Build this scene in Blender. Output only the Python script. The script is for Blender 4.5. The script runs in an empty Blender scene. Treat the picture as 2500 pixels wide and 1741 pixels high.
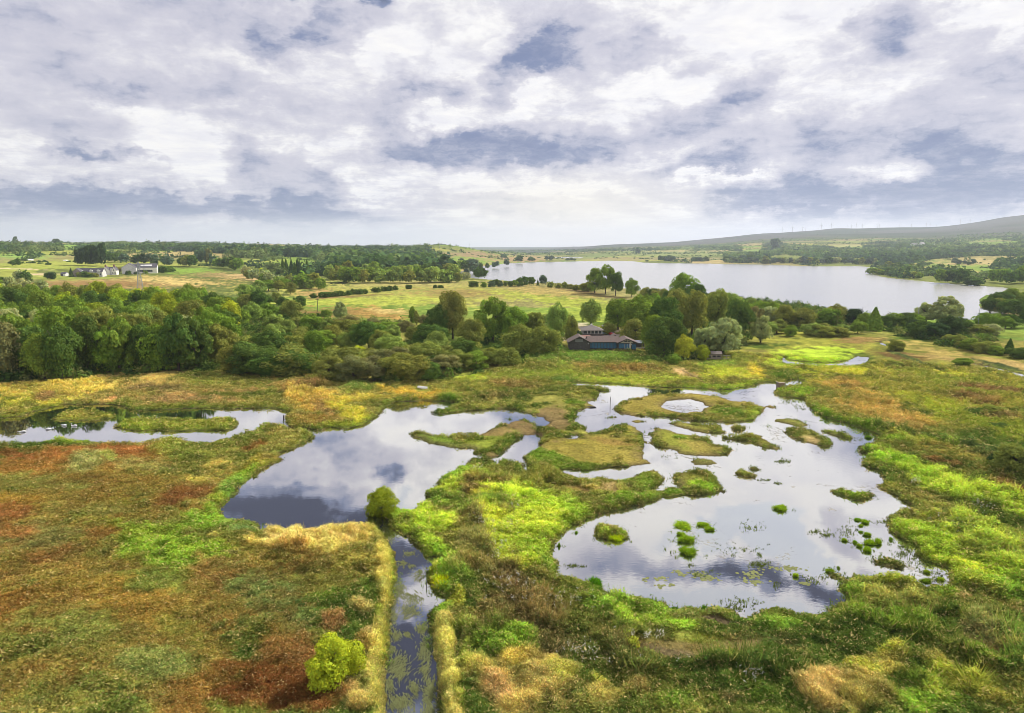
import bpy, math, random, time
import numpy as np
from mathutils import Vector
T0 = time.time()
R = math.radians
SC = bpy.context.scene
COL = SC.collection

# ------------------------------------------------------------------ camera
CAMZ = 40.0
PITCH = 9.11
FOC = 1668.0            # focal length in photograph pixels (2500 wide)
cam_d = bpy.data.cameras.new("camera")
cam_d.sensor_width = 36.0
cam_d.lens = 36.0 * FOC / 2500.0
cam_d.clip_start = 0.5
cam_d.clip_end = 60000
cam = bpy.data.objects.new("camera", cam_d)
COL.objects.link(cam)
cam.location = (0, 0, CAMZ)
cam.rotation_euler = (R(90 - PITCH), 0, 0)
SC.camera = cam
SC.view_settings.view_transform = 'Standard'
SC.view_settings.look = 'None'
SC.view_settings.exposure = 0.18
SC.view_settings.gamma = 1.0
SC.cycles.use_denoising = True
SC.cycles.filter_width = 0.75
SC.cycles.max_bounces = 6
SC.cycles.diffuse_bounces = 2
SC.cycles.glossy_bounces = 3
SC.cycles.transmission_bounces = 3
SC.cycles.transparent_max_bounces = 4
SC.cycles.volume_bounces = 1
SC.cycles.caustics_reflective = False
SC.cycles.caustics_refractive = False

# ------------------------------------------------------------------ sky, clouds, sun
SUN_EL, SUN_AZ = 40.0, 52.0     # azimuth clockwise from the view direction

def node_tools(nt):
    def N(t, **kw):
        n = nt.nodes.new(t)
        for k, v in kw.items(): setattr(n, k, v)
        return n
    def put(sock, v):
        if isinstance(v, bpy.types.NodeSocket): nt.links.new(v, sock)
        elif v is not None: sock.default_value = v
    def math_(op, a, b=None, c=None, clamp=False):
        n = N('ShaderNodeMath', operation=op); n.use_clamp = clamp
        put(n.inputs[0], a)
        if b is not None: put(n.inputs[1], b)
        if c is not None: put(n.inputs[2], c)
        return n.outputs[0]
    def vec(op, a, b=None):
        n = N('ShaderNodeVectorMath', operation=op)
        put(n.inputs[0], a)
        if b is not None: put(n.inputs[1], b)
        return n.outputs['Value'] if op in ('LENGTH', 'DOT_PRODUCT') else n.outputs[0]
    def mix(f, a, b, mode='MIX'):
        n = N('ShaderNodeMix', data_type='RGBA', blend_type=mode)
        put(n.inputs[0], f); put(n.inputs[6], a); put(n.inputs[7], b)
        return n.outputs[2]
    def rng(v, a, b, c=0.0, d=1.0, smooth=True):
        n = N('ShaderNodeMapRange'); n.interpolation_type = 'SMOOTHSTEP' if smooth else 'LINEAR'
        put(n.inputs[0], v)
        for i, x in enumerate((a, b, c, d)): put(n.inputs[1 + i], x)
        return n.outputs[0]
    def noise(v, scale, detail=4, rough=0.55, dist=0.0):
        n = N('ShaderNodeTexNoise')
        put(n.inputs['Vector'], v); n.inputs['Scale'].default_value = scale
        n.inputs['Detail'].default_value = detail; n.inputs['Roughness'].default_value = rough
        n.inputs['Distortion'].default_value = dist
        return n
    def comb(x, y, z=0.0):
        n = N('ShaderNodeCombineXYZ'); put(n.inputs[0], x); put(n.inputs[1], y); put(n.inputs[2], z)
        return n.outputs[0]
    return N, put, math_, vec, mix, rng, noise, comb

def srgb(r, g, b):
    f = lambda c: (c / 255) / 12.92 if c / 255 <= 0.04045 else ((c / 255 + 0.055) / 1.055) ** 2.4
    return (f(r), f(g), f(b), 1.0)

def azel(px, py):       # direction of a photograph pixel (2296-wide copy) in degrees
    x = (px * 1.0889 - 1250) / FOC; y = (870.5 - py * 1.0889) / FOC
    p = R(PITCH); Y = math.cos(p) + y * math.sin(p); Z = -math.sin(p) + y * math.cos(p)
    return math.degrees(math.atan2(x, Y)), math.degrees(math.atan2(Z, math.hypot(x, Y)))

world = bpy.data.worlds.new("World"); SC.world = world; world.use_nodes = True
wt = world.node_tree; wt.nodes.clear()
N, put, M_, V_, MIX, RNG, NOISE, COMB = node_tools(wt)
world.cycles.sampling_method = 'MANUAL'; world.cycles.sample_map_resolution = 256
tc = N('ShaderNodeTexCoord'); d = tc.outputs['Generated']
sep = N('ShaderNodeSeparateXYZ'); put(sep.inputs[0], d)
az = M_('MULTIPLY', M_('ARCTAN2', sep.outputs[0], sep.outputs[1]), 57.2958)
el = M_('MULTIPLY', M_('ARCSINE', sep.outputs[2]), 57.2958)
# cloud-deck coordinates: perspective of a flat layer, squeezed toward the horizon
zz = M_('ADD', M_('MAXIMUM', sep.outputs[2], 0.0), 0.10)
deck = COMB(M_('DIVIDE', sep.outputs[0], zz), M_('DIVIDE', sep.outputs[1], zz), 0.0)
ang = COMB(az, M_('MULTIPLY', el, 1.7), 0.0)
w1 = NOISE(ang, 0.16, 5, 0.6)
warp = V_('MULTIPLY', V_('SUBTRACT', w1.outputs['Color'], (0.5, 0.5, 0.5)), (9.0, 6.0, 0.0))
w2 = NOISE(ang, 0.7, 4, 0.6)
warp2 = V_('MULTIPLY', V_('SUBTRACT', w2.outputs['Color'], (0.5, 0.5, 0.5)), (2.6, 1.8, 0.0))
P = V_('ADD', V_('ADD', COMB(az, el, 0.0), warp), warp2)
#  px, py, rx, ry (2296-wide picture pixels), tilt degrees, amount
BLOBS = [
 (1090,345,190,34,0,1.35),(930,325,110,34,-8,.75),(1260,315,170,38,0,.75),(1480,285,170,38,-14,.6),(1590,368,95,24,0,.95),
 (1610,330,80,40,0,.5),(1860,325,100,62,-20,.75),(2090,300,95,50,20,.85),(2160,345,90,34,10,.7),(1235,95,80,50,-25,1.1),
 (1150,165,80,34,-45,.75),(1270,170,80,55,10,.5),(1430,105,75,36,10,.7),(2000,60,80,58,-55,.85),(1655,190,60,30,-10,.7),
 (2235,205,90,60,15,.75),(2230,430,230,55,-6,1.35),(1900,440,200,34,0,1.05),(1700,455,150,28,4,.7),(1480,425,110,20,8,.45),
 (540,335,60,45,25,.65),(640,375,90,48,20,.6),(740,412,38,26,0,.65),(850,250,55,60,-20,.55),(520,40,240,40,4,.55),
 (730,35,120,34,-10,.5),(50,60,110,80,0,.6),(258,195,58,20,-6,.7),(185,318,34,20,20,.7),(270,342,58,13,10,.85),
 (80,240,150,38,8,.6),(330,445,380,26,2,1.15),(120,462,220,34,2,.75),(640,470,230,20,4,.7),(1150,462,220,16,0,.55),
 (600,115,48,26,20,.75),(950,190,62,20,0,.75),(600,225,230,36,8,.45),(1640,240,70,28,-15,.45),(1250,483,48,8,4,.8),
 (1380,480,60,16,0,.35),(760,500,120,10,2,.4),(200,494,250,14,0,.6),(2050,505,300,10,-2,.25),
 (1180,225,100,30,-10,-.6),(330,262,260,26,3,-.5),(1620,75,120,30,8,-.45),(1240,435,130,24,0,-.6),(2250,60,60,50,0,-.75),
 (440,325,90,40,0,-.55),(1830,190,160,50,0,-.45),(2230,372,60,18,0,-.6),(1600,395,90,9,0,-.7),(1520,190,80,40,0,-.4),
 (820,420,70,18,0,-.5),(1010,260,60,30,0,-.5),(1500,350,60,16,-10,-.4),(1960,385,90,16,-10,-.4),(650,30,60,12,-30,-.5),(1720,400,60,16,0,-.35),

]
# cloud overhead, listed by where the ponds mirror it (same picture coordinates, looking down)
MIRROR = [(600,1140,200,44,8,2.5),(790,1178,160,24,0,2.0),(640,1075,120,14,10,.9),(868,1078,26,20,0,1.6),(905,1125,55,26,30,-1.2),(880,985,60,44,0,-.5),(720,980,90,20,0,.2),
 (1800,1302,260,28,-4,2.6),(1400,1270,120,46,0,.9),(1480,1225,70,30,10,-.9),(1560,1262,50,20,-20,-1.0),(1840,1260,60,22,30,-.9),(1440,1320,60,18,10,-1.1),(1640,1195,110,40,-20,-1.5),(1780,1222,80,46,-30,-1.5),(1700,1250,50,22,40,1.4),(1860,1195,50,34,-30,1.1),(1600,1352,330,24,0,-1.8),(1850,1345,120,26,0,-1.0),
 (1500,1130,260,34,0,-.7),(1800,1080,260,60,0,-.5),(905,1190,50,16,0,-1.4),(960,1335,50,24,0,-1.8),(900,1250,160,40,0,2.2),(920,1450,170,80,0,2.6),(1100,1520,700,90,0,.8)]
sp_ = N('ShaderNodeSeparateXYZ'); put(sp_.inputs[0], P)
field = None
for (bx, by, rx, ry, tl, am) in BLOBS + MIRROR:
    if am < 0 and by < 800: am *= .7
    ca, ce = azel(bx, by)
    if by > 800: ce = -ce; tl = -tl
    s = math.degrees(1.0889 / FOC)
    mp = N('ShaderNodeMapping'); mp.vector_type = 'TEXTURE'
    put(mp.inputs[0], P if field is None else COMB(sp_.outputs[0], sp_.outputs[1], field))   # one after the other, to keep the shader stack small
    mp.inputs['Location'].default_value = (ca, ce, 0)
    mp.inputs['Rotation'].default_value = (0, 0, R(-tl))
    mp.inputs['Scale'].default_value = (rx * s * 1.75, ry * s * 1.75, 1e6)
    r_ = V_('LENGTH', mp.outputs[0])
    g = RNG(r_, 1.0, 0.0, 0.0, am)
    field = g if field is None else M_('ADD', field, g)
n5 = NOISE(COMB(az, M_('MULTIPLY', el, 7.0), 9.1), 0.16, 8, 0.6, 0.1)
n1 = NOISE(deck, 1.15, 9, 0.58, 0.15)
n2 = NOISE(ang, 0.10, 8, 0.62, 0.2)
n3 = NOISE(deck, 3.4, 9, 0.66, 0.3)
n4 = NOISE(V_('ADD', COMB(az, M_('MULTIPLY', el, 2.1), 3.3), warp2), 0.42, 9, 0.62, 0.25)
tex = M_('ADD', M_('MULTIPLY', M_('SUBTRACT', n1.outputs[0], 0.5), 1.3), M_('MULTIPLY', M_('SUBTRACT', n2.outputs[0], 0.5), 1.1))
tex = M_('ADD', tex, M_('MULTIPLY', M_('SUBTRACT', n3.outputs[0], 0.5), 0.55))
tex = M_('ADD', tex, M_('MULTIPLY', M_('SUBTRACT', n4.outputs[0], 0.5), 1.0))
tex = M_('ADD', tex, M_('MULTIPLY', M_('MULTIPLY', M_('SUBTRACT', n5.outputs[0], 0.5), 1.9), RNG(el, 7.0, 2.0)))
D = M_('ADD', M_('ADD', field, tex), 0.10)
D = M_('MULTIPLY', D, RNG(el, 0.3, 2.4, 0.35, 1.0))
grey = RNG(D, -0.22, 0.50)
dark = M_('MULTIPLY', RNG(D, 0.36, 1.30), RNG(M_('ADD', M_('MULTIPLY', n4.outputs[0], .6), M_('MULTIPLY', n1.outputs[0], .4)), .36, .60, .45, 1.0))
slate = RNG(D, 1.15, 1.9)
CW, CG, CD = srgb(252, 250, 248), srgb(205, 204, 217), srgb(126, 139, 174)
CW2 = MIX(RNG(n3.outputs[0], .35, .68), CW, srgb(232, 231, 238))
c = MIX(grey, CW2, CG)
c = MIX(dark, c, CD)
c = MIX(M_('MULTIPLY', RNG(D, .7, 1.4), RNG(n3.outputs[0], .42, .62, 0.0, .55)), c, srgb(112, 128, 168))
c = MIX(M_('MULTIPLY', slate, RNG(el, 16.5, 20.0, 0.0, 1.0)), c, srgb(66, 72, 98))
c = MIX(M_('MULTIPLY', slate, RNG(el, 20.0, 16.5, 0.0, 0.2)), c, srgb(98, 114, 152))
# silver linings / bright rims
rim = M_('MULTIPLY', RNG(D, -0.45, -0.10), RNG(D, 0.10, -0.10))
c = MIX(M_('MULTIPLY', rim, 0.25), c, (1.0, 1.0, 1.0, 1))
# blue gaps with the clear sky behind the deck
sky = N('ShaderNodeTexSky'); sky.sky_type = 'NISHITA'; sky.sun_disc = False
sky.sun_elevation = R(SUN_EL); sky.sun_rotation = R(SUN_AZ); sky.altitude = 100
skyc = MIX(1.0, sky.outputs[0], (0.10, 0.10, 0.10, 1), 'MULTIPLY')
gap = RNG(D, -0.55, -1.0, 0.0, 0.55)
skyw = MIX(0.55, skyc, (0.75, 0.82, 0.92, 1))
c = MIX(gap, c, skyw)
# pale luminous band low over the horizon
hz = RNG(el, 3.0, 0.8)
warm = RNG(V_('LENGTH', V_('MULTIPLY', V_('SUBTRACT', COMB(az, el, 0.0), (4.5, 2.8, 0.0)), (0.06, 0.22, 0.0))), 1.0, 0.0)
hc = MIX(warm, srgb(226, 229, 232), srgb(236, 232, 220))
c = MIX(M_('MULTIPLY', hz, 0.66), c, hc)
c = MIX(M_('MULTIPLY', warm, 0.75), c, srgb(255, 248, 230))
below = RNG(el, 0.0, -3.0)
c = MIX(below, c, (0.10, 0.11, 0.08, 1))
bg = N('ShaderNodeBackground'); put(bg.inputs[0], c); bg.inputs[1].default_value = 0.90
wo = N('ShaderNodeOutputWorld'); wt.links.new(bg.outputs[0], wo.inputs[0])

sun_d = bpy.data.lights.new("sun", 'SUN'); sun_d.energy = 5.0; sun_d.angle = R(2.0); sun_d.color = (1.0, 0.93, 0.82)
sun = bpy.data.objects.new("sun", sun_d); COL.objects.link(sun)
sun.rotation_euler = (R(90 - SUN_EL), 0, R(180 - SUN_AZ))
sun.location = (0, 0, 300)

# ------------------------------------------------------------------ numpy noise, projection, terrain
def hash2(ix, iy, seed=0):
    n = (ix.astype(np.int64) * 374761393 + iy.astype(np.int64) * 668265263 + seed * 974634777) & 0xFFFFFFFF
    n = ((n ^ (n >> 13)) * 1274126177) & 0xFFFFFFFF
    n = n ^ (n >> 16)
    return (n & 0xFFFFFF).astype(np.float64) / 16777215.0

def vnoise(x, y, seed=0):
    ix = np.floor(x); iy = np.floor(y); fx = x - ix; fy = y - iy
    fx = fx * fx * (3 - 2 * fx); fy = fy * fy * (3 - 2 * fy)
    a = hash2(ix, iy, seed); b = hash2(ix + 1, iy, seed); c_ = hash2(ix, iy + 1, seed); e = hash2(ix + 1, iy + 1, seed)
    return (a + (b - a) * fx) * (1 - fy) + (c_ + (e - c_) * fx) * fy

def fbm(x, y, wl, oct=4, seed=0, rough=0.5):
    s = 0; a = 1.0; t = 0.0; f = 1.0 / wl
    for i in range(oct):
        s = s + a * vnoise(x * f + 17.3 * i, y * f - 9.1 * i, seed + i); t += a; a *= rough; f *= 2.03
    return s / t          # 0..1

def sstep(a, b, x):
    t = np.clip((x - a) / (b - a), 0, 1); return t * t * (3 - 2 * t)

# moor ridge: elevation (in 2296 px above the horizon line 553) against picture x
RX = np.array([-700, 0, 600, 1050, 1150, 1300, 1400, 1500, 1600, 1700, 1800, 1900, 2000, 2100, 2200, 2296, 2500, 3100]) * 1.0889
RY = np.array([0, 0, 0, 0, 1, 3, 7, 10, 18, 30, 36, 38, 42, 46, 53, 63, 78, 90]) * 1.0889
R_AZ = np.degrees(np.arctan((RX - 1250) / FOC)); R_EL = RY / np.hypot(FOC, RX - 1250)
def H0(x, y):
    r = np.hypot(x, y) + 1e-6; a = np.degrees(np.arctan2(x, y))
    hr = 8000 * np.interp(a, R_AZ, R_EL) ; w = np.clip(hr / 300, 0, 1)
    hr = (40 * sstep(0, 30, hr) + hr)
    g = np.interp(r, [0, 1700, 2500, 4000, 6000, 8000, 9500, 16000, 40000], [0, 0, .09, .27, .60, 1.0, .9, .3, .2])
    h = hr * g
    # rolling pasture rising on the west side
    lw = sstep(6, -22, a)
    h = h + lw * (np.interp(r, [0, 560, 900, 1300, 2000, 3000, 4500, 9000], [0, 0, 6, 14, 30, 52, 50, 40]))
    # low tan hills behind the small wood in the middle distance
    h = h + 34 * np.exp(-(((a + 5.5) / 4.5) ** 2 + ((r - 2300) / 380) ** 2))
    h = h + 3.5 * np.exp(-(((x - 40) / 160) ** 2 + ((y - 560) / 90) ** 2))
    u = sstep(900, 2600, r)
    h = h + u * (fbm(x, y, 900, 3, 5) - 0.5) * (14 + 22 * w) * (1 + 3 * w * sstep(4500, 8000, r))
    h = h + sstep(560, 900, r) * sstep(0, -12, a) * (fbm(x, y, 260, 2, 9) - 0.45) * 7
    return h + 0.3

def px_dir(sx, sy):
    x = (np.asarray(sx, float) - 1250) / FOC; y = (870.5 - np.asarray(sy, float)) / FOC
    p = R(PITCH); return x, np.cos(p) + y * np.sin(p), -np.sin(p) + y * np.cos(p)

def at(sx, sy, z=None):
    """photograph pixel (2500 wide) -> point on the terrain"""
    dx, dy, dz = px_dir(sx, sy)
    dx = np.atleast_1d(dx); dy = np.atleast_1d(dy * np.ones_like(dx)); dz = np.atleast_1d(dz * np.ones_like(dx))
    if z is not None:
        t = (z - CAMZ) / dz
        out = np.stack([dx * t, dy * t, np.full_like(t, z)], -1)
    else:
        ts = 38 * (30000 / 38) ** np.linspace(0, 1, 420)
        X = dx[:, None] * ts; Y = dy[:, None] * ts; Z = CAMZ + dz[:, None] * ts
        below = Z < H0(X, Y)
        k = np.argmax(below, 1); k[~below.any(1)] = 419; k = np.maximum(k, 1)
        a = ts[k - 1]; b = ts[k]
        for _ in range(12):
            m = (a + b) / 2; bl = (CAMZ + dz * m) < H0(dx * m, dy * m)
            b = np.where(bl, m, b); a = np.where(bl, a, m)
        out = np.stack([dx * b, dy * b, H0(dx * b, dy * b)], -1)
    return out[0] if np.ndim(sx) == 0 and np.ndim(sy) == 0 else out

def to_px(x, y, z):
    p = R(PITCH); z = z - CAMZ
    f = y * math.cos(p) - z * math.sin(p); u = y * math.sin(p) + z * math.cos(p)
    f = np.maximum(f, 1.0)
    return 1250 + FOC * x / f, 870.5 - FOC * u / f

# zoom-tile coordinates -> photograph pixels
TL = {'5': (0, 900, 3.5875), '6': (620, 900, 3.5875), '7': (1240, 900, 3.5875), '8': (1860, 860, 3.5875),
      'a': (600, 1280, 3.28), 'b': (1200, 1280, 3.28), 'c': (1800, 1240, 3.191), 'm': (0, 1280, 3.28),
      'f': (0, 560, 3.5875), 'g': (620, 560, 3.5875), 'h': (1240, 560, 3.5875), 'i': (1860, 500, 3.5875), 's': (0, 0, 1.0)}
def seg(s):
    out = []
    t = '5'
    for w in s.split():
        if w in TL: t = w; continue
        a_, b_ = w.split(','); x0, y0, k = TL[t]
        out.append((x0 + float(a_) / k, y0 + float(b_) / k))
    return np.array(out)

WATER_POLYS = [seg(s) for s in (
 # west channel and big pond with the ditch running to the camera
 """5 -2200,500 0,440 200,418 300,375 420,350 560,318 700,315 900,312 1050,320 1090,348 1210,372 1400,362 1600,355 1800,350 2050,352
 6 0,350 150,345 270,375 300,395 280,440 300,500 320,528 450,533 600,538 640,515 800,530 950,500 1030,450 1110,380 1170,330 1230,290 1400,290 1500,282 1700,290 1850,290 1800,330 1700,350 1560,390 1640,402 1760,387 1850,372 2050,360 2260,352
 7 30,362 60,352 100,375 130,360 150,400 200,395 260,415 320,435 350,475 320,520 260,530 240,490 180,470 160,455 130,450 60,465 0,485
 6 2230,480 2150,490 2050,560 1900,590 1700,600 1550,590 1430,560 1350,570 1400,600 1550,660 1700,690 1850,700 1920,715 1935,760 2000,735 2005,770 1960,800 1900,800 1860,850 1780,900 1720,930 1640,970 1610,1000 1615,1030 1530,1090 1510,1110 1545,1150 1550,1180 1480,1210 1400,1250 1300,1270 1250,1265 1230,1240 1150,1240 1120,1260 1180,1330
 a 1217,61 1300,110 1330,150 1400,190 1450,260 1570,265 1575,320 1480,370 1465,400 1480,470 1520,530 1600,580 1615,620 1580,660 1500,700 1480,740 1490,830 1490,900 1510,960 1520,1060 1535,1150 1530,1260 1540,1400 1560,1512 1620,2100
 1150,2100 1130,1512 1130,1400 1110,1300 1115,1200 1115,1080 1125,960 1150,860 1150,760 1175,640 1175,540 1195,430 1185,330 1180,230 1140,160 1080,80 1020,30 900,30 850,60 730,80 560,88 400,62 300,72 130,60 125,25
 5 2250,1360 2100,1335 1990,1325 1940,1300 1910,1240 1930,1200 2000,1140 2080,1080 2090,1030 2200,950 2280,870
 6 0,950 50,900 100,870 150,850 230,800 210,750 330,700 400,665 510,610 520,580 450,548 350,553 300,520 200,505 60,525
 5 2200,570 2100,600 1980,630 1850,660 1700,665 1600,640 1500,625 1300,650 1150,665 950,660 830,650 700,635 500,640 300,660 150,665 0,670 -2200,690""",
 # east lagoon
 """7 530,120 700,128 1010,140 1250,165 1500,165 1700,175 1800,190 1960,185 2050,170 2150,150 2230,125
 8 72,262 135,270 190,268 250,240 320,236 385,255 345,290 250,300 150,330 110,345 130,385 240,400 370,410 400,470 440,510 540,560 640,600 760,630 850,660 950,700 1070,740 980,760 960,800 850,840 870,870 960,905 880,960 900,990 1020,1030 1080,1120 1030,1180 1100,1220 1150,1250 1230,1300 1300,1330 1330,1370
 c 1270,30 1180,75 1165,130 1190,190 1260,230 1350,280 1430,330 1400,370 1500,420 1640,470 1660,560 1680,670 1600,640 1540,600 1480,640 1400,600 1300,570 1200,540 1080,560 900,540 850,560 700,480 720,520 800,560 850,600 800,640 850,690 850,740 790,770 730,800 720,850 600,855 480,840 380,810 280,800 150,820 100,850 0,860
 b 2050,770 1980,740 1900,700 1750,690 1700,700 1620,690 1430,690 1400,660 1380,640 1200,610 1100,610 1000,590 920,590 900,540 850,520 800,480 740,480 650,450 560,430 520,360 550,300 470,270 470,210 500,160 540,110 590,60 650,20
 7 700,1310 850,1270 960,1240 1060,1220 1180,1190 1280,1160 1330,1130 1420,1130 1560,1105 1520,1060 1420,1055 1330,1090 1240,1080 1320,1020 1350,980 1310,910 1220,905 1130,930 1080,965 980,985 850,980 760,975 700,990 600,980 540,940 450,885 600,890 700,890 900,870 1100,855 1240,830 1180,790 1170,720 1200,650 1170,580 1130,510 1000,490 900,520 820,560 740,570 700,560 680,520 620,505 560,470 600,430 610,370 690,345 755,335 700,290 780,265 780,205 900,195 850,175 720,160 620,165 540,130""",
 "7 300,600 250,580 150,590 100,620 20,680 -60,740 6 2200,740 2140,745 2090,790 2110,850 2150,860 2150,810 2240,815 7 0,830 120,850 130,920 160,920 200,860 160,800 170,760 270,690 250,660 290,620",
 "6 2020,855 2035,820 2050,855", "7 485,605 600,585 660,600 640,612 580,618 490,612", "7 1335,330 1380,290 1480,268 1600,265 1700,290 1755,335 1680,380 1550,392 1430,375",
 "i 160,1370 200,1335 230,1360 350,1372 500,1385 650,1385 750,1366 850,1326 940,1335 920,1385 840,1415 700,1418 500,1412 300,1402 200,1400",
 "8 1800,105 1900,118 2000,135 2150,175 2296,235 3200,500 3200,440 2296,200 2150,160 2000,125 1850,100",
 "i 1000,1200 1050,1205 1100,1228 1080,1238",
 "a 1700,900 1712,880 1725,900 1715,1000 1705,1100 1690,1120 1685,1000", "a 1800,1030 1840,1020 1835,1070 1805,1080",
)]
ISLAND_POLYS = [seg(s) for s in (
 "5 480,440 520,400 620,375 720,362 850,370 960,390 990,415 960,440 850,455 700,460 600,460 510,455",
 "5 1020,510 1060,470 1200,440 1350,440 1500,445 1700,455 1900,450 2040,450 2085,475 2060,510 1980,545 1800,545 1600,550 1400,545 1200,545 1060,535",
 "7 940,370 950,330 990,295 1100,265 1250,230 1400,220 1550,220 1700,225 1850,250 2000,290 2080,285 2180,320 2260,340 2200,400 2150,460 2000,468 1850,465 1600,460 1400,430 1250,415 1120,415 1000,400",
 "7 1425,480 1500,472 1650,490 1830,505 1870,530 1900,565 1750,568 1600,545 1480,510",
 "7 1940,515 1990,500 2060,515 2085,545 2030,560 1970,550",
 "7 1260,620 1270,560 1310,520 1400,535 1500,570 1640,600 1750,630 1850,680 1975,705 1920,750 1870,770 1700,765 1540,760 1430,710 1300,690 1260,650",
 "7 1580,810 1650,795 1780,800 1825,830 1750,845 1640,840",
 "7 1440,960 1500,915 1620,905 1780,915 1830,980 1890,1080 1800,1100 1680,1115 1560,1110 1500,1040",
 "7 1880,605 2000,603 2130,575 2230,590 8 40,780 120,820 175,850 120,860 50,840 7 2250,700 2200,680 2130,640 2000,625 1880,612",
 "7 2115,880 2150,862 2200,880 2170,898", "7 1985,910 2060,905 2130,920 2165,950 2080,950 2000,930", "7 1080,462 1140,455 1195,465 1120,475",
 "8 100,600 200,585 300,600 400,635 380,652 280,640 170,620", "8 180,700 220,665 320,670 450,700 550,750 620,800 570,832 480,815 350,780 250,740",
 "8 515,685 600,690 700,715 800,755 760,770 660,745 570,710", "8 40,475 80,472 135,490 100,497", "8 0,650 60,646 60,658",
 "b 850,40 900,25 1000,45 1070,80 1065,120 960,115 850,105", "c 1075,415 1200,400 1340,455 1280,478 1170,465",
 "8 610,1220 700,1205 800,1240 960,1245 970,1262 900,1290 890,1310 780,1295 680,1260", "7 870,434 940,426 945,430 875,438",
)]
LOCH_POLYS = [seg(s) for s in (
 """h 0,296 400,285 900,275 1100,280 1180,292 1400,298 1700,300 2000,305 2296,310
 i 300,535 550,540 850,535 1000,560 940,575 935,600 1000,620 1100,640 1300,660 1500,680 1750,700 1900,710 2100,725 2200,740 2120,780 1960,790 1900,830 1905,900 1950,910 2130,940 2060,960 2110,1000 1850,1010 1500,1005 1300,1000 1050,985 700,945 480,900 200,870 0,850
 h 2100,610 1900,590 1700,575 1400,560 1150,535 900,500 600,490 500,475 400,470 200,465 0,455
 g 2200,450 2050,440 1900,428 1850,430 1790,425 1780,390 1760,380 1850,365 2010,350 1900,350 2000,325 2100,310 2200,300""",)]
LOCH_POLYS.append(seg("s 1215,617.5 1290,617 1378,618 1376,621.5 1300,622 1215,621.5"))
LOCH_POLYS.append(seg("s 2470,664 2520,664 2520,666 2470,666"))

def world_poly(p, z=0.0):
    w = at(p[:, 0], p[:, 1], z); return w[:, :2]
WP = [world_poly(p) for p in WATER_POLYS]; IP = [world_poly(p) for p in ISLAND_POLYS]; LP = [world_poly(p) for p in LOCH_POLYS]

def poly_sd(poly, X, Y, lim):
    """signed distance, positive outside; clamped at lim"""
    out = np.full(X.shape, lim, np.float64)
    m = (X > poly[:, 0].min() - lim) & (X < poly[:, 0].max() + lim) & (Y > poly[:, 1].min() - lim) & (Y < poly[:, 1].max() + lim)
    idx = np.nonzero(m)[0]
    if len(idx) == 0: return out
    A = poly; B = np.roll(poly, -1, 0)
    for s in range(0, len(idx), 60000):
        k = idx[s:s + 60000]; x = X[k]; y = Y[k]
        best = np.full(len(k), 1e18); ins = np.zeros(len(k), bool)
        for (ax, ay), (bx, by) in zip(A, B):
            ex, ey = bx - ax, by - ay; L = ex * ex + ey * ey + 1e-12
            px_, py_ = x - ax, y - ay
            t = np.clip((px_ * ex + py_ * ey) / L, 0, 1)
            best = np.minimum(best, (px_ - t * ex) ** 2 + (py_ - t * ey) ** 2)
            if (ay > 0) or True:
                c1 = (ay > y) != (by > y)
                if ey != 0: ins ^= c1 & (x < ex * (y - ay) / ey + ax)
        dd = np.minimum(np.sqrt(best), lim)
        out[k] = np.where(ins, -dd, dd)
    return out

# ------------------------------------------------------------------ the ground grid (polar, finest where the wetland is)
az_c = np.concatenate([np.linspace(-64, -39.5, 70, endpoint=False), np.linspace(-39.5, 39.5, 1080), np.linspace(39.5, 64, 71)[1:]])
dl = np.linspace(49.6, 2.9, 760)
r_c = np.concatenate([CAMZ / np.tan(np.radians(dl)), (CAMZ / math.tan(R(2.9))) * (16000 / 789.6) ** (np.linspace(0, 1, 261)[1:])])
NA, NR = len(az_c), len(r_c)
RR, AA = np.meshgrid(r_c, np.radians(az_c), indexing='ij')
GX = (RR * np.sin(AA)).ravel(); GY = (RR * np.cos(AA)).ravel(); GR = RR.ravel()

wob = (fbm(GX, GY, 2.6, 3, 40) - 0.5) * 1.5 + (fbm(GX, GY, 0.9, 2, 44) - 0.5) * 0.6
near = np.nonzero(GR < 460)[0]
xn, yn = GX[near], GY[near]
d = np.full(len(near), 30.0)
for w in WP: d = np.minimum(d, poly_sd(w, xn, yn, 30.0))
for w in IP: d = np.maximum(d, -poly_sd(w, xn, yn, 12.0))
d = np.minimum(d, poly_sd(WP[5], xn, yn, 30.0))
SD = np.full(len(GX), 30.0); SD[near] = d + wob[near] * np.clip(GR[near] / 130, .5, 1.3)
mid = np.nonzero((GR > 330) & (GR < 5200))[0]
dl_ = np.full(len(mid), 80.0)
for w in LP: dl_ = np.minimum(dl_, poly_sd(w, GX[mid], GY[mid], 80.0))
LD = np.full(len(GX), 80.0); LD[mid] = dl_ + (fbm(GX[mid], GY[mid], 25, 3, 71) - .5) * 8 * np.clip(GR[mid] / 1200, .3, 1.6)
print('sd', round(time.time() - T0, 1))

# ------------------------------------------------------------------ what grows where: colours and heights of the land cover
PXX, PYY = to_px(GX, GY, 0.3 * np.ones_like(GX))
HG = H0(GX, GY)
PXF, PYF = to_px(GX, GY, HG)           # true projected place on the terrain, for the far fields
def lin(c):
    c = np.array(c, float) / 255; return np.where(c <= .04045, c / 12.92, ((c + .055) / 1.055) ** 2.4)
KALB = 1.05
def alb(c):
    c = [max(c[0], .80 * c[1]), c[1], c[2]]; c = [c[0], c[1] * (1.18 if c[0] > 1.35 * c[1] else 1.06 if c[0] > 1.2 * c[1] else 1.0), c[2] * (.86 if c[1] > c[0] else 1.0)]; l = lin(c); g_ = l.mean(); return np.clip((l * .86 + g_ * .14) / KALB, 0.006, 0.6)

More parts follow.
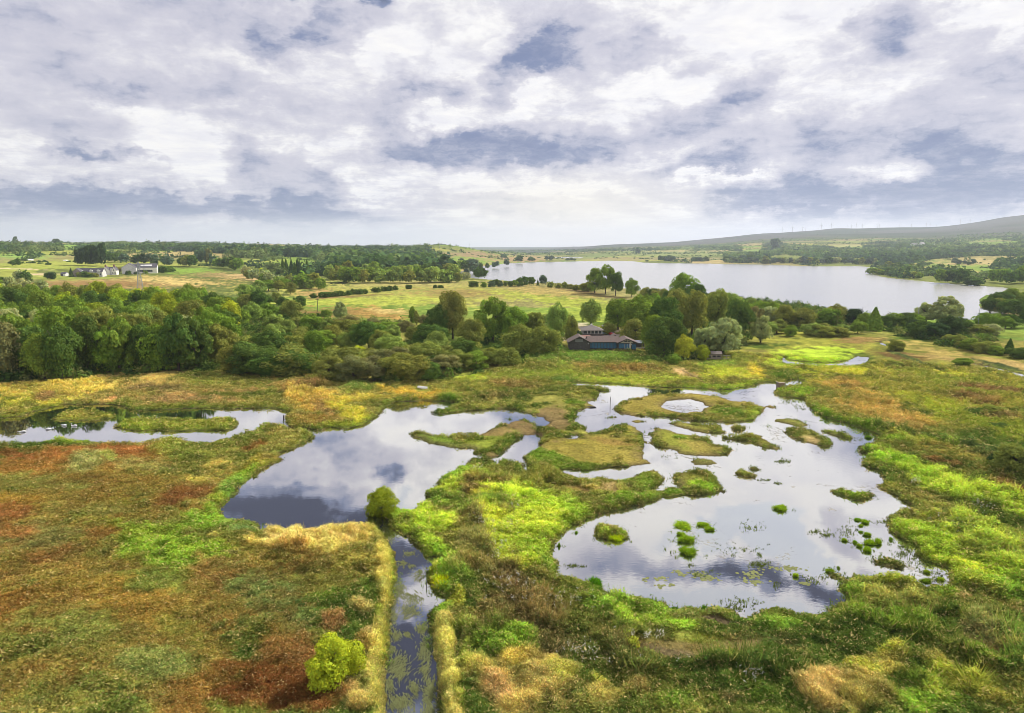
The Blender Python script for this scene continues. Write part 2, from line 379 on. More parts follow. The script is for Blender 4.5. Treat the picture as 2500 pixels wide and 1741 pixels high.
nA = fbm(GX, GY, 9.0, 4, 11) - 0.5; nB = fbm(GX, GY, 2.2, 3, 21) - 0.5; nC = fbm(GX, GY, 30.0, 4, 31) - 0.5; nF = fbm(GX, GY, 70.0, 4, 35) - 0.5
# far pasture: fields as cells with their own crop
CS = 210.0
def cells(x, y):
    wx = x + (fbm(x, y, 300, 2, 51) - .5) * 110; wy = y + (fbm(x, y, 300, 2, 57) - .5) * 110
    ix = np.floor(wx / CS); iy = np.floor(wy / (CS * 1.3)); d1 = np.full(x.shape, 1e18); d2 = d1.copy(); hid = np.zeros(x.shape)
    for a_ in (-1, 0, 1):
        for b_ in (-1, 0, 1):
            cx = ix + a_; cy = iy + b_
            qx = (cx + .15 + .7 * hash2(cx, cy, 3)) * CS; qy = (cy + .15 + .7 * hash2(cx, cy, 4)) * CS * 1.3
            dd = np.hypot(wx - qx, wy - qy); hh = hash2(cx, cy, 5)
            nw = dd < d1
            d2 = np.where(nw, d1, np.minimum(d2, dd)); hid = np.where(nw, hh, hid); d1 = np.where(nw, dd, d1)
    return hid, (d2 - d1) / 2
FH, FE = cells(GX, GY)
PAL = np.array([alb(c) for c in ((112, 142, 62), (138, 148, 70), (112, 124, 70), (158, 146, 94), (94, 126, 60), (134, 132, 80), (98, 112, 64))])
C = PAL[(FH * 6.999).astype(int)]
C = C * (1 + 0.5 * nC[:, None]) * (1 + .25 * nA[:, None])
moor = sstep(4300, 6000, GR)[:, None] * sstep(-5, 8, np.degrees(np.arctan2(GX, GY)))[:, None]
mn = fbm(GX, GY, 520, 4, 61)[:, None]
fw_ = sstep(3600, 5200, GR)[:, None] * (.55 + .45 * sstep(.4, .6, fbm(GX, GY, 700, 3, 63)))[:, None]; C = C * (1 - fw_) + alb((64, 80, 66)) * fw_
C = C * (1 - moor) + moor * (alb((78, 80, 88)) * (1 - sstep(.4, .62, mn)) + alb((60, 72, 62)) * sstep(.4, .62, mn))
HV = np.full(len(GX), 0.35); KD = np.zeros(len(GX), np.int8)
# low wet ground round the ponds
wet = 1 - sstep(330, 420, GR)
b0 = alb((128, 130, 52)); b1 = alb((146, 136, 62)); b2 = alb((88, 108, 36))
cw = b0 * np.ones((len(GX), 1)); t = sstep(-.16, .2, nA)[:, None]; cw = cw * (1 - t) + b1 * t
t = sstep(.02, .2, nC)[:, None]; cw = cw * (1 - t) + b2 * t
C = C * (1 - wet[:, None]) + cw * wet[:, None]
HV = HV * (1 - wet) + 0.6 * wet; KD[wet > .5] = 1

# brush list: tile x y rx ry tilt (r g b) vegetation height, kind (0 low leaves, 1 marsh grass, 2 tall reeds, 3 cropped turf or mud, 4 rough herbs)
BR = []
def br(t, x, y, rx, ry, tl, col, h=None, k=None, soft=1.0): BR.append((t, x, y, rx, ry, tl, col, h, k, soft))
# --- far and middle fields
br('f', 1000, 470, 900, 55, 0, (166, 132, 78), .5, 4); br('f', 900, 480, 520, 26, 0, (140, 104, 62), .5, 4); br('f', 1500, 450, 330, 26, 4, (190, 158, 92), .5, 4)
br('f', 1900, 400, 300, 28, 5, (148, 122, 74), .5, 4); br('f', 2200, 425, 230, 22, 6, (190, 152, 100), .5, 4); br('f', 560, 420, 420, 24, 0, (140, 152, 66), .3, 3)
br('f', 1600, 362, 260, 26, 0, (124, 160, 58), .2, 3); br('f', 450, 310, 520, 42, 0, (150, 162, 66), .2, 3); br('f', 1000, 305, 900, 22, 0, (158, 164, 74), .2, 3)
br('f', 180, 235, 260, 26, 0, (132, 164, 74), .2, 3); br('f', 620, 150, 160, 22, 0, (118, 160, 66), .2, 3); br('f', 300, 140, 160, 12, 0, (160, 140, 100), .2, 3)
br('f', 1000, 165, 190, 12, 0, (124, 160, 74), .2, 3); br('f', 2150, 290, 200, 30, 0, (150, 162, 70), .2, 3); br('f', 330, 395, 160, 10, 0, (196, 174, 130), .1, 3)
br('f', 120, 345, 260, 4, 2, (210, 192, 150), .05, 3)
br('g', 1300, 560, 1100, 120, 0, (160, 160, 66), .3, 1); br('g', 1000, 630, 800, 40, -1, (158, 168, 62), .3, 1); br('g', 1500, 480, 700, 26, 0, (160, 152, 78), .4, 1)
br('g', 1900, 560, 500, 36, 2, (146, 128, 66), .5, 4); br('g', 560, 560, 180, 36, 0, (170, 142, 78), .4, 1); br('g', 800, 590, 400, 8, -3, (132, 112, 60), .4, 4)
br('g', 1000, 735, 360, 52, 2, (156, 118, 58), .8, 4); br('g', 1230, 720, 180, 24, 2, (178, 148, 84), .6, 4); br('g', 600, 740, 260, 50, 0, (132, 104, 56), .7, 4)
br('h', 500, 620, 640, 70, 8, (150, 160, 58), .3, 1); br('h', 350, 540, 400, 40, 6, (164, 146, 76), .4, 4); br('h', 560, 760, 330, 60, 0, (152, 168, 58), .3, 1)
br('h', 750, 565, 300, 14, 10, (120, 104, 62), .4, 4)
br('g', 700, 300, 200, 26, 0, (140, 160, 76), .2, 3); br('g', 120, 275, 130, 16, 0, (156, 164, 76), .2, 3); br('g', 1850, 215, 260, 30, 2, (150, 128, 92), .3, 4)
br('g', 1750, 195, 130, 12, 0, (124, 128, 84), .3, 4); br('g', 150, 430, 160, 22, 8, (186, 140, 92), .4, 4); br('g', 1850, 335, 220, 12, -12, (168, 150, 88), .3, 1)
br('h', 120, 255, 360, 24, 0, (160, 134, 92), .4, 4); br('h', 900, 255, 500, 18, 0, (150, 140, 88), .4, 4); br('h', 1500, 255, 400, 10, 0, (150, 138, 92), .4, 4)
br('h', 1500, 215, 600, 26, 0, (128, 140, 84), .3, 3); br('h', 900, 215, 300, 18, -8, (116, 132, 76), .3, 3); br('h', 2150, 185, 130, 12, 3, (132, 156, 78), .2, 3)
br('i', 1950, 500, 420, 30, 0, (176, 158, 98), .3, 3); br('i', 1650, 590, 420, 34, 3, (186, 148, 92), .4, 3); br('i', 2120, 575, 260, 26, 2, (120, 152, 62), .2, 3)
br('i', 2100, 640, 200, 18, 3, (178, 146, 84), .4, 3); br('i', 1750, 350, 280, 22, -3, (124, 150, 78), .2, 3); br('i', 740, 362, 160, 9, -1, (160, 158, 92), .2, 3)
br('i', 680, 470, 190, 18, -2, (164, 158, 92), .3, 3); br('i', 2200, 270, 120, 10, 0, (120, 150, 74), .2, 3)
br('i', 1000, 1050, 120, 30, 0, (128, 128, 52), .5, 1); br('h', 600, 835, 140, 22, 0, (188, 178, 140), .03, 3); br('h', 800, 940, 260, 45, 0, (168, 150, 140), .03, 3)
# --- land north of the west channel
br('5', 900, 180, 1500, 150, 0, (150, 138, 62), .7, 1); br('5', 400, 180, 620, 60, -4, (186, 168, 62), .7, 1); br('5', 180, 290, 330, 46, -2, (178, 172, 40), .6, 1)
br('5', 1350, 120, 330, 60, 0, (182, 156, 84), .9, 2); br('5', 380, 255, 110, 40, -10, (140, 96, 62), .5, 1); br('5', 980, 275, 130, 18, -15, (196, 146, 92), .4, 1)
br('5', 1380, 185, 220, 30, -3, (118, 98, 60), .7, 1); br('5', 1700, 270, 500, 44, -2, (158, 132, 78), .6, 1); br('5', 1900, 110, 300, 60, 0, (128, 132, 56), .8, 1)
br('5', 2100, 215, 260, 36, 0, (142, 100, 62), .7, 1); br('5', 300, 400, 420, 22, -8, (136, 128, 40), .6, 1); br('5', 700, 330, 420, 16, -3, (124, 132, 40), .6, 1); br('5', 1700, 340, 700, 14, 0, (120, 122, 44), .6, 1)
br('6', 350, 130, 260, 22, -4, (142, 118, 62), .8, 1); br('6', 450, 200, 230, 42, -6, (108, 72, 46), 1.0, 4); br('6', 400, 240, 120, 50, 0, (178, 158, 60), 1.1, 4); br('6', 590, 230, 60, 34, 0, (206, 166, 72), 1.1, 2)
br('6', 560, 330, 260, 80, 10, (176, 150, 56), .8, 1); br('6', 640, 380, 130, 70, 30, (148, 104, 62), .6, 1); br('6', 850, 390, 150, 70, 20, (180, 174, 34), .7, 1); br('6', 450, 460, 200, 50, 0, (136, 118, 48), .6, 1)
br('6', 800, 495, 200, 16, -4, (148, 154, 28), .6, 1); br('6', 1000, 270, 220, 34, 0, (172, 160, 50), .7, 1); br('6', 940, 170, 160, 40, 0, (112, 134, 56), .9, 1)
br('6', 1400, 215, 300, 40, 4, (186, 158, 40), .8, 1); br('6', 1720, 270, 110, 26, 0, (84, 132, 40), 1.2, 2); br('6', 1950, 180, 300, 60, 0, (136, 138, 54), .7, 1); br('6', 1950, 80, 160, 50, 0, (166, 176, 50), .7, 1)
br('6', 2100, 250, 260, 40, -4, (112, 104, 48), .7, 4)
# --- slope below the visitor centre
br('h', 800, 1130, 700, 60, 0, (100, 124, 48), .9, 4); br('h', 500, 1090, 400, 40, 0, (92, 128, 46), .9, 4); br('h', 720, 1190, 120, 22, 0, (166, 130, 70), .7, 1); br('h', 1000, 1225, 360, 26, 0, (124, 104, 44), .8, 4)
br('h', 1100, 1320, 700, 44, 0, (148, 158, 46), .4, 1); br('h', 250, 1270, 380, 60, 0, (130, 142, 48), .7, 1); br('h', 450, 1330, 150, 18, 0, (84, 112, 48), .9, 2); br('h', 80, 1370, 280, 40, 0, (122, 106, 50), .7, 4)
br('h', 1520, 1240, 130, 40, 25, (188, 158, 96), .3, 3); br('h', 1620, 1290, 160, 10, 30, (130, 110, 66), .2, 3); br('h', 1850, 1230, 220, 60, 10, (172, 180, 38), .7, 1); br('h', 2180, 1240, 90, 50, 30, (214, 190, 30), .7, 1)
br('h', 2050, 1360, 170, 24, -8, (160, 172, 24), .6, 1); br('h', 1980, 1140, 200, 50, 0, (132, 142, 54), .7, 1); br('h', 1800, 1380, 500, 14, 0, (128, 150, 30), .5, 1)
# --- east marsh
br('8', 1500, 300, 1300, 300, 12, (142, 140, 44), .7, 1); br('8', 500, 50, 320, 44, 3, (166, 186, 24), .8, 1); br('8', 560, 150, 460, 80, 0, (172, 172, 26), .6, 1); br('8', 200, 200, 160, 50, 0, (90, 122, 36), 1.0, 1)
br('8', 330, 350, 200, 36, 0, (134, 168, 22), .9, 1); br('8', 1200, 40, 260, 50, 8, (104, 72, 44), .6, 4); br('8', 1250, 130, 180, 30, 0, (112, 112, 46), 1.0, 4); br('8', 760, 290, 160, 50, 20, (124, 88, 52), .7, 4)
br('8', 1000, 470, 420, 110, 18, (166, 142, 62), .9, 1); br('8', 1250, 650, 260, 40, 14, (168, 136, 72), .9, 1); br('8', 1700, 260, 420, 90, 10, (124, 132, 44), .8, 1); br('8', 1700, 200, 180, 26, 6, (172, 172, 34), .7, 1)
br('8', 1750, 400, 300, 40, 8, (110, 92, 46), .8, 4); br('8', 1550, 500, 360, 70, 14, (152, 160, 30), .8, 1); br('8', 2000, 640, 420, 90, 14, (128, 140, 36), .8, 1); br('8', 2050, 560, 200, 30, 8, (104, 92, 46), .9, 4)
br('8', 2000, 330, 260, 20, 6, (106, 82, 48), .8, 4); br('8', 1650, 60, 360, 24, 10, (154, 132, 70), .7, 1); br('8', 2100, 100, 260, 30, 10, (158, 136, 74), .7, 1)
br('8', 560, 560, 200, 30, 30, (92, 138, 26), 1.0, 1); br('8', 850, 640, 260, 26, 16, (84, 130, 26), 1.0, 1); br('8', 1200, 700, 240, 26, 14, (74, 92, 36), 1.2, 4); br('8', 1600, 790, 300, 28, 16, (64, 88, 44), 1.2, 4)
br('8', 2000, 890, 260, 30, 12, (68, 92, 48), 1.2, 4); br('8', 1250, 780, 300, 40, 6, (122, 158, 22), 1.0, 1); br('8', 1000, 840, 170, 30, 0, (140, 176, 22), .9, 1); br('8', 1500, 880, 360, 70, 16, (132, 126, 46), .8, 4)
br('8', 1700, 990, 420, 60, 14, (112, 84, 42), .7, 4); br('8', 2150, 1150, 260, 90, 24, (112, 74, 40), .7, 4); br('8', 1300, 1030, 340, 70, 24, (156, 178, 24), .9, 1); br('8', 1600, 1180, 420, 90, 22, (146, 168, 32), .9, 4)
br('8', 1150, 960, 220, 36, 10, (128, 172, 18), 1.0, 1); br('8', 2000, 1300, 420, 90, 18, (138, 156, 32), 1.0, 4)
br('8', 1300, 60, 330, 12, 20, (76, 88, 48), 1.0, 4); br('8', 1900, 75, 380, 12, 14, (70, 82, 50), 1.2, 4); br('i', 1100, 1190, 140, 16, 8, (72, 92, 50), 1.0, 4)
br('i', 500, 1200, 500, 60, 3, (146, 148, 48), .7, 1); br('i', 850, 1190, 200, 30, 0, (132, 92, 56), .7, 4); br('i', 1900, 1230, 500, 60, 6, (140, 132, 56), .8, 1); br('i', 1500, 1280, 360, 40, 10, (160, 142, 66), .7, 1)
# --- west meadow
br('5', 900, 1100, 1500, 420, 0, (136, 122, 50), .45, 0); br('m', 900, 700, 1500, 900, 0, (134, 122, 50), .45, 0)
br('5', 700, 780, 800, 100, -2, (144, 90, 46), .45, 0); br('5', 1000, 720, 400, 44, -4, (150, 88, 48), .45, 0); br('5', 200, 860, 330, 80, 0, (140, 92, 44), .45, 0); br('5', 100, 760, 260, 50, 0, (142, 78, 46), .45, 0)
br('5', 1650, 750, 280, 100, 10, (138, 146, 56), .9, 1); br('5', 760, 830, 150, 70, -8, (146, 148, 92), .9, 1); br('5', 960, 780, 60, 40, 0, (140, 140, 60), 0.8, 2); br('5', 560, 650, 260, 22, -3, (146, 168, 34), .7, 1); br('5', 1150, 670, 200, 12, 0, (134, 120, 50), .5, 1)
br('5', 1450, 880, 360, 60, 5, (140, 140, 72), .6, 0); br('5', 2100, 640, 260, 60, -20, (116, 126, 50), .9, 1); br('5', 2200, 700, 160, 50, -30, (132, 76, 40), .6, 0); br('5', 1850, 900, 260, 90, -30, (172, 158, 62), .6, 1)
br('5', 2150, 900, 160, 60, -35, (140, 132, 30), .6, 1); br('5', 2120, 960, 130, 50, -38, (120, 172, 22), .6, 1); br('5', 1980, 1080, 160, 60, -45, (122, 152, 60), .5, 1); br('5', 1880, 1200, 110, 80, -70, (142, 164, 30), .6, 1)
br('5', 1600, 1120, 260, 90, -8, (128, 76, 44), .45, 0); br('5', 1500, 1200, 180, 60, -10, (112, 64, 40), .45, 0); br('5', 1700, 1190, 160, 40, -10, (170, 148, 60), .4, 0); br('5', 150, 1180, 260, 70, 0, (150, 110, 40), .45, 0)
br('5', 120, 1280, 240, 60, -6, (132, 78, 46), .45, 0); br('5', 1000, 1180, 360, 70, 0, (122, 128, 40), .45, 0); br('5', 800, 1250, 400, 80, 0, (126, 128, 66), .45, 0); br('5', 400, 1020, 500, 60, 0, (118, 122, 62), .45, 0)
br('5', 1800, 1380, 420, 90, 0, (122, 152, 28), .6, 1); br('5', 2100, 1400, 200, 50, 0, (132, 150, 76), .6, 1)
br('m', 1350, 180, 500, 170, 8, (122, 150, 26), .7, 1); br('m', 1150, 60, 240, 60, 0, (136, 156, 34), .6, 1); br('m', 800, 110, 190, 60, -10, (136, 88, 46), .45, 0); br('m', 520, 250, 300, 50, -12, (134, 86, 48), .45, 0)
br('m', 300, 120, 380, 100, 0, (124, 124, 64), .45, 0); br('m', 100, 60, 160, 50, 0, (142, 92, 52), .45, 0); br('m', 1700, 120, 60, 30, 0, (200, 180, 70), .8, 1); br('m', 2040, 150, 70, 40, 0, (200, 180, 76), .8, 1); br('m', 2000, 60, 120, 40, 0, (118, 142, 88), .7, 1)
br('m', 1150, 470, 300, 90, 0, (120, 136, 60), .45, 0); br('m', 1050, 700, 320, 130, 10, (140, 100, 42), .45, 0); br('m', 450, 520, 500, 60, -6, (140, 116, 44), .45, 0); br('m', 80, 720, 200, 120, 0, (140, 92, 42), .45, 0)
br('m', 500, 900, 500, 200, 0, (116, 126, 60), .45, 0); br('m', 1250, 1150, 380, 160, 0, (120, 134, 74), .45, 0); br('m', 1850, 460, 260, 100, 20, (134, 112, 56), .45, 0); br('m', 2150, 700, 260, 100, 30, (110, 132, 72), .5, 0)
br('m', 1600, 900, 300, 120, 10, (122, 124, 52), .45, 0); br('m', 400, 1350, 600, 130, 0, (118, 124, 56), .45, 0); br('m', 1700, 1330, 420, 160, -14, (126, 84, 38), .5, 0); br('m', 2200, 1250, 330, 220, -14, (112, 62, 30), .5, 0)
br('m', 1100, 1400, 240, 100, 0, (124, 112, 50), .45, 0); br('m', 1950, 1500, 180, 60, 0, (116, 132, 50), .5, 0)
# --- golden reeds and the strip beside the ditch
br('a', 600, 400, 560, 170, 0, (112, 108, 46), .6, 0); br('a', 330, 110, 220, 62, -6, (202, 168, 92), 1.1, 2); br('a', 650, 170, 240, 95, 4, (196, 162, 86), 1.1, 2); br('a', 360, 240, 110, 60, 0, (140, 104, 46), .9, 4); br('a', 240, 300, 200, 60, 0, (132, 120, 44), .6, 1)
br('a', 880, 130, 170, 80, 10, (166, 148, 60), 0.8, 2); br('a', 980, 70, 90, 60, 30, (200, 170, 84), 1.2, 2); br('a', 1110, 270, 90, 160, 4, (196, 170, 66), 1.1, 2); br('a', 1165, 250, 28, 170, 4, (200, 186, 40), 1.0, 1, .4)
br('a', 900, 330, 160, 140, 0, (134, 128, 46), .9, 1); br('a', 1110, 500, 60, 110, 4, (196, 172, 70), 1.0, 2); br('a', 980, 540, 90, 70, 0, (92, 116, 32), .9, 1); br('a', 750, 590, 280, 50, -4, (104, 128, 28), .7, 1)
br('a', 620, 480, 300, 60, 0, (114, 116, 52), .5, 0); br('a', 300, 650, 300, 130, 20, (112, 134, 78), .5, 0); br('a', 950, 720, 180, 80, 30, (186, 160, 84), 1.0, 2); br('a', 1090, 760, 60, 110, 0, (178, 168, 44), 1.1, 2, .4); br('a', 720, 790, 130, 80, 0, (136, 88, 52), .6, 4)
br('a', 1000, 900, 80, 60, 0, (186, 156, 96), 0.8, 2); br('a', 1090, 930, 44, 100, 0, (176, 176, 30), 1.1, 1, .4); br('a', 960, 1000, 90, 90, 0, (126, 84, 38), .7, 4); br('a', 1070, 1060, 46, 90, 0, (180, 170, 46), 0.8, 2)
br('a', 1030, 1250, 110, 220, 10, (202, 166, 84), 1.1, 2); br('a', 850, 1370, 170, 120, 30, (172, 138, 76), 0.8, 2); br('a', 500, 1380, 400, 160, 0, (110, 62, 32), .6, 0); br('a', 250, 1050, 260, 120, 0, (130, 84, 48), .5, 0); br('a', 100, 1250, 260, 160, 0, (106, 60, 30), .5, 0)
br('a', 950, 1480, 160, 60, 0, (196, 160, 88), 1.1, 2); br('a', 1080, 1430, 60, 140, 0, (210, 176, 72), 1.1, 2)
br('a', 1540, 440, 80, 90, 20, (184, 184, 26), 1.2, 1, .4); br('a', 1640, 420, 120, 130, 20, (114, 158, 30), .9, 1); br('a', 1690, 620, 70, 60, 0, (184, 182, 30), 1.2, 1, .5); br('a', 1570, 720, 80, 60, 0, (120, 164, 28), .8, 1)
br('a', 1590, 900, 100, 130, 0, (182, 160, 68), 1.0, 2); br('a', 1600, 1050, 80, 120, 0, (170, 164, 54), 1.0, 2); br('a', 1620, 1300, 82, 230, -6, (206, 168, 88), 1.1, 2); br('a', 1700, 1400, 60, 120, -20, (170, 162, 46), 0.8, 2)
br('a', 1750, 950, 50, 220, -6, (146, 156, 40), .9, 1); br('a', 1820, 760, 70, 60, 0, (170, 172, 56), 1.0, 1)
# --- between ditch and lagoon
br('6', 1900, 1050, 420, 180, 0, (120, 130, 44), .7, 4); br('6', 1500, 1340, 260, 100, 15, (178, 200, 18), .9, 1); br('6', 1700, 1080, 130, 60, -20, (160, 176, 24), .8, 1); br('6', 1600, 1150, 90, 50, 0, (78, 124, 36), .9, 1)
br('6', 1250, 1300, 180, 34, 10, (150, 182, 22), .7, 1); br('6', 1300, 1400, 120, 40, 20, (184, 200, 20), .8, 1); br('6', 1950, 880, 160, 50, -10, (146, 154, 44), .4, 1); br('6', 1800, 900, 180, 40, -30, (128, 158, 34), .5, 1)
br('6', 2000, 1180, 300, 90, 0, (112, 134, 42), .8, 4); br('6', 2100, 1060, 240, 70, 0, (104, 92, 42), .8, 4); br('6', 2150, 1350, 240, 100, 0, (120, 118, 56), .9, 4)
br('a', 1450, 150, 280, 90, 35, (172, 198, 18), .8, 1); br('a', 1570, 230, 110, 50, 30, (150, 190, 24), .8, 1); br('a', 1850, 200, 200, 120, 10, (122, 120, 58), .9, 4); br('a', 1800, 420, 160, 100, 0, (116, 142, 40), .8, 4)
br('a', 2000, 400, 300, 160, 10, (112, 108, 48), .9, 4); br('a', 1950, 600, 260, 90, 10, (92, 100, 38), .9, 4); br('a', 2180, 140, 200, 130, 20, (168, 190, 18), .9, 1); br('a', 2240, 330, 130, 110, 30, (178, 186, 24), .9, 1)
br('a', 2000, 750, 200, 30, 50, (146, 114, 66), .7, 4, .6); br('a', 2150, 880, 120, 26, 35, (150, 110, 66), .7, 4, .6); br('a', 1950, 880, 200, 80, 10, (116, 148, 30), 1.0, 1); br('a', 2150, 760, 200, 120, 20, (84, 84, 42), .8, 4)
br('b', 100, 200, 330, 90, 70, (178, 190, 22), .9, 1); br('b', 320, 200, 160, 180, -20, (166, 190, 20), .9, 1); br('b', 480, 350, 110, 60, 30, (136, 170, 24), .9, 1); br('b', 250, 90, 240, 80, -20, (172, 190, 24), .9, 1)
br('7', 380, 1230, 340, 120, 18, (172, 196, 16), .9, 1); br('7', 200, 1350, 240, 70, -10, (176, 192, 20), .9, 1); br('7', 620, 1250, 140, 70, 40, (150, 180, 22), .8, 1); br('7', 900, 1100, 420, 100, 0, (132, 136, 56), .4, 4); br('7', 1000, 1160, 300, 50, -6, (120, 154, 30), .5, 1)
br('7', 880, 1040, 80, 50, 0, (160, 132, 80), .3, 3); br('7', 1180, 1000, 160, 80, 20, (120, 140, 40), .5, 1); br('7', 300, 980, 300, 90, 10, (104, 108, 40), .8, 4); br('7', 560, 1060, 120, 30, 10, (154, 130, 66), .4, 3)
# the cropped islands and mud of the lagoon
br('7', 750, 700, 560, 190, 0, (146, 134, 48), .10, 3); br('7', 400, 280, 460, 90, 0, (148, 144, 56), .12, 3); br('7', 420, 470, 170, 110, 60, (126, 102, 62), .05, 3); br('7', 150, 540, 200, 70, 20, (124, 98, 62), .05, 3)
br('7', 560, 290, 90, 26, 10, (96, 128, 34), .4, 1); br('7', 320, 780, 220, 60, 15, (104, 130, 32), .5, 1); br('7', 600, 850, 260, 26, 4, (110, 130, 36), .4, 1); br('7', 560, 560, 180, 30, 0, (148, 150, 54), .10, 3)
br('7', 900, 640, 200, 24, 8, (136, 108, 48), .08, 3); br('7', 1100, 540, 80, 80, 0, (150, 146, 44), .12, 3); br('7', 600, 640, 120, 26, -5, (150, 140, 40), .1, 3)
br('6', 2000, 660, 300, 70, -14, (128, 140, 42), .2, 3); br('6', 1650, 640, 220, 30, 12, (118, 142, 44), .3, 3); br('6', 2120, 560, 130, 34, 0, (134, 110, 62), .08, 3); br('6', 2050, 760, 100, 40, 0, (130, 116, 56), .08, 3)
br('7', 1150, 330, 230, 70, 0, (146, 132, 46), .10, 3); br('7', 1600, 330, 520, 130, 4, (142, 130, 50), .10, 3); br('7', 1950, 380, 200, 46, 6, (98, 132, 30), .5, 1, .7); br('7', 2130, 400, 90, 60, 0, (130, 142, 38), .3, 1)
br('7', 1600, 520, 260, 40, 8, (132, 132, 46), .12, 3); br('7', 1500, 640, 260, 90, 20, (134, 138, 46), .12, 3); br('7', 1750, 700, 200, 50, 12, (138, 128, 50), .10, 3); br('7', 1510, 605, 60, 12, 5, (90, 138, 34), .3, 1, .6)
br('7', 1700, 820, 130, 24, 3, (124, 134, 60), .15, 3); br('7', 1650, 1000, 180, 90, 10, (130, 132, 50), .15, 3); br('7', 1720, 1040, 150, 40, 10, (158, 190, 22), .6, 1, .6); br('7', 1450, 1080, 100, 28, 0, (140, 176, 22), .5, 1)
br('8', 400, 745, 220, 56, 14, (140, 136, 56), .15, 3); br('8', 440, 765, 110, 30, 15, (196, 160, 100), .12, 3, .6); br('8', 250, 620, 160, 30, 10, (134, 142, 56), .15, 3); br('8', 680, 730, 140, 26, 15, (122, 140, 42), .2, 3); br('8', 60, 790, 130, 50, 25, (124, 128, 44), .15, 3)
br('8', 780, 1250, 170, 44, 8, (128, 150, 28), .6, 1); br('5', 730, 415, 260, 50, 0, (140, 132, 44), .22, 1); br('i', 500, 1400, 500, 30, 0, (150, 168, 34), .25, 1); br('5', 1550, 495, 560, 60, 0, (132, 138, 44), .6, 1); br('5', 1150, 495, 120, 50, 0, (138, 148, 38), .6, 1)
br('i', 550, 1325, 330, 50, 2, (164, 192, 18), .45, 1); br('i', 700, 1280, 170, 30, 5, (160, 186, 20), .7, 1); br('b', 1090, 70, 60, 40, 0, (150, 172, 30), .5, 1); br('c', 1200, 440, 150, 36, 5, (84, 110, 40), .2, 3)
# --- south shore of the lagoon
br('b', 500, 900, 700, 260, 10, (104, 98, 46), .9, 4); br('b', 250, 500, 260, 100, 20, (104, 92, 48), .9, 4); br('b', 380, 720, 330, 100, 10, (106, 88, 48), .8, 4); br('b', 620, 560, 200, 80, 20, (112, 124, 42), .8, 4)
br('b', 830, 530, 90, 110, 0, (82, 128, 26), 1.1, 1); br('b', 1000, 700, 340, 70, 12, (120, 152, 40), .8, 4); br('b', 1300, 680, 180, 60, 5, (104, 150, 28), .9, 1); br('b', 900, 780, 120, 50, 10, (64, 92, 30), .9, 4); br('b', 700, 740, 120, 50, 0, (60, 84, 28), .9, 4)
br('b', 1300, 800, 400, 60, 8, (134, 158, 34), .6, 4); br('b', 1550, 830, 120, 40, 0, (150, 186, 24), .8, 1); br('b', 1100, 900, 160, 60, 0, (72, 104, 30), .9, 4); br('b', 1700, 760, 240, 40, 5, (124, 128, 64), .4, 4); br('b', 1900, 790, 240, 40, 10, (100, 88, 60), .12, 3)
br('b', 1700, 990, 620, 110, 3, (132, 118, 62), .12, 3); br('b', 1350, 1030, 260, 50, 8, (118, 98, 68), .06, 3); br('b', 1600, 900, 420, 50, 3, (136, 142, 54), .3, 3); br('b', 1127, 1000, 36, 20, 0, (196, 210, 20), .8, 1, .5); br('b', 2100, 960, 200, 50, 0, (124, 112, 74), .08, 3)
br('c', 300, 1060, 460, 100, 4, (128, 116, 64), .10, 3); br('c', 700, 1000, 360, 60, 0, (120, 132, 52), .2, 3); br('c', 450, 930, 420, 60, 0, (116, 146, 40), .5, 4); br('c', 520, 920, 160, 50, 0, (92, 128, 34), .6, 1)
br('b', 900, 1080, 420, 120, 8, (88, 88, 44), .9, 4); br('b', 400, 980, 300, 90, 25, (96, 92, 44), .8, 4); br('b', 130, 980, 200, 110, 0, (114, 150, 30), 1.1, 1); br('b', 1100, 1170, 460, 80, 3, (84, 92, 42), .9, 4)
br('b', 1700, 1180, 500, 90, 0, (66, 88, 32), 1.0, 4); br('b', 1900, 1110, 260, 30, 0, (100, 110, 42), .8, 4); br('b', 1750, 1330, 420, 110, 0, (60, 88, 32), 1.0, 4); br('b', 1480, 1450, 200, 110, 0, (96, 128, 34), 1.0, 1)
br('b', 330, 1330, 520, 220, 0, (168, 146, 70), 1.0, 2); br('b', 600, 1260, 160, 120, 20, (156, 150, 56), 1.0, 2); br('b', 40, 1350, 120, 120, 0, (166, 126, 76), 1.0, 2); br('b', 880, 1380, 260, 160, 0, (158, 142, 60), 1.0, 2); br('b', 850, 1290, 90, 70, 0, (172, 166, 44), 1.0, 2)
br('b', 1180, 1330, 160, 80, 0, (150, 122, 62), 1.0, 2); br('b', 1880, 1430, 150, 100, 0, (178, 140, 88), 1.0, 2); br('b', 1780, 1480, 60, 60, 0, (110, 130, 40), 1.0, 1); br('b', 200, 1130, 120, 60, 0, (176, 152, 56), 1.0, 2)
# --- south-east corner
br('c', 1750, 1000, 800, 400, 0, (96, 112, 40), .9, 4); br('c', 1900, 500, 420, 160, 18, (156, 176, 24), .9, 1); br('c', 1500, 250, 260, 130, 25, (152, 176, 20), .9, 1); br('c', 1950, 250, 360, 110, 25, (138, 152, 44), .9, 4); br('c', 2100, 620, 300, 60, 15, (120, 150, 26), .9, 1)
br('c', 1750, 480, 300, 50, 20, (168, 182, 22), .8, 1); br('c', 2080, 400, 260, 60, 25, (126, 144, 40), .9, 4)
br('c', 1100, 520, 300, 44, 6, (110, 150, 28), 1.0, 1); br('c', 1230, 600, 330, 40, 8, (164, 168, 28), .9, 1); br('c', 1250, 720, 330, 80, 4, (146, 148, 72), 1.0, 4); br('c', 1300, 830, 240, 40, 6, (110, 112, 54), 1.0, 4); br('c', 1600, 680, 150, 60, 10, (130, 150, 30), 1.0, 1)
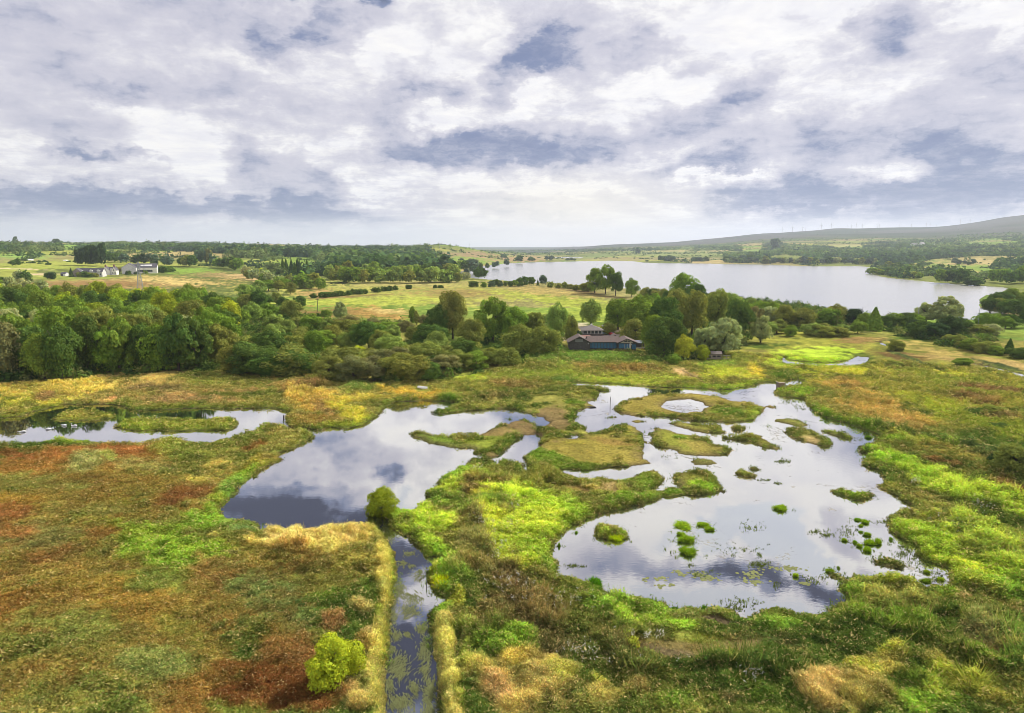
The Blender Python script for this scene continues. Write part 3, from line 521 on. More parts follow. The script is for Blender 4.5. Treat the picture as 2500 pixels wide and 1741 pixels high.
br('c', 850, 640, 130, 60, 30, (104, 140, 30), 1.0, 1); br('c', 1200, 930, 460, 100, 3, (88, 122, 26), .9, 4); br('c', 1350, 1050, 420, 70, 0, (76, 100, 30), .9, 4); br('c', 1650, 870, 160, 120, 60, (72, 96, 30), 1.0, 4); br('c', 1920, 960, 170, 200, 30, (122, 122, 62), .9, 4)
br('c', 1780, 720, 60, 60, 0, (164, 132, 76), 1.0, 4); br('c', 2100, 860, 160, 110, 0, (92, 104, 40), 1.0, 4); br('c', 2130, 1200, 200, 180, 0, (92, 116, 42), 1.0, 4); br('c', 1850, 1100, 260, 60, 15, (134, 120, 66), .9, 4)
br('c', 1150, 1230, 280, 110, 4, (164, 150, 56), 1.2, 2); br('c', 1150, 1180, 150, 30, 0, (180, 178, 34), 1.1, 1); br('c', 950, 1280, 130, 70, 0, (170, 170, 40), 1.1, 1); br('c', 1560, 1250, 220, 80, 10, (162, 146, 60), 1.2, 2); br('c', 1600, 1300, 160, 60, 20, (160, 170, 28), 1.0, 1)
br('c', 700, 1430, 260, 160, 0, (176, 140, 84), 1.4, 2); br('c', 1000, 1480, 240, 130, 0, (156, 138, 62), 1.3, 2); br('c', 1450, 1460, 260, 120, 0, (88, 138, 26), 1.1, 1); br('c', 1300, 1380, 160, 60, 0, (66, 100, 28), 1.0, 4); br('c', 1850, 1400, 300, 120, 15, (138, 142, 40), 1.0, 4)
br('c', 300, 1270, 360, 110, 0, (66, 84, 34), 1.0, 4); br('c', 150, 1500, 180, 70, 0, (74, 120, 28), 1.0, 1); br('c', 2100, 1520, 220, 90, 0, (144, 144, 44), 1.1, 1); br('c', 1900, 1230, 200, 50, 20, (104, 124, 34), 1.0, 4)
br('c', 2150, 720, 200, 60, 8, (112, 140, 34), 1.0, 4); br('c', 2160, 830, 130, 30, 5, (150, 132, 66), 1.0, 4)
def strip(t, pts, w_, col, h, k, soft=.5, n=5):
    for (xa, ya), (xb, yb) in zip(pts[:-1], pts[1:]):
        for i in range(n):
            f = (i + .5) / n; x = xa + (xb - xa) * f; y = ya + (yb - ya) * f; L = math.hypot(xb - xa, yb - ya)
            br(t, x, y, L / n * 1.1 + w_ * .4, w_, math.degrees(math.atan2(yb - ya, xb - xa)), col, h, k, soft)
strip('a', [(990, 60), (1100, 150), (1135, 300), (1135, 450), (1110, 620), (1095, 800), (1065, 950), (1060, 1100), (1055, 1300), (1075, 1512), (1080, 1750)], 50, (196, 170, 80), 1.15, 2, 1.0)
strip('a', [(1070, 80), (1150, 180), (1170, 330), (1172, 450), (1150, 620), (1130, 800), (1110, 950), (1095, 1100)], 18, (186, 186, 44), .7, 1, 1.0)
strip('a', [(1560, 760), (1595, 900), (1600, 1100), (1612, 1300), (1650, 1512), (1690, 1700)], 58, (196, 170, 84), 1.15, 2, 1.0)
strip('a', [(180, 110), (400, 130), (620, 140), (860, 110)], 60, (204, 172, 94), 1.2, 2, 1.0)
br('h', 1830, 1175, 190, 34, 0, (120, 140, 48), .2, 1, .5); br('h', 800, 1092, 330, 22, 0, (96, 126, 46), .3, 4, .5); br('6', 1480, 185, 90, 34, 0, (150, 150, 52), .2, 1, .5)
print('strokes', len(BR))
nE = (nA * 1.1 + nB * .7)
dith = np.clip(.5 * np.random.default_rng(9).random(len(GX)) + .5 * sstep(.3, .7, fbm(GX, GY, 1.6, 2, 77)), 0, 1)
strip('m', [(1860, 330), (1940, 420), (2010, 505), (2120, 590)], 6, (58, 56, 26), .08, 0, .4); strip('a', [(270, 690), (350, 770), (450, 850)], 9, (62, 66, 34), .08, 0, .4); strip('m', [(2180, 620), (2296, 760)], 7, (62, 66, 34), .08, 0, .4)
for (t_, x, y, rx, ry, tl, col, h, k, soft) in BR:
    x0, y0, kk = TL[t_]; cx, cy = x0 + x / kk, y0 + y / kk; a_, b_ = rx / kk, ry / kk
    far = cy < 800
    px_, py_ = (PXF, PYF) if far else (PXX, PYY)
    m = (np.abs(px_ - cx) < a_ * 1.7 + 4) & (np.abs(py_ - cy) < max(a_ * abs(math.sin(R(tl))), b_) * 1.9 + b_ + 4)
    m &= (GR > 330) if far else (GR < 600)
    if far: m &= GR < 4500
    i = np.nonzero(m)[0]
    if not len(i): continue
    ca, sa = math.cos(R(tl)), math.sin(R(tl))
    u = ((px_[i] - cx) * ca + (py_[i] - cy) * sa) / a_; v = (-(px_[i] - cx) * sa + (py_[i] - cy) * ca) / b_
    q = 1.0 - np.hypot(u, v) + nE[i] * (1.9 if soft == 1 else .7)
    w = sstep(-.32 * soft, .5 * soft, q)
    wc = w * (.92 if k == 0 else 1.0)
    C[i] = C[i] * (1 - wc[:, None]) + alb(col) * wc[:, None]
    if h is not None: HV[i] = HV[i] * (1 - w) + h * w
    if k is not None: KD[i[w > (.5 if soft < 1 else .22 + .56 * dith[i])]] = k
# drowned shore: fringe of lush grass, or bare mud round the cropped islands
fr = sstep(2.6, .5, SD) * (GR < 400)
isl = (KD == 3)
fc = np.where(isl[:, None], alb((112, 92, 62)), alb((112, 140, 34)))
w = (fr * np.where(isl, .55, .4))[:, None]; C = C * (1 - w) + fc * w
under = SD < 0
C[under] = alb((70, 62, 46)); C[LD < 0] = alb((70, 62, 46))
# mottling at several sizes
kk = np.where(KD == 3, .35, np.where(KD == 0, .55, .8)) * (GR < 900)
C = C * np.clip(1 + (nB * 1.1 + nA * .8)[:, None] * kk[:, None] * np.array([1.0, .85, .8]), .35, 1.8)
r0 = sstep(.0, .18, fbm(GX, GY, 4.5, 3, 91) - .52) * (KD == 0) * (GR < 300)
C = C * (1 - .5 * r0[:, None]) + alb((128, 84, 42)) * .5 * r0[:, None]
sat = sstep(-6, -20, np.zeros(1))
C[KD == 0] *= np.array([1.16, 1.10, 1.0])
mud = (sstep(.8, .1, SD) * .6 * (GR < 300))[:, None]; C = C * (1 - mud) + alb((84, 72, 50)) * mud
C = np.clip(C, .004, .7)
print('colour', round(time.time() - T0, 1))

# height of the ground sheet
MND = (fbm(GX, GY, 1.7, 3, 101) - .5) * 2; MND2 = (fbm(GX, GY, 5.5, 3, 111) - .5) * 2
MND = np.where(KD == 2, MND * .4, MND); MND2 = np.where(KD == 2, MND2 * .5, np.where(KD == 4, MND2 * 1.7, MND2)); MND = np.where(KD == 4, MND * 1.4, MND)
rough = np.where(GR < 520, 1.0, 0.0)
Z = HG.copy()
Z = Z + rough * sstep(0, 2.0, SD) * (HV * (.30 * MND + .30 * MND2) + .30 * HV)
zb = np.clip(SD * .28, -.8, .32)
Z = np.where((SD < 6) & (GR < 460), np.minimum(Z, zb + np.clip(SD - .4, 0, 3) * .35 * HV + np.clip(SD, 0, 2) * .2 * MND * HV), Z)
lb = sstep(-2, 60, LD)
Z = np.where(LD < 60, np.where(LD < 0, -1.5 + 0 * Z, .25 + (Z - .25) * lb), Z)
Z = Z + sstep(9000, 15500, GR) * 26 * (.6 + .8 * fbm(GX, GY, 1500, 3, 301))

def new_mesh(name, verts, faces, nper, col=None, smooth=True, mat=None, colname='col'):
    """verts (n,3); faces flat index array; nper vertices per face"""
    me = bpy.data.meshes.new(name)
    nv, nf = len(verts), len(faces) // nper
    me.vertices.add(nv); me.vertices.foreach_set('co', np.ascontiguousarray(verts, dtype=np.float32).ravel())
    me.loops.add(nf * nper); me.loops.foreach_set('vertex_index', np.ascontiguousarray(faces, dtype=np.int32).ravel())
    me.polygons.add(nf); me.polygons.foreach_set('loop_start', np.arange(0, nf * nper, nper, dtype=np.int32))
    me.polygons.foreach_set('use_smooth', np.full(nf, smooth, dtype=bool))
    me.update(calc_edges=True)
    if col is not None:
        at_ = me.color_attributes.new(colname, 'FLOAT_COLOR' if nv < 2000000 else 'BYTE_COLOR', 'POINT')
        cc = np.ones((nv, 4), np.float32); cc[:, :3] = col
        at_.data.foreach_set('color', cc.ravel())
    if mat is not None: me.materials.append(mat)
    return me
def link(me, name, parent=None, **props):
    o = bpy.data.objects.new(name, me); COL.objects.link(o)
    if parent is not None: o.parent = parent
    for k, v in props.items(): o[k] = v
    return o

def material(name):
    m = bpy.data.materials.new(name); m.use_nodes = True; nt = m.node_tree; nt.nodes.clear()
    return m, nt

# ground material: land-cover colour, broken up by fine procedural grain
gm, nt = material('meadow_ground')
N, put, M_, V_, MIX, RNG, NOISE, COMB = node_tools(nt)
va = N('ShaderNodeVertexColor'); va.layer_name = 'col'
geo = N('ShaderNodeNewGeometry'); pos = geo.outputs['Position']
g1 = NOISE(pos, 2.2, 6, .65); g2 = NOISE(pos, .12, 6, .6)
v1 = RNG(g1.outputs[0], .3, .7, .55, 1.45); v2 = RNG(g2.outputs[0], .3, .7, .8, 1.2)
colr = MIX(1.0, va.outputs[0], COMB(M_('MULTIPLY', v1, v2), M_('MULTIPLY', v1, v2), M_('MULTIPLY', v1, v2)), 'MULTIPLY')
bs = N('ShaderNodeBsdfDiffuse'); put(bs.inputs[0], colr)
bp = N('ShaderNodeBump'); bp.inputs['Strength'].default_value = .6; bp.inputs['Distance'].default_value = .35
g3 = NOISE(pos, 3.0, 5, .7); put(bp.inputs['Height'], g3.outputs[0]); nt.links.new(bp.outputs[0], bs.inputs['Normal'])
o_ = N('ShaderNodeOutputMaterial'); nt.links.new(bs.outputs[0], o_.inputs[0])

ii = np.arange(NR - 1)[:, None] * NA + np.arange(NA - 1)[None, :]
F = np.stack([ii, ii + 1, ii + 1 + NA, ii + NA], -1).reshape(-1)
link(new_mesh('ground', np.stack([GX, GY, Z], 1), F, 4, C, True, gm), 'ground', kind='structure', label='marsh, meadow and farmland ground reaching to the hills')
print('ground', round(time.time() - T0, 1))

# ------------------------------------------------------------------ water
def water_mat(name, deep, f0, rough, bump_scale, bump_d, scum=None, fmax=.95):
    m, nt = material(name)
    N, put, M_, V_, MIX, RNG, NOISE, COMB = node_tools(nt)
    geo = N('ShaderNodeNewGeometry'); pos = geo.outputs['Position']
    gl = N('ShaderNodeBsdfGlossy'); gl.inputs[0].default_value = (1.0, .985, .955, 1); gl.inputs['Roughness'].default_value = rough
    df = N('ShaderNodeBsdfDiffuse'); df.inputs[0].default_value = (*deep, 1)
    fr = N('ShaderNodeLayerWeight'); fr.inputs[0].default_value = .5
    fac = RNG(fr.outputs['Facing'], .35, .86, f0, fmax, smooth=False)
    calm = NOISE(V_('MULTIPLY', pos, (1, .35, 1)), .035, 3, .5)
    wv = NOISE(V_('MULTIPLY', pos, (1.0, 1.6, 1)), bump_scale, 4, .6)
    b = N('ShaderNodeBump'); b.inputs['Distance'].default_value = bump_d
    put(b.inputs['Strength'], RNG(calm.outputs[0], .38, .68, .25, 1.0)); put(b.inputs['Height'], wv.outputs[0])
    nt.links.new(b.outputs[0], gl.inputs['Normal'])
    ms = N('ShaderNodeMixShader'); nt.links.new(df.outputs[0], ms.inputs[1]); nt.links.new(gl.outputs[0], ms.inputs[2])
    if scum:
        a = NOISE(V_('MULTIPLY', pos, (1, .8, 1)), .11, 5, .62, .9); c_ = NOISE(pos, 1.1, 5, .7)
        s = M_('MULTIPLY', RNG(a.outputs[0], .56, .66), RNG(c_.outputs[0], .42, .62))
        sx = N('ShaderNodeSeparateXYZ'); put(sx.inputs[0], pos)
        s = M_('MULTIPLY', s, RNG(sx.outputs[0], 6, 24))
        put(df.inputs[0], MIX(s, (*deep, 1), (*scum, 1)))
        fac = M_('MULTIPLY', fac, RNG(s, 0, 1, 1.0, .45))
    put(ms.inputs[0], fac)
    o_ = N('ShaderNodeOutputMaterial'); nt.links.new(ms.outputs[0], o_.inputs[0])
    return m
def annulus(name, r0, r1, mat, nr, a0=-64, a1=64, na=160, **p):
    rs = np.linspace(r0, r1, nr); az_ = np.radians(np.linspace(a0, a1, na))
    rr, aa = np.meshgrid(rs, az_, indexing='ij'); v = np.stack([(rr * np.sin(aa)).ravel(), (rr * np.cos(aa)).ravel(), np.zeros(rr.size)], 1)
    i = np.arange(nr - 1)[:, None] * na + np.arange(na - 1)[None, :]
    f = np.stack([i, i + 1, i + 1 + na, i + na], -1).reshape(-1)
    return link(new_mesh(name, v, f, 4, None, True, mat), name, **p)
annulus('pond_water', 34, 348, water_mat('pond_water', (.022, .023, .030), .43, .008, 1.1, .003, scum=(.30, .27, .17)), 40, kind='structure', label='calm pond water mirroring the clouds')
annulus('lake_water', 348.2, 5200, water_mat('lake_water', (.16, .16, .18), .40, .20, .5, .10, None, .80), 80, kind='structure', label='wide pale grey lake with fine ripples')
# ------------------------------------------------------------------ land-cover lookup for everything that stands on the ground
rng = np.random.default_rng(7)
def gidx(x, y):
    a = np.degrees(np.arctan2(x, y)); r = np.hypot(x, y)
    ci = np.clip(np.round(np.interp(a, az_c, np.arange(NA))).astype(int), 0, NA - 1)
    ri = np.clip(np.round(np.interp(r, r_c, np.arange(NR))).astype(int), 0, NR - 1)
    return ri * NA + ci
WOODS = [seg(s) for s in (
 "f -400,1360 0,1350 500,1335 1050,1285 1400,1275 2040,1245 g 0,1290 350,1310 500,1245 680,1290 850,1340 1100,1350 1500,1340 1750,1310 1950,1280 2100,1225 h 0,1190 120,1190 160,1120 430,1110 470,1020 470,950 560,860 560,780 g 2200,800 1900,950 1500,860 1400,860 1000,800 800,820 500,800 300,700 f 2200,700 1900,640 1400,700 0,700 -400,700",
 "h 1190,1010 1180,1080 1300,1120 1450,1180 1700,1140 1990,1080 i 0,1100 200,1110 420,1120 650,1150 780,1120 880,1100 1150,1110 1200,1160 1500,1200 1560,1240 1880,1280 2050,1200 1900,1110 2296,1080 2400,1000 2296,1000 1800,1010 0,860 h 1100,560 1350,640 900,760 1000,900",)]
WWP = [world_poly(p, 0.3) for p in WOODS]
def in_woods(x, y):
    o = np.zeros(len(x), bool)
    for w in WWP: o |= poly_sd(w, x, y, 1.0) < 0
    return o

# ------------------------------------------------------------------ materials for leaves and blades
def leaf_mat(name, use_obj=True, trans=.3, attr='col'):
    m, nt = material(name)
    N, put, M_, V_, MIX, RNG, NOISE, COMB = node_tools(nt)
    va = N('ShaderNodeVertexColor'); va.layer_name = attr
    c = va.outputs[0]
    if use_obj:
        oi = N('ShaderNodeObjectInfo'); c = MIX(1.0, va.outputs[0], oi.outputs['Color'], 'MULTIPLY')
    a = N('ShaderNodeBsdfDiffuse'); b = N('ShaderNodeBsdfTranslucent'); put(a.inputs[0], c)
    put(b.inputs[0], MIX(1.0, c, (1.12, 1.12, .75, 1), 'MULTIPLY'))
    s = N('ShaderNodeMixShader'); s.inputs[0].default_value = trans
    nt.links.new(a.outputs[0], s.inputs[1]); nt.links.new(b.outputs[0], s.inputs[2])
    o_ = N('ShaderNodeOutputMaterial'); nt.links.new(s.outputs[0], o_.inputs[0])
    return m
M_LEAF = leaf_mat('foliage'); M_BLADE = leaf_mat('grass_blades', False, .35)
def plain(name, rgb, rough=.8, noise_s=0, amt=.3, metal=0.0):
    m, nt = material(name)
    N, put, M_, V_, MIX, RNG, NOISE, COMB = node_tools(nt)
    p = N('ShaderNodeBsdfPrincipled'); p.inputs['Roughness'].default_value = rough; p.inputs['Metallic'].default_value = metal
    if noise_s:
        tcn = N('ShaderNodeTexCoord'); n = NOISE(tcn.outputs['Object'], noise_s, 5, .65)
        f = RNG(n.outputs[0], .3, .7, 1 - amt, 1 + amt)
        put(p.inputs['Base Color'], MIX(1.0, (*rgb, 1), COMB(f, f, f), 'MULTIPLY'))
    else: p.inputs['Base Color'].default_value = (*rgb, 1)
    o_ = N('ShaderNodeOutputMaterial'); nt.links.new(p.outputs[0], o_.inputs[0])
    return m
M_BARK = plain('bark', (.09, .07, .05), .9, 3.0, .4)

# ------------------------------------------------------------------ ground vegetation (uncountable: kind stuff)
def tri_tufts(name, x, y, z, h, col, kind, size, K, **props):
    """every tuft is a handful of blades or leaves"""
    n = len(x); T = n * K
    X = np.repeat(x, K); Y = np.repeat(y, K); Zb = np.repeat(z, K); H = np.repeat(h, K); S = np.repeat(size, K)
    g = rng.random((T, 8)); ang = g[:, 0] * 2 * math.pi; rad = np.sqrt(g[:, 1]) * S
    cx = X + np.cos(ang) * rad; cy = Y + np.sin(ang) * rad
    ph = g[:, 2] * 2 * math.pi
    L = S * (.5 + .6 * g[:, 3]); z0 = Zb + H * (g[:, 4] ** (.45 if kind == 'plume' else .6))
    el_ = (g[:, 5] - .35) * 1.2
    W = L * (.45 + .4 * g[:, 6]); roll = (g[:, 7] - .5) * 1.4
    dx, dy, dz = np.cos(ph) * np.cos(el_) * L, np.sin(ph) * np.cos(el_) * L, np.sin(el_) * L
    wx, wy, wz = -np.sin(ph) * np.cos(roll) * W, np.cos(ph) * np.cos(roll) * W, np.sin(roll) * W
    a0 = np.stack([cx - wx / 2, cy - wy / 2, z0 - wz / 2], 1); a1 = np.stack([cx + wx / 2, cy + wy / 2, z0 + wz / 2], 1)
    a2 = np.stack([cx + dx, cy + dy, z0 + dz], 1)
    L = H * (.55 + .6 * g[:, 3]); lean = .25 + .45 * g[:, 4]
    W = S * (.30 + .25 * g[:, 6]); wa = g[:, 5] * 2 * math.pi
    wx, wy = np.cos(wa) * W / 2, np.sin(wa) * W / 2; z0 = Zb - .05
    p0 = np.stack([cx - wx, cy - wy, z0], 1); p1 = np.stack([cx + wx, cy + wy, z0], 1)
    p2 = np.stack([cx + np.cos(ph) * L * lean, cy + np.sin(ph) * L * lean, z0 + L], 1)
    lf = (rng.random(T) < dict(leaf=.93, blade=.12, mixed=.62, plume=.45)[kind])[:, None]
    p0 = np.where(lf, a0, p0); p1 = np.where(lf, a1, p1); p2 = np.where(lf, a2, p2)
    v = np.stack([p0, p1, p2], 1).reshape(-1, 3)
    cc = np.repeat(col, K, 0) * ((.5 + 1.0 * rng.random((T, 1))) if kind == 'plume' else (.72 + .56 * rng.random((T, 1))))
    cc = np.repeat(cc, 3, 0)
    me = new_mesh(name, v, np.arange(T * 3), 3, np.clip(cc, 0, 1), False, M_BLADE)
    o = link(me, name, kind='stuff', **props); return o

NT = 820000
sa = rng.uniform(-44, 44, NT); sy_ = 850 + 1250 * rng.random(NT) ** 1.15
dlt = np.degrees(np.arctan((sy_ - 870.5) / FOC)) + PITCH
rr = 39.7 / np.tan(np.radians(dlt)); tx = rr * np.sin(np.radians(sa)); ty = rr * np.cos(np.radians(sa))
ok = (dlt < 47); tx, ty, rr = tx[ok], ty[ok], rr[ok]
gi = gidx(tx, ty)
ok = (SD[gi] > .05) & ~in_woods(tx, ty)
tx, ty, rr, gi = tx[ok], ty[ok], rr[ok], gi[ok]
kd = KD[gi]; hv = HV[gi]; zg = Z[gi]
dens = rng.random(len(tx))
clump = .55 * fbm(tx, ty, 1.5, 2, 131) + .45 * fbm(tx, ty, 4.2, 2, 137); clump = sstep(.25, .75, clump); hvv = hv * np.where(kd == 2, .35 + .95 * clump, np.where(kd == 4, .12 + 1.75 * clump ** 1.3, .22 + 1.25 * clump)) * sstep(-.3, 1.6, SD[gi] + .3)
cl = C[gi] * 1.45 * np.where(kd == 4, .72 + .6 * clump, 1.0)[:, None]  # rough herbs darker in clump gaps, lighter on tops: shading put into colour
sz = np.clip(.19 + rr / 850, .25, .55) * (.8 + .5 * rng.random(len(tx)))
cl = cl * (.66 + .66 * fbm(tx, ty, 1.1, 2, 141))[:, None] * (.86 + .28 * fbm(tx, ty, 6, 2, 147))[:, None]
hue = 1 + (rng.random((len(tx), 3)) - .5) * np.array([.36, .22, .2]); cl = cl * hue
cl[kd == 2] = cl[kd == 2] * np.array([1.22, 1.30, 1.25]); cl[kd == 1] *= 1.12; cl[kd == 4] *= 1.3
# a share of blades dead and straw-coloured, a share deep green
q = rng.random(len(tx)); straw = (q < np.where(kd == 0, .04, .10)) & (kd != 3); cl[straw] = cl[straw] * .4 + alb((206, 178, 110)) * .8
deep = (q > np.where(kd == 0, .93, .86)) & (kd != 2); cl[deep] = cl[deep] * np.array([.52, .60, .5])
pick = lambda m: [a[m] for a in (tx, ty, zg, hvv, cl)]
A = dict(category='vegetation')
m = (kd == 0); tri_tufts('meadow_herbage', *pick(m), 'leaf', sz[m] * .95, 5, label='low leafy meadow herbage turning rust and brown', **A)
m = (kd == 1); tri_tufts('marsh_grass', *pick(m), 'mixed', sz[m] * 1.15, 6, label='lush marsh grass in lime, olive and straw tones', **A)
m = (kd == 4); tri_tufts('rough_herbage', *pick(m), 'leaf', sz[m] * 1.2, 6, label='rough tangled herbs and rushes round the ponds', **A)
m = (kd == 2); tri_tufts('reeds', *pick(m), 'plume', sz[m] * .72, 12, label='tall golden reeds lining the ditch and pond', **A)
m = (kd == 3) & (dens < .45); tri_tufts('cropped_turf', *pick(m), 'blade', sz[m] * .9, 3, label='short cropped turf on islands and mud flats', **A)
# taller plants poking out for relief
m = (kd == 4) & (dens < .16); a_ = pick(m); a_[3] = a_[3] * 1.7; a_[4] = a_[4] * .9
tri_tufts('dock_stems', *a_, 'blade', sz[m] * 1.1, 5, label='taller dark seed stems scattered through the rough herbage', **A)
# white flower heads
FL = [('b', 150, 500, 260, 120), ('b', 620, 620, 300, 90), ('b', 700, 1020, 220, 70), ('b', 1000, 1130, 500, 60), ('a', 2000, 160, 140, 160), ('a', 2100, 480, 200, 120), ('6', 2000, 1350, 120, 60),
      ('6', 2200, 1380, 120, 50), ('8', 1350, 1140, 60, 26), ('8', 1900, 1340, 100, 60), ('b', 1300, 900, 180, 40), ('c', 120, 1300, 100, 60), ('c', 1700, 150, 200, 90), ('b', 60, 200, 120, 120), ('7', 60, 1200, 60, 80), ('b', 350, 640, 200, 60), ('6', 1960, 890, 60, 30)]
fx, fy = [], []
for (t_, x, y, rx, ry) in FL:
    x0, y0, k_ = TL[t_]; n = 26; u = rng.normal(0, .5, (n, 2))
    fx.append(x0 + (x + u[:, 0] * rx) / k_); fy.append(y0 + (y + u[:, 1] * ry) / k_)
fw = at(np.concatenate(fx), np.concatenate(fy), 0.8); gi2 = gidx(fw[:, 0], fw[:, 1]); ok = SD[gi2] > .6
fw = fw[ok]; zf = Z[gi2[ok]]
n = len(fw); tri_tufts('white_flowers', fw[:, 0], fw[:, 1], zf + .55, np.full(n, .55), np.tile([.62, .60, .52], (n, 1)), 'leaf', np.full(n, .16), 6, label='white flower heads dotted over the rough ground', category='flowers')
# floating leaves in the ditch and weed on the lagoon
PW = [('a', 1310, 230, 60, 24), ('a', 1240, 310, 60, 30), ('a', 1330, 330, 30, 12), ('a', 1395, 400, 50, 50), ('a', 1230, 500, 50, 60), ('a', 1330, 590, 90, 50), ('a', 1310, 690, 90, 60), ('a', 1190, 620, 20, 120), ('a', 1220, 540, 40, 60),
      ('a', 1200, 880, 50, 50), ('a', 1420, 820, 70, 50), ('a', 1440, 1000, 70, 110), ('a', 1230, 1130, 100, 110), ('a', 1160, 1000, 40, 40), ('a', 1350, 1300, 40, 60), ('a', 1230, 1420, 110, 80), ('a', 1470, 1330, 60, 160), ('a', 1150, 1280, 40, 60), ('a', 1440, 1150, 40, 40), ('a', 1250, 1600, 150, 100), ('a', 1470, 1500, 60, 90),
      ('a', 1190, 740, 30, 60), ('a', 1150, 120, 60, 30), ('a', 1290, 870, 30, 20)]
fx, fy = [], []
for (t_, x, y, rx, ry) in PW:
    x0, y0, k_ = TL[t_]; n = int(18 + rx * ry / 34); u = rng.normal(0, .48, (n, 2))
    fx.append(x0 + (x + u[:, 0] * rx) / k_); fy.append(y0 + (y + u[:, 1] * ry) / k_)
fw = at(np.concatenate(fx), np.concatenate(fy), 0.02); gi2 = gidx(fw[:, 0], fw[:, 1]); fw = fw[SD[gi2] < -.05]
n = len(fw); th = rng.random(n) * .9 - 2.0 + .5 * np.sin(fw[:, 1] * .7); L = .35 + .5 * rng.random(n); W = .035 + .03 * rng.random(n)
dx, dy = np.cos(th) * L, np.sin(th) * L; px_, py_ = -np.sin(th) * W, np.cos(th) * W
zz_ = .008 + .03 * rng.random(n)
v = np.stack([np.stack([fw[:, 0] - px_, fw[:, 1] - py_, zz_], 1), np.stack([fw[:, 0] + px_, fw[:, 1] + py_, zz_], 1), np.stack([fw[:, 0] + dx, fw[:, 1] + dy, zz_ + .02], 1)], 1).reshape(-1, 3)
cc = np.repeat(alb((136, 142, 104)) * .8 * (.7 + .6 * rng.random((n, 1))), 3, 0)
link(new_mesh('floating_pondweed', v, np.arange(n * 3), 3, np.clip(cc, 0, 1), False, M_BLADE), 'floating_pondweed', kind='stuff', label='pale strap leaves floating in streaks on the ditch', category='water plants')
WD = [('8', 250, 435, 90, 26, 90), ('8', 340, 480, 60, 30, 40), ('8', 175, 955, 60, 16, 70), ('8', 145, 1150, 36, 10, 30), ('c', 620, 185, 60, 20, 40), ('c', 700, 215, 60, 14, 40), ('c', 860, 190, 90, 60, 60), ('c', 1330, 320, 90, 60, 70), ('c', 1450, 440, 120, 60, 70), ('c', 1290, 370, 60, 40, 40),
      ('c', 1560, 540, 80, 50, 60), ('c', 620, 560, 80, 30, 40), ('c', 200, 440, 80, 30, 40), ('c', 170, 370, 20, 16, 20), ('b', 640, 335, 110, 12, 50), ('b', 2130, 320, 90, 30, 50), ('b', 1600, 330, 30, 14, 20), ('b', 1700, 400, 90, 30, 40), ('b', 1980, 620, 200, 40, 60), ('b', 1900, 680, 120, 30, 60), ('b', 940, 560, 90, 30, 50),
      ('b', 2280, 480, 30, 20, 20), ('8', 20, 1120, 60, 8, 24), ('8', 860, 760, 60, 14, 20), ('7', 1400, 770, 120, 40, 20), ('b', 1980, 200, 200, 60, 50), ('c', 130, 150, 120, 40, 50), ('8', 330, 265, 60, 20, 70), ('c', 1120, 110, 60, 16, 20), ('6', 2240, 440, 30, 14, 16), ('7', 30, 440, 40, 20, 20)]
fx, fy = [], []
for (t_, x, y, rx, ry, n) in WD:
    x0, y0, k_ = TL[t_]; u = rng.normal(0, .5, (n, 2))
    fx.append(x0 + (x + u[:, 0] * rx) / k_); fy.append(y0 + (y + u[:, 1] * ry) / k_)
fw = at(np.concatenate(fx), np.concatenate(fy), 0.02); gi2 = gidx(fw[:, 0], fw[:, 1]); fw = fw[SD[gi2] < .2]; n = len(fw)
tri_tufts('emergent_weed', fw[:, 0], fw[:, 1], np.full(n, -.02), .12 + .3 * rng.random(n) ** 2, alb((96, 112, 40)) * 1.3 * (.5 + .9 * rng.random((n, 1))), 'blade', .14 + .2 * rng.random(n), 6, label='small dark weed tufts breaking the lagoon surface', category='water plants')
ei = rng.uniform(-40, 40, 90000); ey = 855 + 900 * rng.random(90000); ed = np.degrees(np.arctan((ey - 870.5) / FOC)) + PITCH; er = 40 / np.tan(np.radians(ed)); ex_, ey_ = er * np.sin(np.radians(ei)), er * np.cos(np.radians(ei)); g2 = gidx(ex_, ey_)
ok = (SD[g2] < .25) & (SD[g2] > -1.1) & (fbm(ex_, ey_, 7, 3, 501) > .50) & (KD[g2] != 3) & (rng.random(90000) < .6 + .5 * SD[g2]); ex_, ey_, er = ex_[ok], ey_[ok], er[ok]; n = len(ex_)
tri_tufts('shore_sedge', ex_, ey_, np.full(n, -.03), .2 + .45 * rng.random(n), alb((100, 128, 34)) * 1.3 * (.55 + .8 * rng.random((n, 1))), 'mixed', .16 + er / 1200, 6, label='ragged sedge growing out into the water along the banks', category='sedge')
# lily-like pads
LPd = [('b', 1230, 440, 26, 18), ('b', 1325, 440, 20, 12), ('b', 1345, 492, 40, 14), ('b', 1380, 425, 30, 16), ('b', 1470, 380, 50, 14), ('b', 1740, 430, 90, 30), ('b', 1650, 400, 60, 30), ('b', 2080, 400, 90, 40), ('b', 2120, 460, 90, 20), ('b', 1530, 400, 30, 14), ('b', 1440, 480, 20, 10), ('c', 380, 470, 160, 22), ('c', 540, 590, 60, 12)]
fx, fy = [], []
for (t_, x, y, rx, ry) in LPd:
    x0, y0, k_ = TL[t_]; n = int(6 + rx * ry / 80); u = rng.normal(0, .5, (n, 2)); fx.append(x0 + (x + u[:, 0] * rx) / k_); fy.append(y0 + (y + u[:, 1] * ry) / k_)
fw = at(np.concatenate(fx), np.concatenate(fy), 0.02); n = len(fw); a6 = np.linspace(0, 2 * math.pi, 7)[:-1]; rd = (.10 + .16 * rng.random(n))[:, None]
v = np.stack([fw[:, 0][:, None] + np.cos(a6) * rd, fw[:, 1][:, None] + np.sin(a6) * rd, np.full((n, 6), .012) + .01 * rng.random((n, 1))], -1).reshape(-1, 3)
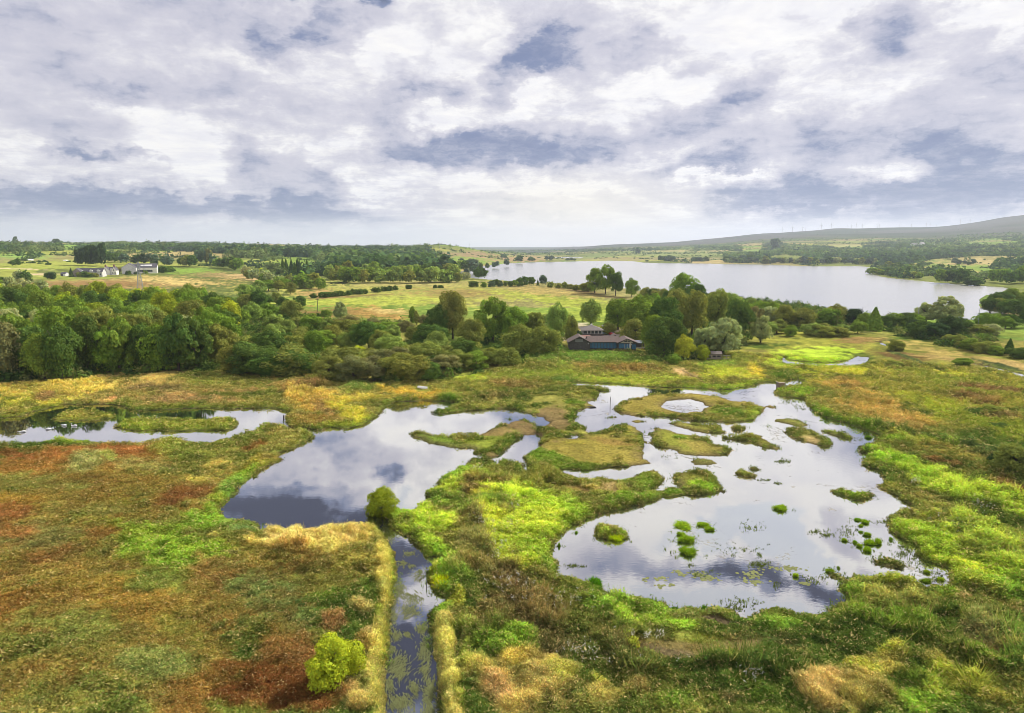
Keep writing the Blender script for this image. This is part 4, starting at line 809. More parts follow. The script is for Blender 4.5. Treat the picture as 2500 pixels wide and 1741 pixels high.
link(new_mesh('floating_pads', v, np.arange(n * 6), 6, np.repeat(alb((150, 156, 112)) * (.8 + .3 * rng.random((n, 1))), 6, 0), False, M_BLADE), 'floating_pads', kind='stuff', label='round pale leaf pads floating on the lagoon', category='water plants')
print('tufts', round(time.time() - T0, 1))

# ------------------------------------------------------------------ trees
def quads_mesh(cen, nrm, su, sv, colf, name):
    """leaf clusters: quads of size su x sv at cen facing nrm"""
    n = len(cen); up = np.tile([0, 0, 1.0], (n, 1)); t = np.cross(up, nrm); t /= np.linalg.norm(t, axis=1, keepdims=True) + 1e-6
    b = np.cross(nrm, t); a = rng.random(n) * 2 * math.pi
    ca, sa_ = np.cos(a)[:, None], np.sin(a)[:, None]
    t2 = (t * ca + b * sa_) * su[:, None] / 2; b2 = (-t * sa_ + b * ca) * sv[:, None] / 2
    k = (.25 * nrm) * su[:, None]
    v = np.stack([cen - t2 * .9, cen - b2 * .7 + k * .3, cen + t2, cen + b2], 1).reshape(-1, 3)
    return v, np.repeat(colf, 4, 0)

def crown_mesh(kind, nq, seed, name):
    global rng
    keep = rng; rng = np.random.default_rng(seed)
    if kind == 'conifer':
        n = nq; t = rng.random(n) ** .8; ring = (np.floor(t * 14) + .5) / 14; tt = np.clip(t * .35 + ring * .65, 0, 1)
        R_ = .46 * (1 - tt) ** .85 * (.75 + .35 * rng.random(n)); a = rng.random(n) * 6.283
        R_ *= 1 + .18 * np.sin(a * 5 + ring * 40)
        c_ = np.stack([np.cos(a) * R_, np.sin(a) * R_, .06 + .94 * tt - .04 * (R_ / .46)], 1)
        nr = np.stack([np.cos(a), np.sin(a), .7 + 0 * a], 1) + rng.normal(0, .4, (n, 3))
        s = .10 * np.ones(n); br_ = .75 + .5 * rng.random(n)
    else:
        P_ = dict(broad=(52, .17, .53, .49, .46), tall=(52, .15, .54, .44, .47), bush=(60, .16, .42, .49, .44), willow=(64, .12, .50, .47, .47), poplar=(44, .11, .52, .26, .47), multi=(40, .15, .47, .48, .46))[kind]
        nl, lr, cz, rx, rz = P_
        q = rng.normal(0, 1, (nl, 3)); q /= np.linalg.norm(q, axis=1, keepdims=True)
        q[:, 2] = np.where(q[:, 2] < 0, q[:, 2] * .96, q[:, 2])
        hr_ = np.hypot(q[:, 0], q[:, 1]); wide = np.where(q[:, 2] < 0, np.minimum((1 - q[:, 2] ** 4) ** .5 / (hr_ + 1e-3), 2.0), 1.0) * (1 - .12 * (q[:, 2] < -.6))
        rad = .45 + .55 * rng.random(nl) ** .5
        if nq > 12000: lr = .15
        a = np.arctan2(q[:, 1], q[:, 0]); wob_ = (1 + .14 * np.sin(2 * a + seed) + .12 * np.sin(3 * a + 2 * seed)) * wide
        L = np.stack([q[:, 0] * rad * wob_ * (rx - lr * .55), q[:, 1] * rad * wob_ * (rx - lr * .55), cz + q[:, 2] * rad * (rz - lr * .35)], 1)
        lrad = lr * (.65 + .6 * rng.random(nl)); lb_ = .74 + .5 * rng.random(nl)
        w = lrad ** 2; idx = rng.choice(nl, nq, p=w / w.sum())
        u = rng.normal(0, 1, (nq, 3)); u /= np.linalg.norm(u, axis=1, keepdims=True); u[:, 2] = np.where(u[:, 2] < -.5, -u[:, 2], u[:, 2])
        depth = .72 + .36 * rng.random(nq)
        c_ = L[idx] + u * (lrad[idx] * depth)[:, None] * np.array([1, 1, .85])
        nr = u + rng.normal(0, .38, (nq, 3)) + np.array([0, 0, .25])
        s = np.full(nq, .052 if kind in ('willow',) else .060) * (nq / 4500) ** -.5 * (1.0 if nq > 2000 else .95)
        sky_ = rng.random(nq) < .10; c_[sky_] += u[sky_] * .035 * rng.random((sky_.sum(), 1))
        br_ = lb_[idx] * (.78 + .44 * rng.random(nq))
        if kind == 'bush': c_[:, 2] = np.maximum(c_[:, 2], .01)
    nr /= np.linalg.norm(nr, axis=1, keepdims=True) + 1e-6
    su = s * (.7 + .6 * rng.random(len(s))); sv = su * (2.0 if kind == 'willow' else 1.15)
    hue = rng.random((len(s), 1)); col = br_[:, None] * (np.array([1, 1, 1]) + (hue - .5) * np.array([.35, .1, -.2]))
    v, cc = quads_mesh(c_, nr, su, sv, col, name)
    me = new_mesh(name, v, np.arange(len(v)), 4, cc * .9, False, M_LEAF)
    rng = keep
    return me
def trunk_mesh(seed, name, lean=.0):
    g = random.Random(seed); V, Fq = [], []
    def limb(p0, p1, r0, r1, n=7):
        d_ = (Vector(p1) - Vector(p0)); a_ = d_.orthogonal().normalized(); b_ = d_.normalized().cross(a_); k0 = len(V)
        for s_ in range(4):
            t = s_ / 3; c_ = Vector(p0).lerp(Vector(p1), t) + Vector((g.uniform(-.012, .012), g.uniform(-.012, .012), 0)) * (1 if 0 < s_ < 3 else 0); r = r0 + (r1 - r0) * t
            for i in range(n): th = 2 * math.pi * i / n; V.append(c_ + (a_ * math.cos(th) + b_ * math.sin(th)) * r)
        for s_ in range(3):
            for i in range(n): a0 = k0 + s_ * n + i; a1 = k0 + s_ * n + (i + 1) % n; Fq.extend((a0, a1, a1 + n, a0 + n))
    top = (lean, 0, .55); limb((0, 0, -.03), top, .035, .018)
    for i in range(6):
        h = .22 + .06 * i; th = g.uniform(0, 6.28); limb((lean * h / .55, 0, h), (math.cos(th) * .26 + lean, math.sin(th) * .26, h + g.uniform(.18, .32)), .015, .005, 5)
    return new_mesh(name, np.array([tuple(v) for v in V]), np.array(Fq), 4, None, True, M_BARK)
CROWN = {}
for kind in ('broad', 'tall', 'bush', 'willow', 'poplar', 'multi', 'conifer'):
    for s_ in range(3 if kind in ('broad', 'bush', 'willow') else 2):
        CROWN[(kind, s_, 0)] = crown_mesh(kind, 9000 if kind != 'conifer' else 3500, 100 + s_ * 7 + len(kind), 'crown')
        CROWN[(kind, s_, 1)] = crown_mesh(kind, 900, 200 + s_ * 7 + len(kind), 'crown')
for k_, n_ in (('bush', 14000),):
    CROWN[(k_, 0, 2)] = crown_mesh(k_, n_, 77, 'crown')
TRUNK = [trunk_mesh(i, 'trunk', (.0, .05, -.04)[i]) for i in range(3)]
NAMES = dict(broad='broadleaf_tree', tall='broadleaf_tree', bush='bush', willow='willow_tree', poplar='poplar_tree', multi='willow_bush', conifer='conifer_tree')
CATS = dict(broad='tree', tall='tree', bush='bush', willow='tree', poplar='tree', multi='bush', conifer='tree')
TINT = dict(olive=((116, 122, 56), 'olive green'), sage=((138, 146, 96), 'pale sage green'), mid=((106, 128, 46), 'mid green'), dark=((76, 97, 42), 'dark green'), yellow=((130, 142, 38), 'yellow-green'),
            brown=((116, 116, 70), 'brownish grey-green'), lime=((154, 168, 44), 'bright lime green'), autumn=((112, 118, 52), 'autumn-tinged'), pale=((120, 138, 66), 'light green'), deep=((56, 74, 42), 'very dark green'), blue=((84, 102, 78), 'dull blue-green'), golden=((150, 150, 46), 'golden yellow'))
gr = random.Random(5)
G3_ = 'trees round the visitor centre'; W1 = 'trees of the wood beside the west channel'; W2 = 'trees and bushes of the middle thicket'
def tree(kind, sx, sy, h, w, tint, label, group=None, parts=True, lod=0, z=None, jit=.1, loc=None):
    p = at(sx, sy, z) if loc is None else loc
    c, tn = TINT[tint]; k = 1 + gr.uniform(-jit, jit)
    col = [float(q) * k * (1 + gr.uniform(-.05, .05)) * 1.72 for q in lin(c)]
    vs = [q for q in CROWN if q[0] == kind and q[2] == lod]; cm = CROWN[gr.choice(vs)]
    k2 = 1.22 if group in (W1, W2) else 1.06; w = w * k2
    rot = gr.uniform(0, 6.28); sc = (w, w * gr.uniform(.9, 1.1), h * gr.uniform(.95, 1.2) * (1.04 if group == W1 else 1.13 if group == G3_ else 1.0))
    loc_ = (float(p[0]), float(p[1]), float(p[2]) - .15)
    props = dict(label=label, category=CATS[kind]);
    if group: props['group'] = group
    nm = NAMES[kind]
    if parts:
        root = bpy.data.objects.new(nm, None); COL.objects.link(root); root.empty_display_size = .1
        root.location = loc_; root.rotation_euler = (0, 0, rot); root.scale = sc
        for kk_, vv in props.items(): root[kk_] = vv
        a_ = link(cm, 'foliage' if CATS[kind] == 'bush' else 'crown', root); a_.color = (*col, 1)
        link(TRUNK[gr.randrange(3)], 'stem' if CATS[kind] == 'bush' else 'trunk', root)
    else:
        a_ = link(cm, nm, None, **props); a_.location = loc_; a_.rotation_euler = (0, 0, rot); a_.scale = sc; a_.color = (*col, 1)
    return p
ORD = 'first second third fourth fifth sixth seventh eighth ninth tenth eleventh twelfth thirteenth fourteenth fifteenth sixteenth seventeenth eighteenth nineteenth twentieth'.split() + ['twenty-' + o for o in 'first second third fourth fifth sixth seventh eighth ninth'.split()]
KW = dict(broad='tree', tall='tree', bush='bush', willow='willow', poplar='poplar', multi='willow bush', conifer='conifer')
def row(pts, n, h, w, kinds, tints, where, group, parts=True, lod=0, jx=.35, jy=6, z=None):
    """a row of trees along photograph points, counted from its first point"""
    pts = np.array(pts, float); L = np.concatenate([[0], np.cumsum(np.hypot(*np.diff(pts, axis=0).T))])
    for i in range(n):
        s_ = L[-1] * (i + .5 + gr.uniform(-jx, jx)) / n
        x = float(np.interp(s_, L, pts[:, 0])); y = float(np.interp(s_, L, pts[:, 1])) + gr.uniform(-jy, jy)
        kd_ = gr.choice(kinds); ti = gr.choice(tints); hh = gr.uniform(*h); ww = hh * gr.uniform(*w)
        tree(kd_, x, y, hh, ww, ti, f"{TINT[ti][1]} {KW[kd_]}, {ORD[i]} {where}", group, parts, lod, z)
W1 = 'trees of the wood beside the west channel'
row([(-150, 926), (150, 922), (300, 909), (560, 898)], 15, (12, 16.5), (.6, .8), ['bush', 'willow', 'broad', 'willow'], ['brown', 'olive', 'dark', 'mid', 'olive', 'dark'], 'in the front row above the swan channel', W1, jy=5)
row([(-160, 896), (300, 884), (590, 872)], 14, (14, 17.5), (.55, .75), ['willow', 'broad', 'tall'], ['olive', 'sage', 'mid', 'olive', 'mid'], 'in the second row above the swan channel', W1)
row([(-160, 866), (300, 858), (600, 850)], 14, (13, 15.5), (.6, .8), ['broad', 'willow', 'tall'], ['mid', 'sage', 'olive', 'pale', 'dark'], 'in the third row above the swan channel', W1)
row([(-160, 836), (300, 832), (600, 826)], 15, (12, 14.5), (.65, .85), ['broad', 'tall', 'willow'], ['mid', 'yellow', 'olive', 'sage', 'dark'], 'in the fourth row above the swan channel', W1)
row([(-160, 808), (300, 806), (600, 803)], 15, (13, 15.5), (.65, .85), ['broad', 'tall'], ['mid', 'dark', 'yellow', 'mid'], 'in the fifth row above the swan channel', W1, jy=4)
row([(-160, 788), (300, 786), (540, 786)], 16, (13.5, 16), (.7, .9), ['broad', 'tall'], ['dark', 'mid', 'yellow', 'mid'], 'in the sixth row above the swan channel', W1, jy=3)
row([(-160, 770), (200, 769), (530, 770)], 18, (14.5, 17.5), (.65, .85), ['broad', 'tall'], ['yellow', 'mid', 'yellow', 'autumn', 'olive'], 'in the tall back row below the tan field', W1, jy=3)
W2 = 'trees and bushes of the middle thicket'
row([(560, 800), (720, 780)], 7, (8, 11), (.8, 1.0), ['broad', 'willow'], ['mid', 'olive', 'pale'], 'on the slope where wood and thicket meet', W2)
row([(540, 765), (700, 745), (735, 760)], 8, (8, 11), (.8, 1.1), ['broad', 'bush', 'willow'], ['mid', 'dark', 'olive'], 'in the strip east of the tan field', W2)
row([(590, 730), (640, 715), (700, 705), (715, 725)], 7, (8, 11), (.9, 1.1), ['willow', 'bush', 'broad'], ['olive', 'mid', 'pale'], 'in the strip behind the tan field end', W2, jy=3)
row([(560, 912), (640, 918), (750, 916)], 6, (8, 10.5), (1.1, 1.35), ['bush', 'multi'], ['dark', 'olive', 'dark'], 'in the big dark clump by the marsh edge', W2, jy=4)
row([(600, 880), (780, 872)], 5, (8, 10), (.9, 1.2), ['broad', 'bush'], ['olive', 'mid', 'dark'], 'behind the big dark clump', W2)
row([(790, 926), (900, 931), (1060, 927)], 8, (6.5, 8.5), (1.0, 1.3), ['multi', 'bush'], ['brown', 'olive', 'olive', 'dark'], 'in the low front bushes facing the pond', W2, jy=4)
row([(810, 902), (940, 902), (1100, 900)], 8, (7, 9), (1.0, 1.3), ['multi', 'bush'], ['olive', 'brown', 'olive'], 'in the second line of low bushes facing the pond', W2, jy=4)
row([(1080, 915), (1140, 903), (1200, 893)], 4, (5, 6.5), (1.1, 1.5), ['bush', 'multi'], ['olive', 'mid', 'brown'], 'in the bushes stepping up to the round bush', W2, jy=3)
row([(640, 850), (800, 848), (950, 862)], 8, (7.5, 10), (.9, 1.15), ['broad', 'bush', 'willow'], ['mid', 'olive', 'dark', 'pale'], 'across the middle of the thicket', W2)
row([(640, 822), (800, 818), (960, 832), (1040, 842)], 9, (6.5, 9), (.9, 1.2), ['broad', 'bush', 'willow'], ['mid', 'olive', 'pale'], 'in the upper line of the thicket', W2)
row([(700, 800), (820, 798), (1000, 812)], 8, (4.5, 6.5), (1.1, 1.5), ['bush', 'multi'], ['mid', 'olive', 'brown'], 'of the scrub below the brown field corner', W2, jy=4)
G3 = 'trees round the visitor centre'
def T(kind, x, y, h, w, tint, label, g=None, parts=True, lod=0): tree(kind, x, y, h, w, tint, label, g, parts, lod, jit=.04)
T('willow', 880, 886, 6.5, 5.5, 'lime', 'small lime green tree glowing in the middle of the thicket', W2)
T('broad', 1066, 872, 8.5, 7.5, 'pale', 'light green rounded tree rising behind the low pond bushes', W2)
T('broad', 950, 868, 8, 9, 'pale', 'soft light green tree in the centre of the thicket', W2)
T('bush', 1052, 915, 6.5, 4.5, 'dark', 'dark green upright bush with a bright ivy patch at the marsh edge', W2)
T('bush', 1232, 893, 7.2, 9.6, 'olive', 'large round olive bush standing alone at the marsh edge')
T('broad', 1105, 828, 16, 14, 'olive', 'tallest dark tree west of the visitor centre', G3)
T('broad', 1070, 832, 13, 10, 'dark', 'dark tree leaning beside the tallest tree west of the centre', G3)
T('bush', 1050, 850, 9, 14, 'dark', 'wide very dark bush under the tallest tree', G3)
T('tall', 1202, 838, 15, 13, 'mid', 'broad green tree with layered crown west of the centre', G3)
T('broad', 1150, 862, 10, 11, 'olive', 'olive tree in front of the two tall western trees', G3)
T('broad', 1130, 880, 7, 10, 'dark', 'dark low tree between the thicket and the round bush', G3)
T('bush', 1279, 868, 11, 12.5, 'olive', 'big domed olive tree west of the blue-shuttered building', G3)
T('bush', 1330, 868, 10, 11, 'olive', 'domed olive tree touching the visitor centre gable', G3)
T('willow', 1305, 838, 13, 10, 'autumn', 'russet-topped tree behind the big domed olive trees', G3)
T('broad', 1255, 842, 13, 11, 'mid', 'mid green tree behind the domed olive trees', G3)
T('broad', 1362, 826, 13, 9.5, 'pale', 'light green tree against the bright field west of the car park', G3)
T('tall', 1392, 842, 10.5, 6, 'olive', 'narrow grey-green tree beside the pavilion', G3)
T('bush', 1408, 836, 5, 4.5, 'deep', 'small very dark shrub tucked beside the pavilion wall', G3)
T('broad', 1442, 797, 12.4, 12, 'pale', 'lone light green tree with a clear trunk by the car park', G3)
T('broad', 1555, 812, 13.5, 17, 'mid', 'huge spreading green tree east of the car park', G3)
T('broad', 1510, 806, 11, 13, 'mid', 'spreading tree whose trunk shows beside the red car', G3)
T('bush', 1487, 817, 5, 6.5, 'autumn', 'small autumn-tinged tree between the two parked cars and the field', G3)
T('bush', 1552, 842, 10, 12.5, 'olive', 'round olive tree behind the shed with the shiny roof', G3)
T('broad', 1622, 872, 12.5, 15.5, 'dark', 'massive dark tree east of the visitor centre', G3)
T('broad', 1595, 858, 11, 10, 'mid', 'pale-edged tree behind the massive dark tree', G3)
T('broad', 1625, 832, 14, 14, 'dark', 'dark tree rising behind the massive dark tree', G3)
T('broad', 1668, 880, 7.4, 6.6, 'golden', 'golden yellow tree between the massive dark tree and the hide', G3)
T('bush', 1716, 880, 5.8, 4.8, 'yellow', 'smaller yellow-green tree just west of the hide', G3)
T('bush', 1645, 889, 3.0, 5, 'mid', 'low green bush at the foot of the golden tree', G3)
T('willow', 1762, 868, 11.5, 13.5, 'sage', 'pale willow standing over the wooden hide', G3)
T('willow', 1718, 862, 9.5, 9, 'sage', 'pale willow behind the small yellow-green tree', G3)
T('tall', 1690, 822, 17.5, 14.5, 'autumn', 'very tall autumn-tinged tree east of the visitor centre', G3)
T('broad', 1650, 805, 16, 13, 'olive', 'tall tree with a pale top beside the very tall autumn tree', G3)
T('tall', 1748, 812, 17, 14, 'olive', 'tall round-topped tree east of the very tall autumn tree', G3)
T('tall', 1800, 838, 14.5, 12, 'dark', 'dark conical-shouldered tree behind the pale willows', G3)
T('willow', 1838, 815, 12, 9, 'brown', 'greyish brown willow east of the dark shouldered tree', G3)
T('willow', 1856, 838, 9, 9, 'sage', 'soft sage willow at the edge of the lime marsh', G3)
T('broad', 1670, 752, 18.5, 17, 'mid', 'big layered tree standing over the lake shore', G3)
T('broad', 1700, 758, 15, 13, 'dark', 'darker companion of the big layered lakeside tree', G3)
T('broad', 1452, 716, 17, 14, 'mid', 'tall tree in the west half of the lakeside trio', G3)
T('tall', 1478, 718, 18.5, 14, 'mid', 'tallest tree of the lakeside trio', G3)
T('tall', 1503, 722, 17, 12, 'dark', 'east tree of the lakeside trio', G3)
T('bush', 1436, 712, 8, 12, 'olive', 'low bushy tree at the west foot of the lakeside trio', G3)
T('broad', 1541, 726, 12, 10, 'mid', 'open-crowned tree alone between the lakeside trio and the thicket', G3)
row([(1560, 735), (1600, 738), (1650, 745)], 5, (7, 10), (.9, 1.2), ['broad', 'bush'], ['mid', 'dark', 'olive'], 'along the lake edge beyond the layered tree', G3, jy=3)
row([(1540, 772), (1600, 775), (1650, 785)], 5, (10, 13), (.8, 1.0), ['broad', 'tall'], ['mid', 'olive', 'dark'], 'in the group behind the spreading trees', G3, jy=4)
row([(1720, 770), (1790, 778), (1900, 790)], 6, (10, 13), (.8, 1.1), ['broad', 'bush'], ['mid', 'olive', 'pale'], 'along the near lake shore past the layered tree', G3, jy=4)
G4 = 'bushes and trees of the lakeside thicket'
row([(1870, 795), (1960, 800), (2060, 800)], 7, (7.5, 10), (.9, 1.2), ['bush', 'broad', 'willow'], ['olive', 'mid', 'sage'], 'in the lakeside thicket above the lime mound', G4, jy=4)
row([(1860, 812), (1950, 822), (2060, 818), (2100, 815)], 8, (5, 7.5), (1.0, 1.4), ['bush', 'multi', 'willow'], ['mid', 'olive', 'pale'], 'in the front of the lakeside thicket', G4, jy=4)
T('bush', 2005, 823, 5.5, 10.5, 'olive', 'big smooth domed olive bush at the marsh edge', G4); T('bush', 2046, 822, 5, 10, 'olive', 'second domed olive bush beside the big smooth one', G4)
T('broad', 2040, 793, 9, 11, 'olive', 'broad bushy tree on the lake shore beside the lamp pole', G4)
T('broad', 2085, 796, 7.5, 9, 'deep', 'very dark tree between two lamp poles', G4); T('broad', 2113, 800, 8, 7.5, 'mid', 'small tree touching the pointed conifer', G4)
T('conifer', 2134, 808, 10, 9, 'mid', 'pointed conifer against the lake', G4)
row([(2150, 806), (2200, 800), (2230, 800)], 5, (6, 8), (1.1, 1.4), ['bush', 'broad'], ['dark', 'mid', 'dark'], 'in the dark bushes east of the conifer', G4, jy=3)
T('willow', 2262, 788, 11.5, 12, 'sage', 'wind-blown pale willow, the smaller of two over the lake', G4); T('willow', 2306, 790, 12.5, 17, 'sage', 'wind-blown pale willow, the larger of two over the lake', G4)
row([(2215, 818), (2280, 826), (2350, 822)], 5, (6.5, 8.5), (1.2, 1.5), ['bush', 'broad'], ['dark', 'mid', 'deep'], 'in the dark clump below the windy willows', G4, jy=4)
row([(2330, 815), (2390, 818), (2430, 820)], 4, (5, 6.5), (1.4, 1.8), ['bush', 'multi'], ['pale', 'sage', 'olive'], 'in the pale bushes east of the windy willows', G4, jy=3)
row([(2310, 838), (2350, 848), (2380, 858), (2420, 862)], 6, (3.5, 5), (1.4, 1.9), ['bush', 'multi'], ['olive', 'mid', 'olive'], 'in the low front bushes below the pale bushes', G4, jy=3)
row([(2390, 797), (2440, 800), (2510, 800)], 5, (6, 8.5), (1.0, 1.3), ['bush', 'broad'], ['olive', 'dark', 'mid'], 'behind the pale bushes near the lake corner', G4, jy=4)
row([(2405, 762), (2450, 768), (2520, 772), (2600, 775)], 7, (9, 12), (1.0, 1.3), ['broad', 'bush'], ['mid', 'dark', 'olive'], 'on the wooded lake corner', G4, jy=3)
row([(2410, 752), (2470, 748), (2560, 750)], 6, (10, 12), (1.0, 1.2), ['broad'], ['dark', 'mid'], 'on the far side of the wooded lake corner', G4, jy=2)
T('conifer', 2463, 866, 6, 4.2, 'dark', 'small dark conifer above the river bend', G4); T('bush', 2486, 875, 4.5, 7, 'dark', 'dark bush beside the small conifer', G4); T('bush', 2430, 868, 3.5, 5, 'mid', 'little bush between the conifer and the low front bushes', G4)
T('bush', 2186, 857, 4.2, 6.2, 'olive', 'rounded bush alone on the brown marsh beside the moat'); T('bush', 2350, 892, 3, 6.5, 'mid', 'low spreading bush beside the river bank')
T('bush', 2472, 1150, 5.4, 6.6, 'olive', 'rounded bush standing in the brown marsh above the lime bank'); T('bush', 2446, 1140, 3, 5, 'deep', 'low dark bush touching the rounded marsh bush')
T('bush', 2180, 895, 2.2, 6, 'olive', 'small rushy bush in the marsh below the moat')
T('bush', 2380, 1010, 1.8, 5, 'dark', 'small dark bush out in the yellow marsh'); T('bush', 2425, 1003, 1.6, 4.6, 'olive', 'small olive bush in the yellow marsh'); T('bush', 2440, 1046, 1.6, 4, 'dark', 'small dark bush lower in the yellow marsh')
# near the water
_p = at(934, 1252); tree('bush', 0, 0, 5.1, 4.9, 'yellow', 'round leafy willow leaning over the mouth of the ditch', lod=2, loc=(_p[0], _p[1], _p[2] - .75), jit=.02)
T('bush', 815, 1672, 5.0, 4.7, 'lime', 'bright lime green round tree alone in the rust meadow', lod=2)
T('bush', 842, 1302, 1.3, 2.2, 'deep', 'small very dark bush on the south bank of the pond')
print('near trees', round(time.time() - T0, 1))
# middle distance
HD = dict(parts=False, lod=1)
row([(762, 727), (790, 727), (815, 725)], 4, (4.5, 5.5), (1.2, 1.5), ['bush'], ['dark'], 'in the first clump of the field hedge', 'bushes of the field hedge', jy=1, **HD)
row([(818, 724), (842, 723)], 3, (4, 5), (1.1, 1.4), ['bush'], ['dark'], 'in the second clump of the field hedge', 'bushes of the field hedge', jy=1, **HD)
row([(848, 721), (900, 717)], 5, (4, 5.2), (1.1, 1.4), ['bush'], ['dark'], 'in the third clump of the field hedge', 'bushes of the field hedge', jy=1, **HD)
row([(912, 714), (968, 709)], 6, (4.2, 5.4), (1.0, 1.3), ['bush'], ['dark'], 'in the fourth clump of the field hedge', 'bushes of the field hedge', jy=1, **HD)
row([(994, 706), (1004, 706)], 2, (4, 5), (.9, 1.2), ['bush'], ['dark'], 'of the pair ending the field hedge', 'bushes of the field hedge', jy=.5, **HD)
row([(1060, 704), (1085, 703)], 3, (3, 4), (1, 1.3), ['bush'], ['dark'], 'of the small bushes past the hedge end', 'bushes of the field hedge', jy=.5, **HD)
row([(1135, 682), (1139, 682)], 1, (8, 9), (1.3, 1.5), ['bush'], ['sage'], 'bush on the lake shore west bay', None, jy=.5, **HD)
row([(1165, 681), (1180, 681)], 2, (11, 13), (.9, 1.1), ['broad'], ['blue', 'dark'], 'of the dark pair on the west bay of the lake', None, jy=.5, **HD)
row([(1145, 702), (1163, 701)], 2, (6, 8), (.8, 1), ['bush'], ['dark'], 'of the field bushes above the tan pasture', None, jy=.5, **HD)
row([(1178, 701), (1240, 700), (1302, 698)], 10, (6, 10), (.8, 1.1), ['broad', 'bush'], ['mid', 'dark', 'blue'], 'in the tree line between pasture and lake', 'trees of the pasture tree line', jy=1, **HD)
T('broad', 1326, 698, 9.5, 8.5, 'blue', 'round tree alone between pasture and lake', None, False, 1)
T('conifer', 1313, 698, 7, 3, 'dark', 'thin dark conifer beside the round lakeside tree', None, False, 1)
row([(1340, 702), (1380, 705), (1430, 712)], 6, (5, 8), (1.0, 1.4), ['bush', 'willow'], ['sage', 'olive', 'mid'], 'in the scrub leading to the lakeside trio', 'scrub by the lake', jy=1, **HD)
T('willow', 831, 781, 9, 7.5, 'sage', 'feathery pale tree at the brown field corner'); T('bush', 797, 778, 5.5, 5.5, 'mid', 'rounded small tree beside the telegraph pole')
T('bush', 778, 782, 4, 3.5, 'dark', 'small dark bush at the foot of the telegraph pole')
T('poplar', 1006, 793, 9.5, 5.5, 'mid', 'narrow ragged tree at the end of the brown field'); T('poplar', 1017, 795, 7, 4.5, 'olive', 'shorter ragged tree beside the narrow one'); T('willow', 1036, 800, 6.5, 6, 'brown', 'thin brownish tree beside the ragged pair')
G5 = 'trees of the far wood by the lake'
for (y, x0_, x1_, n, nm) in ((690, 812, 1122, 22, 'in the front row of the far wood'), (682, 800, 1110, 20, 'in the second row of the far wood'), (674, 800, 1100, 20, 'in the third row of the far wood')):
    row([(x0_, y), ((x0_ + x1_) / 2, y + 1.5), (x1_, y - 1)], n, (11, 17), (.75, 1.1), ['broad', 'broad', 'tall', 'bush'], ['mid', 'dark', 'olive', 'dark', 'pale'], nm, G5, jy=1.5, **HD)
row([(985, 655), (1060, 655), (1160, 662)], 12, (14, 20), (.9, 1.1), ['broad', 'tall'], ['dark', 'mid', 'blue'], 'on the wooded knoll by the lake', G5, jy=2, **HD)
row([(1130, 670), (1180, 656), (1240, 648)], 7, (8, 12), (.8, 1.1), ['broad', 'bush'], ['dark', 'blue'], 'along the lake head shore', G5, jy=1, **HD)
row([(690, 678), (755, 680)], 8, (18, 24), (.4, .5), ['conifer'], ['deep', 'dark'], 'in the dark conifer clump', 'conifers beyond the tan field', jy=2, **HD)
row([(590, 670), (620, 684), (700, 700), (780, 705)], 12, (9, 14), (.9, 1.2), ['willow', 'broad'], ['sage', 'mid', 'olive'], 'in the willow belt beyond the tan field', 'willow belt', jy=2, **HD)
row([(640, 690), (700, 700), (790, 704)], 8, (8, 11), (.9, 1.2), ['bush', 'willow'], ['olive', 'mid', 'pale'], 'in the scrub below the willow belt', 'willow belt', jy=3, **HD)
row([(625, 665), (664, 672), (700, 681)], 9, (6, 8), (.9, 1.1), ['bush'], ['lime', 'yellow'], 'in the bright lime hedge', 'lime hedge bushes', jy=.5, **HD)
G6 = 'trees round the farmhouse'
row([(190, 648), (254, 650)], 9, (21, 31), (.40, .52), ['tall'], ['deep'], 'in the tall dark clump behind the farmhouse', 'tall clump behind the farmhouse', jy=.8, **HD)
row([(260, 640), (300, 642)], 4, (13, 18), (.9, 1.1), ['broad'], ['blue', 'dark'], 'east of the tall dark clump', G6, jy=1.5, **HD)
row([(300, 646), (345, 645), (420, 650)], 8, (10, 17), (.8, 1.1), ['broad', 'tall'], ['dark', 'blue', 'deep'], 'in the line behind the long white barn', G6, jy=1.5, **HD)
row([(372, 664), (400, 666), (425, 664)], 5, (6, 10), (1.1, 1.5), ['bush'], ['dark', 'mid'], 'in the shrubbery east of the long barn', G6, jy=1, **HD)
row([(302, 672), (330, 670), (365, 668)], 6, (4, 7), (.8, 1.2), ['bush', 'conifer'], ['dark', 'mid', 'deep'], 'in the garden of the long barn', G6, jy=.8, **HD)
row([(190, 676), (222, 677), (240, 676)], 5, (5, 7.5), (1.0, 1.3), ['bush'], ['dark', 'olive', 'mid'], 'in the garden of the slate-roofed cottage', G6, jy=.8, **HD)
T('conifer', 174, 676, 10, 6, 'deep', 'pointed dark conifer between shed and cottage', G6, False, 1); T('broad', 286, 668, 9, 10, 'brown', 'purplish tree between the white house and the long barn', G6, False, 1)
T('bush', 126, 682, 9, 9.5, 'deep', 'solid dark bush alone in the pale field', G6, False, 1); T('bush', 116, 679, 7, 7, 'dark', 'smaller dark bush behind the solid one', G6, False, 1)
T('bush', 214, 676, 6, 8, 'yellow', 'yellow-green garden bush below the slate roof', G6, False, 1); T('bush', 237, 675, 6.5, 7, 'blue', 'grey-green garden bush beside the white house', G6, False, 1)
row([(30, 650), (50, 650)], 2, (9, 11), (.7, .9), ['broad'], ['dark'], 'of the two small round trees in the green field', None, jy=.3, jx=.1, **HD)
row([(-140, 700), (-40, 708), (30, 700), (70, 690)], 12, (9, 13), (.9, 1.2), ['willow', 'broad'], ['sage', 'dark', 'mid'], 'in the willows before the farm track', 'willows by the farm track', jy=4, **HD)
row([(-60, 715), (40, 717), (110, 715)], 7, (8, 11), (.9, 1.2), ['willow'], ['sage', 'olive'], 'in the pale front of the farm track willows', 'willows by the farm track', jy=2, **HD)
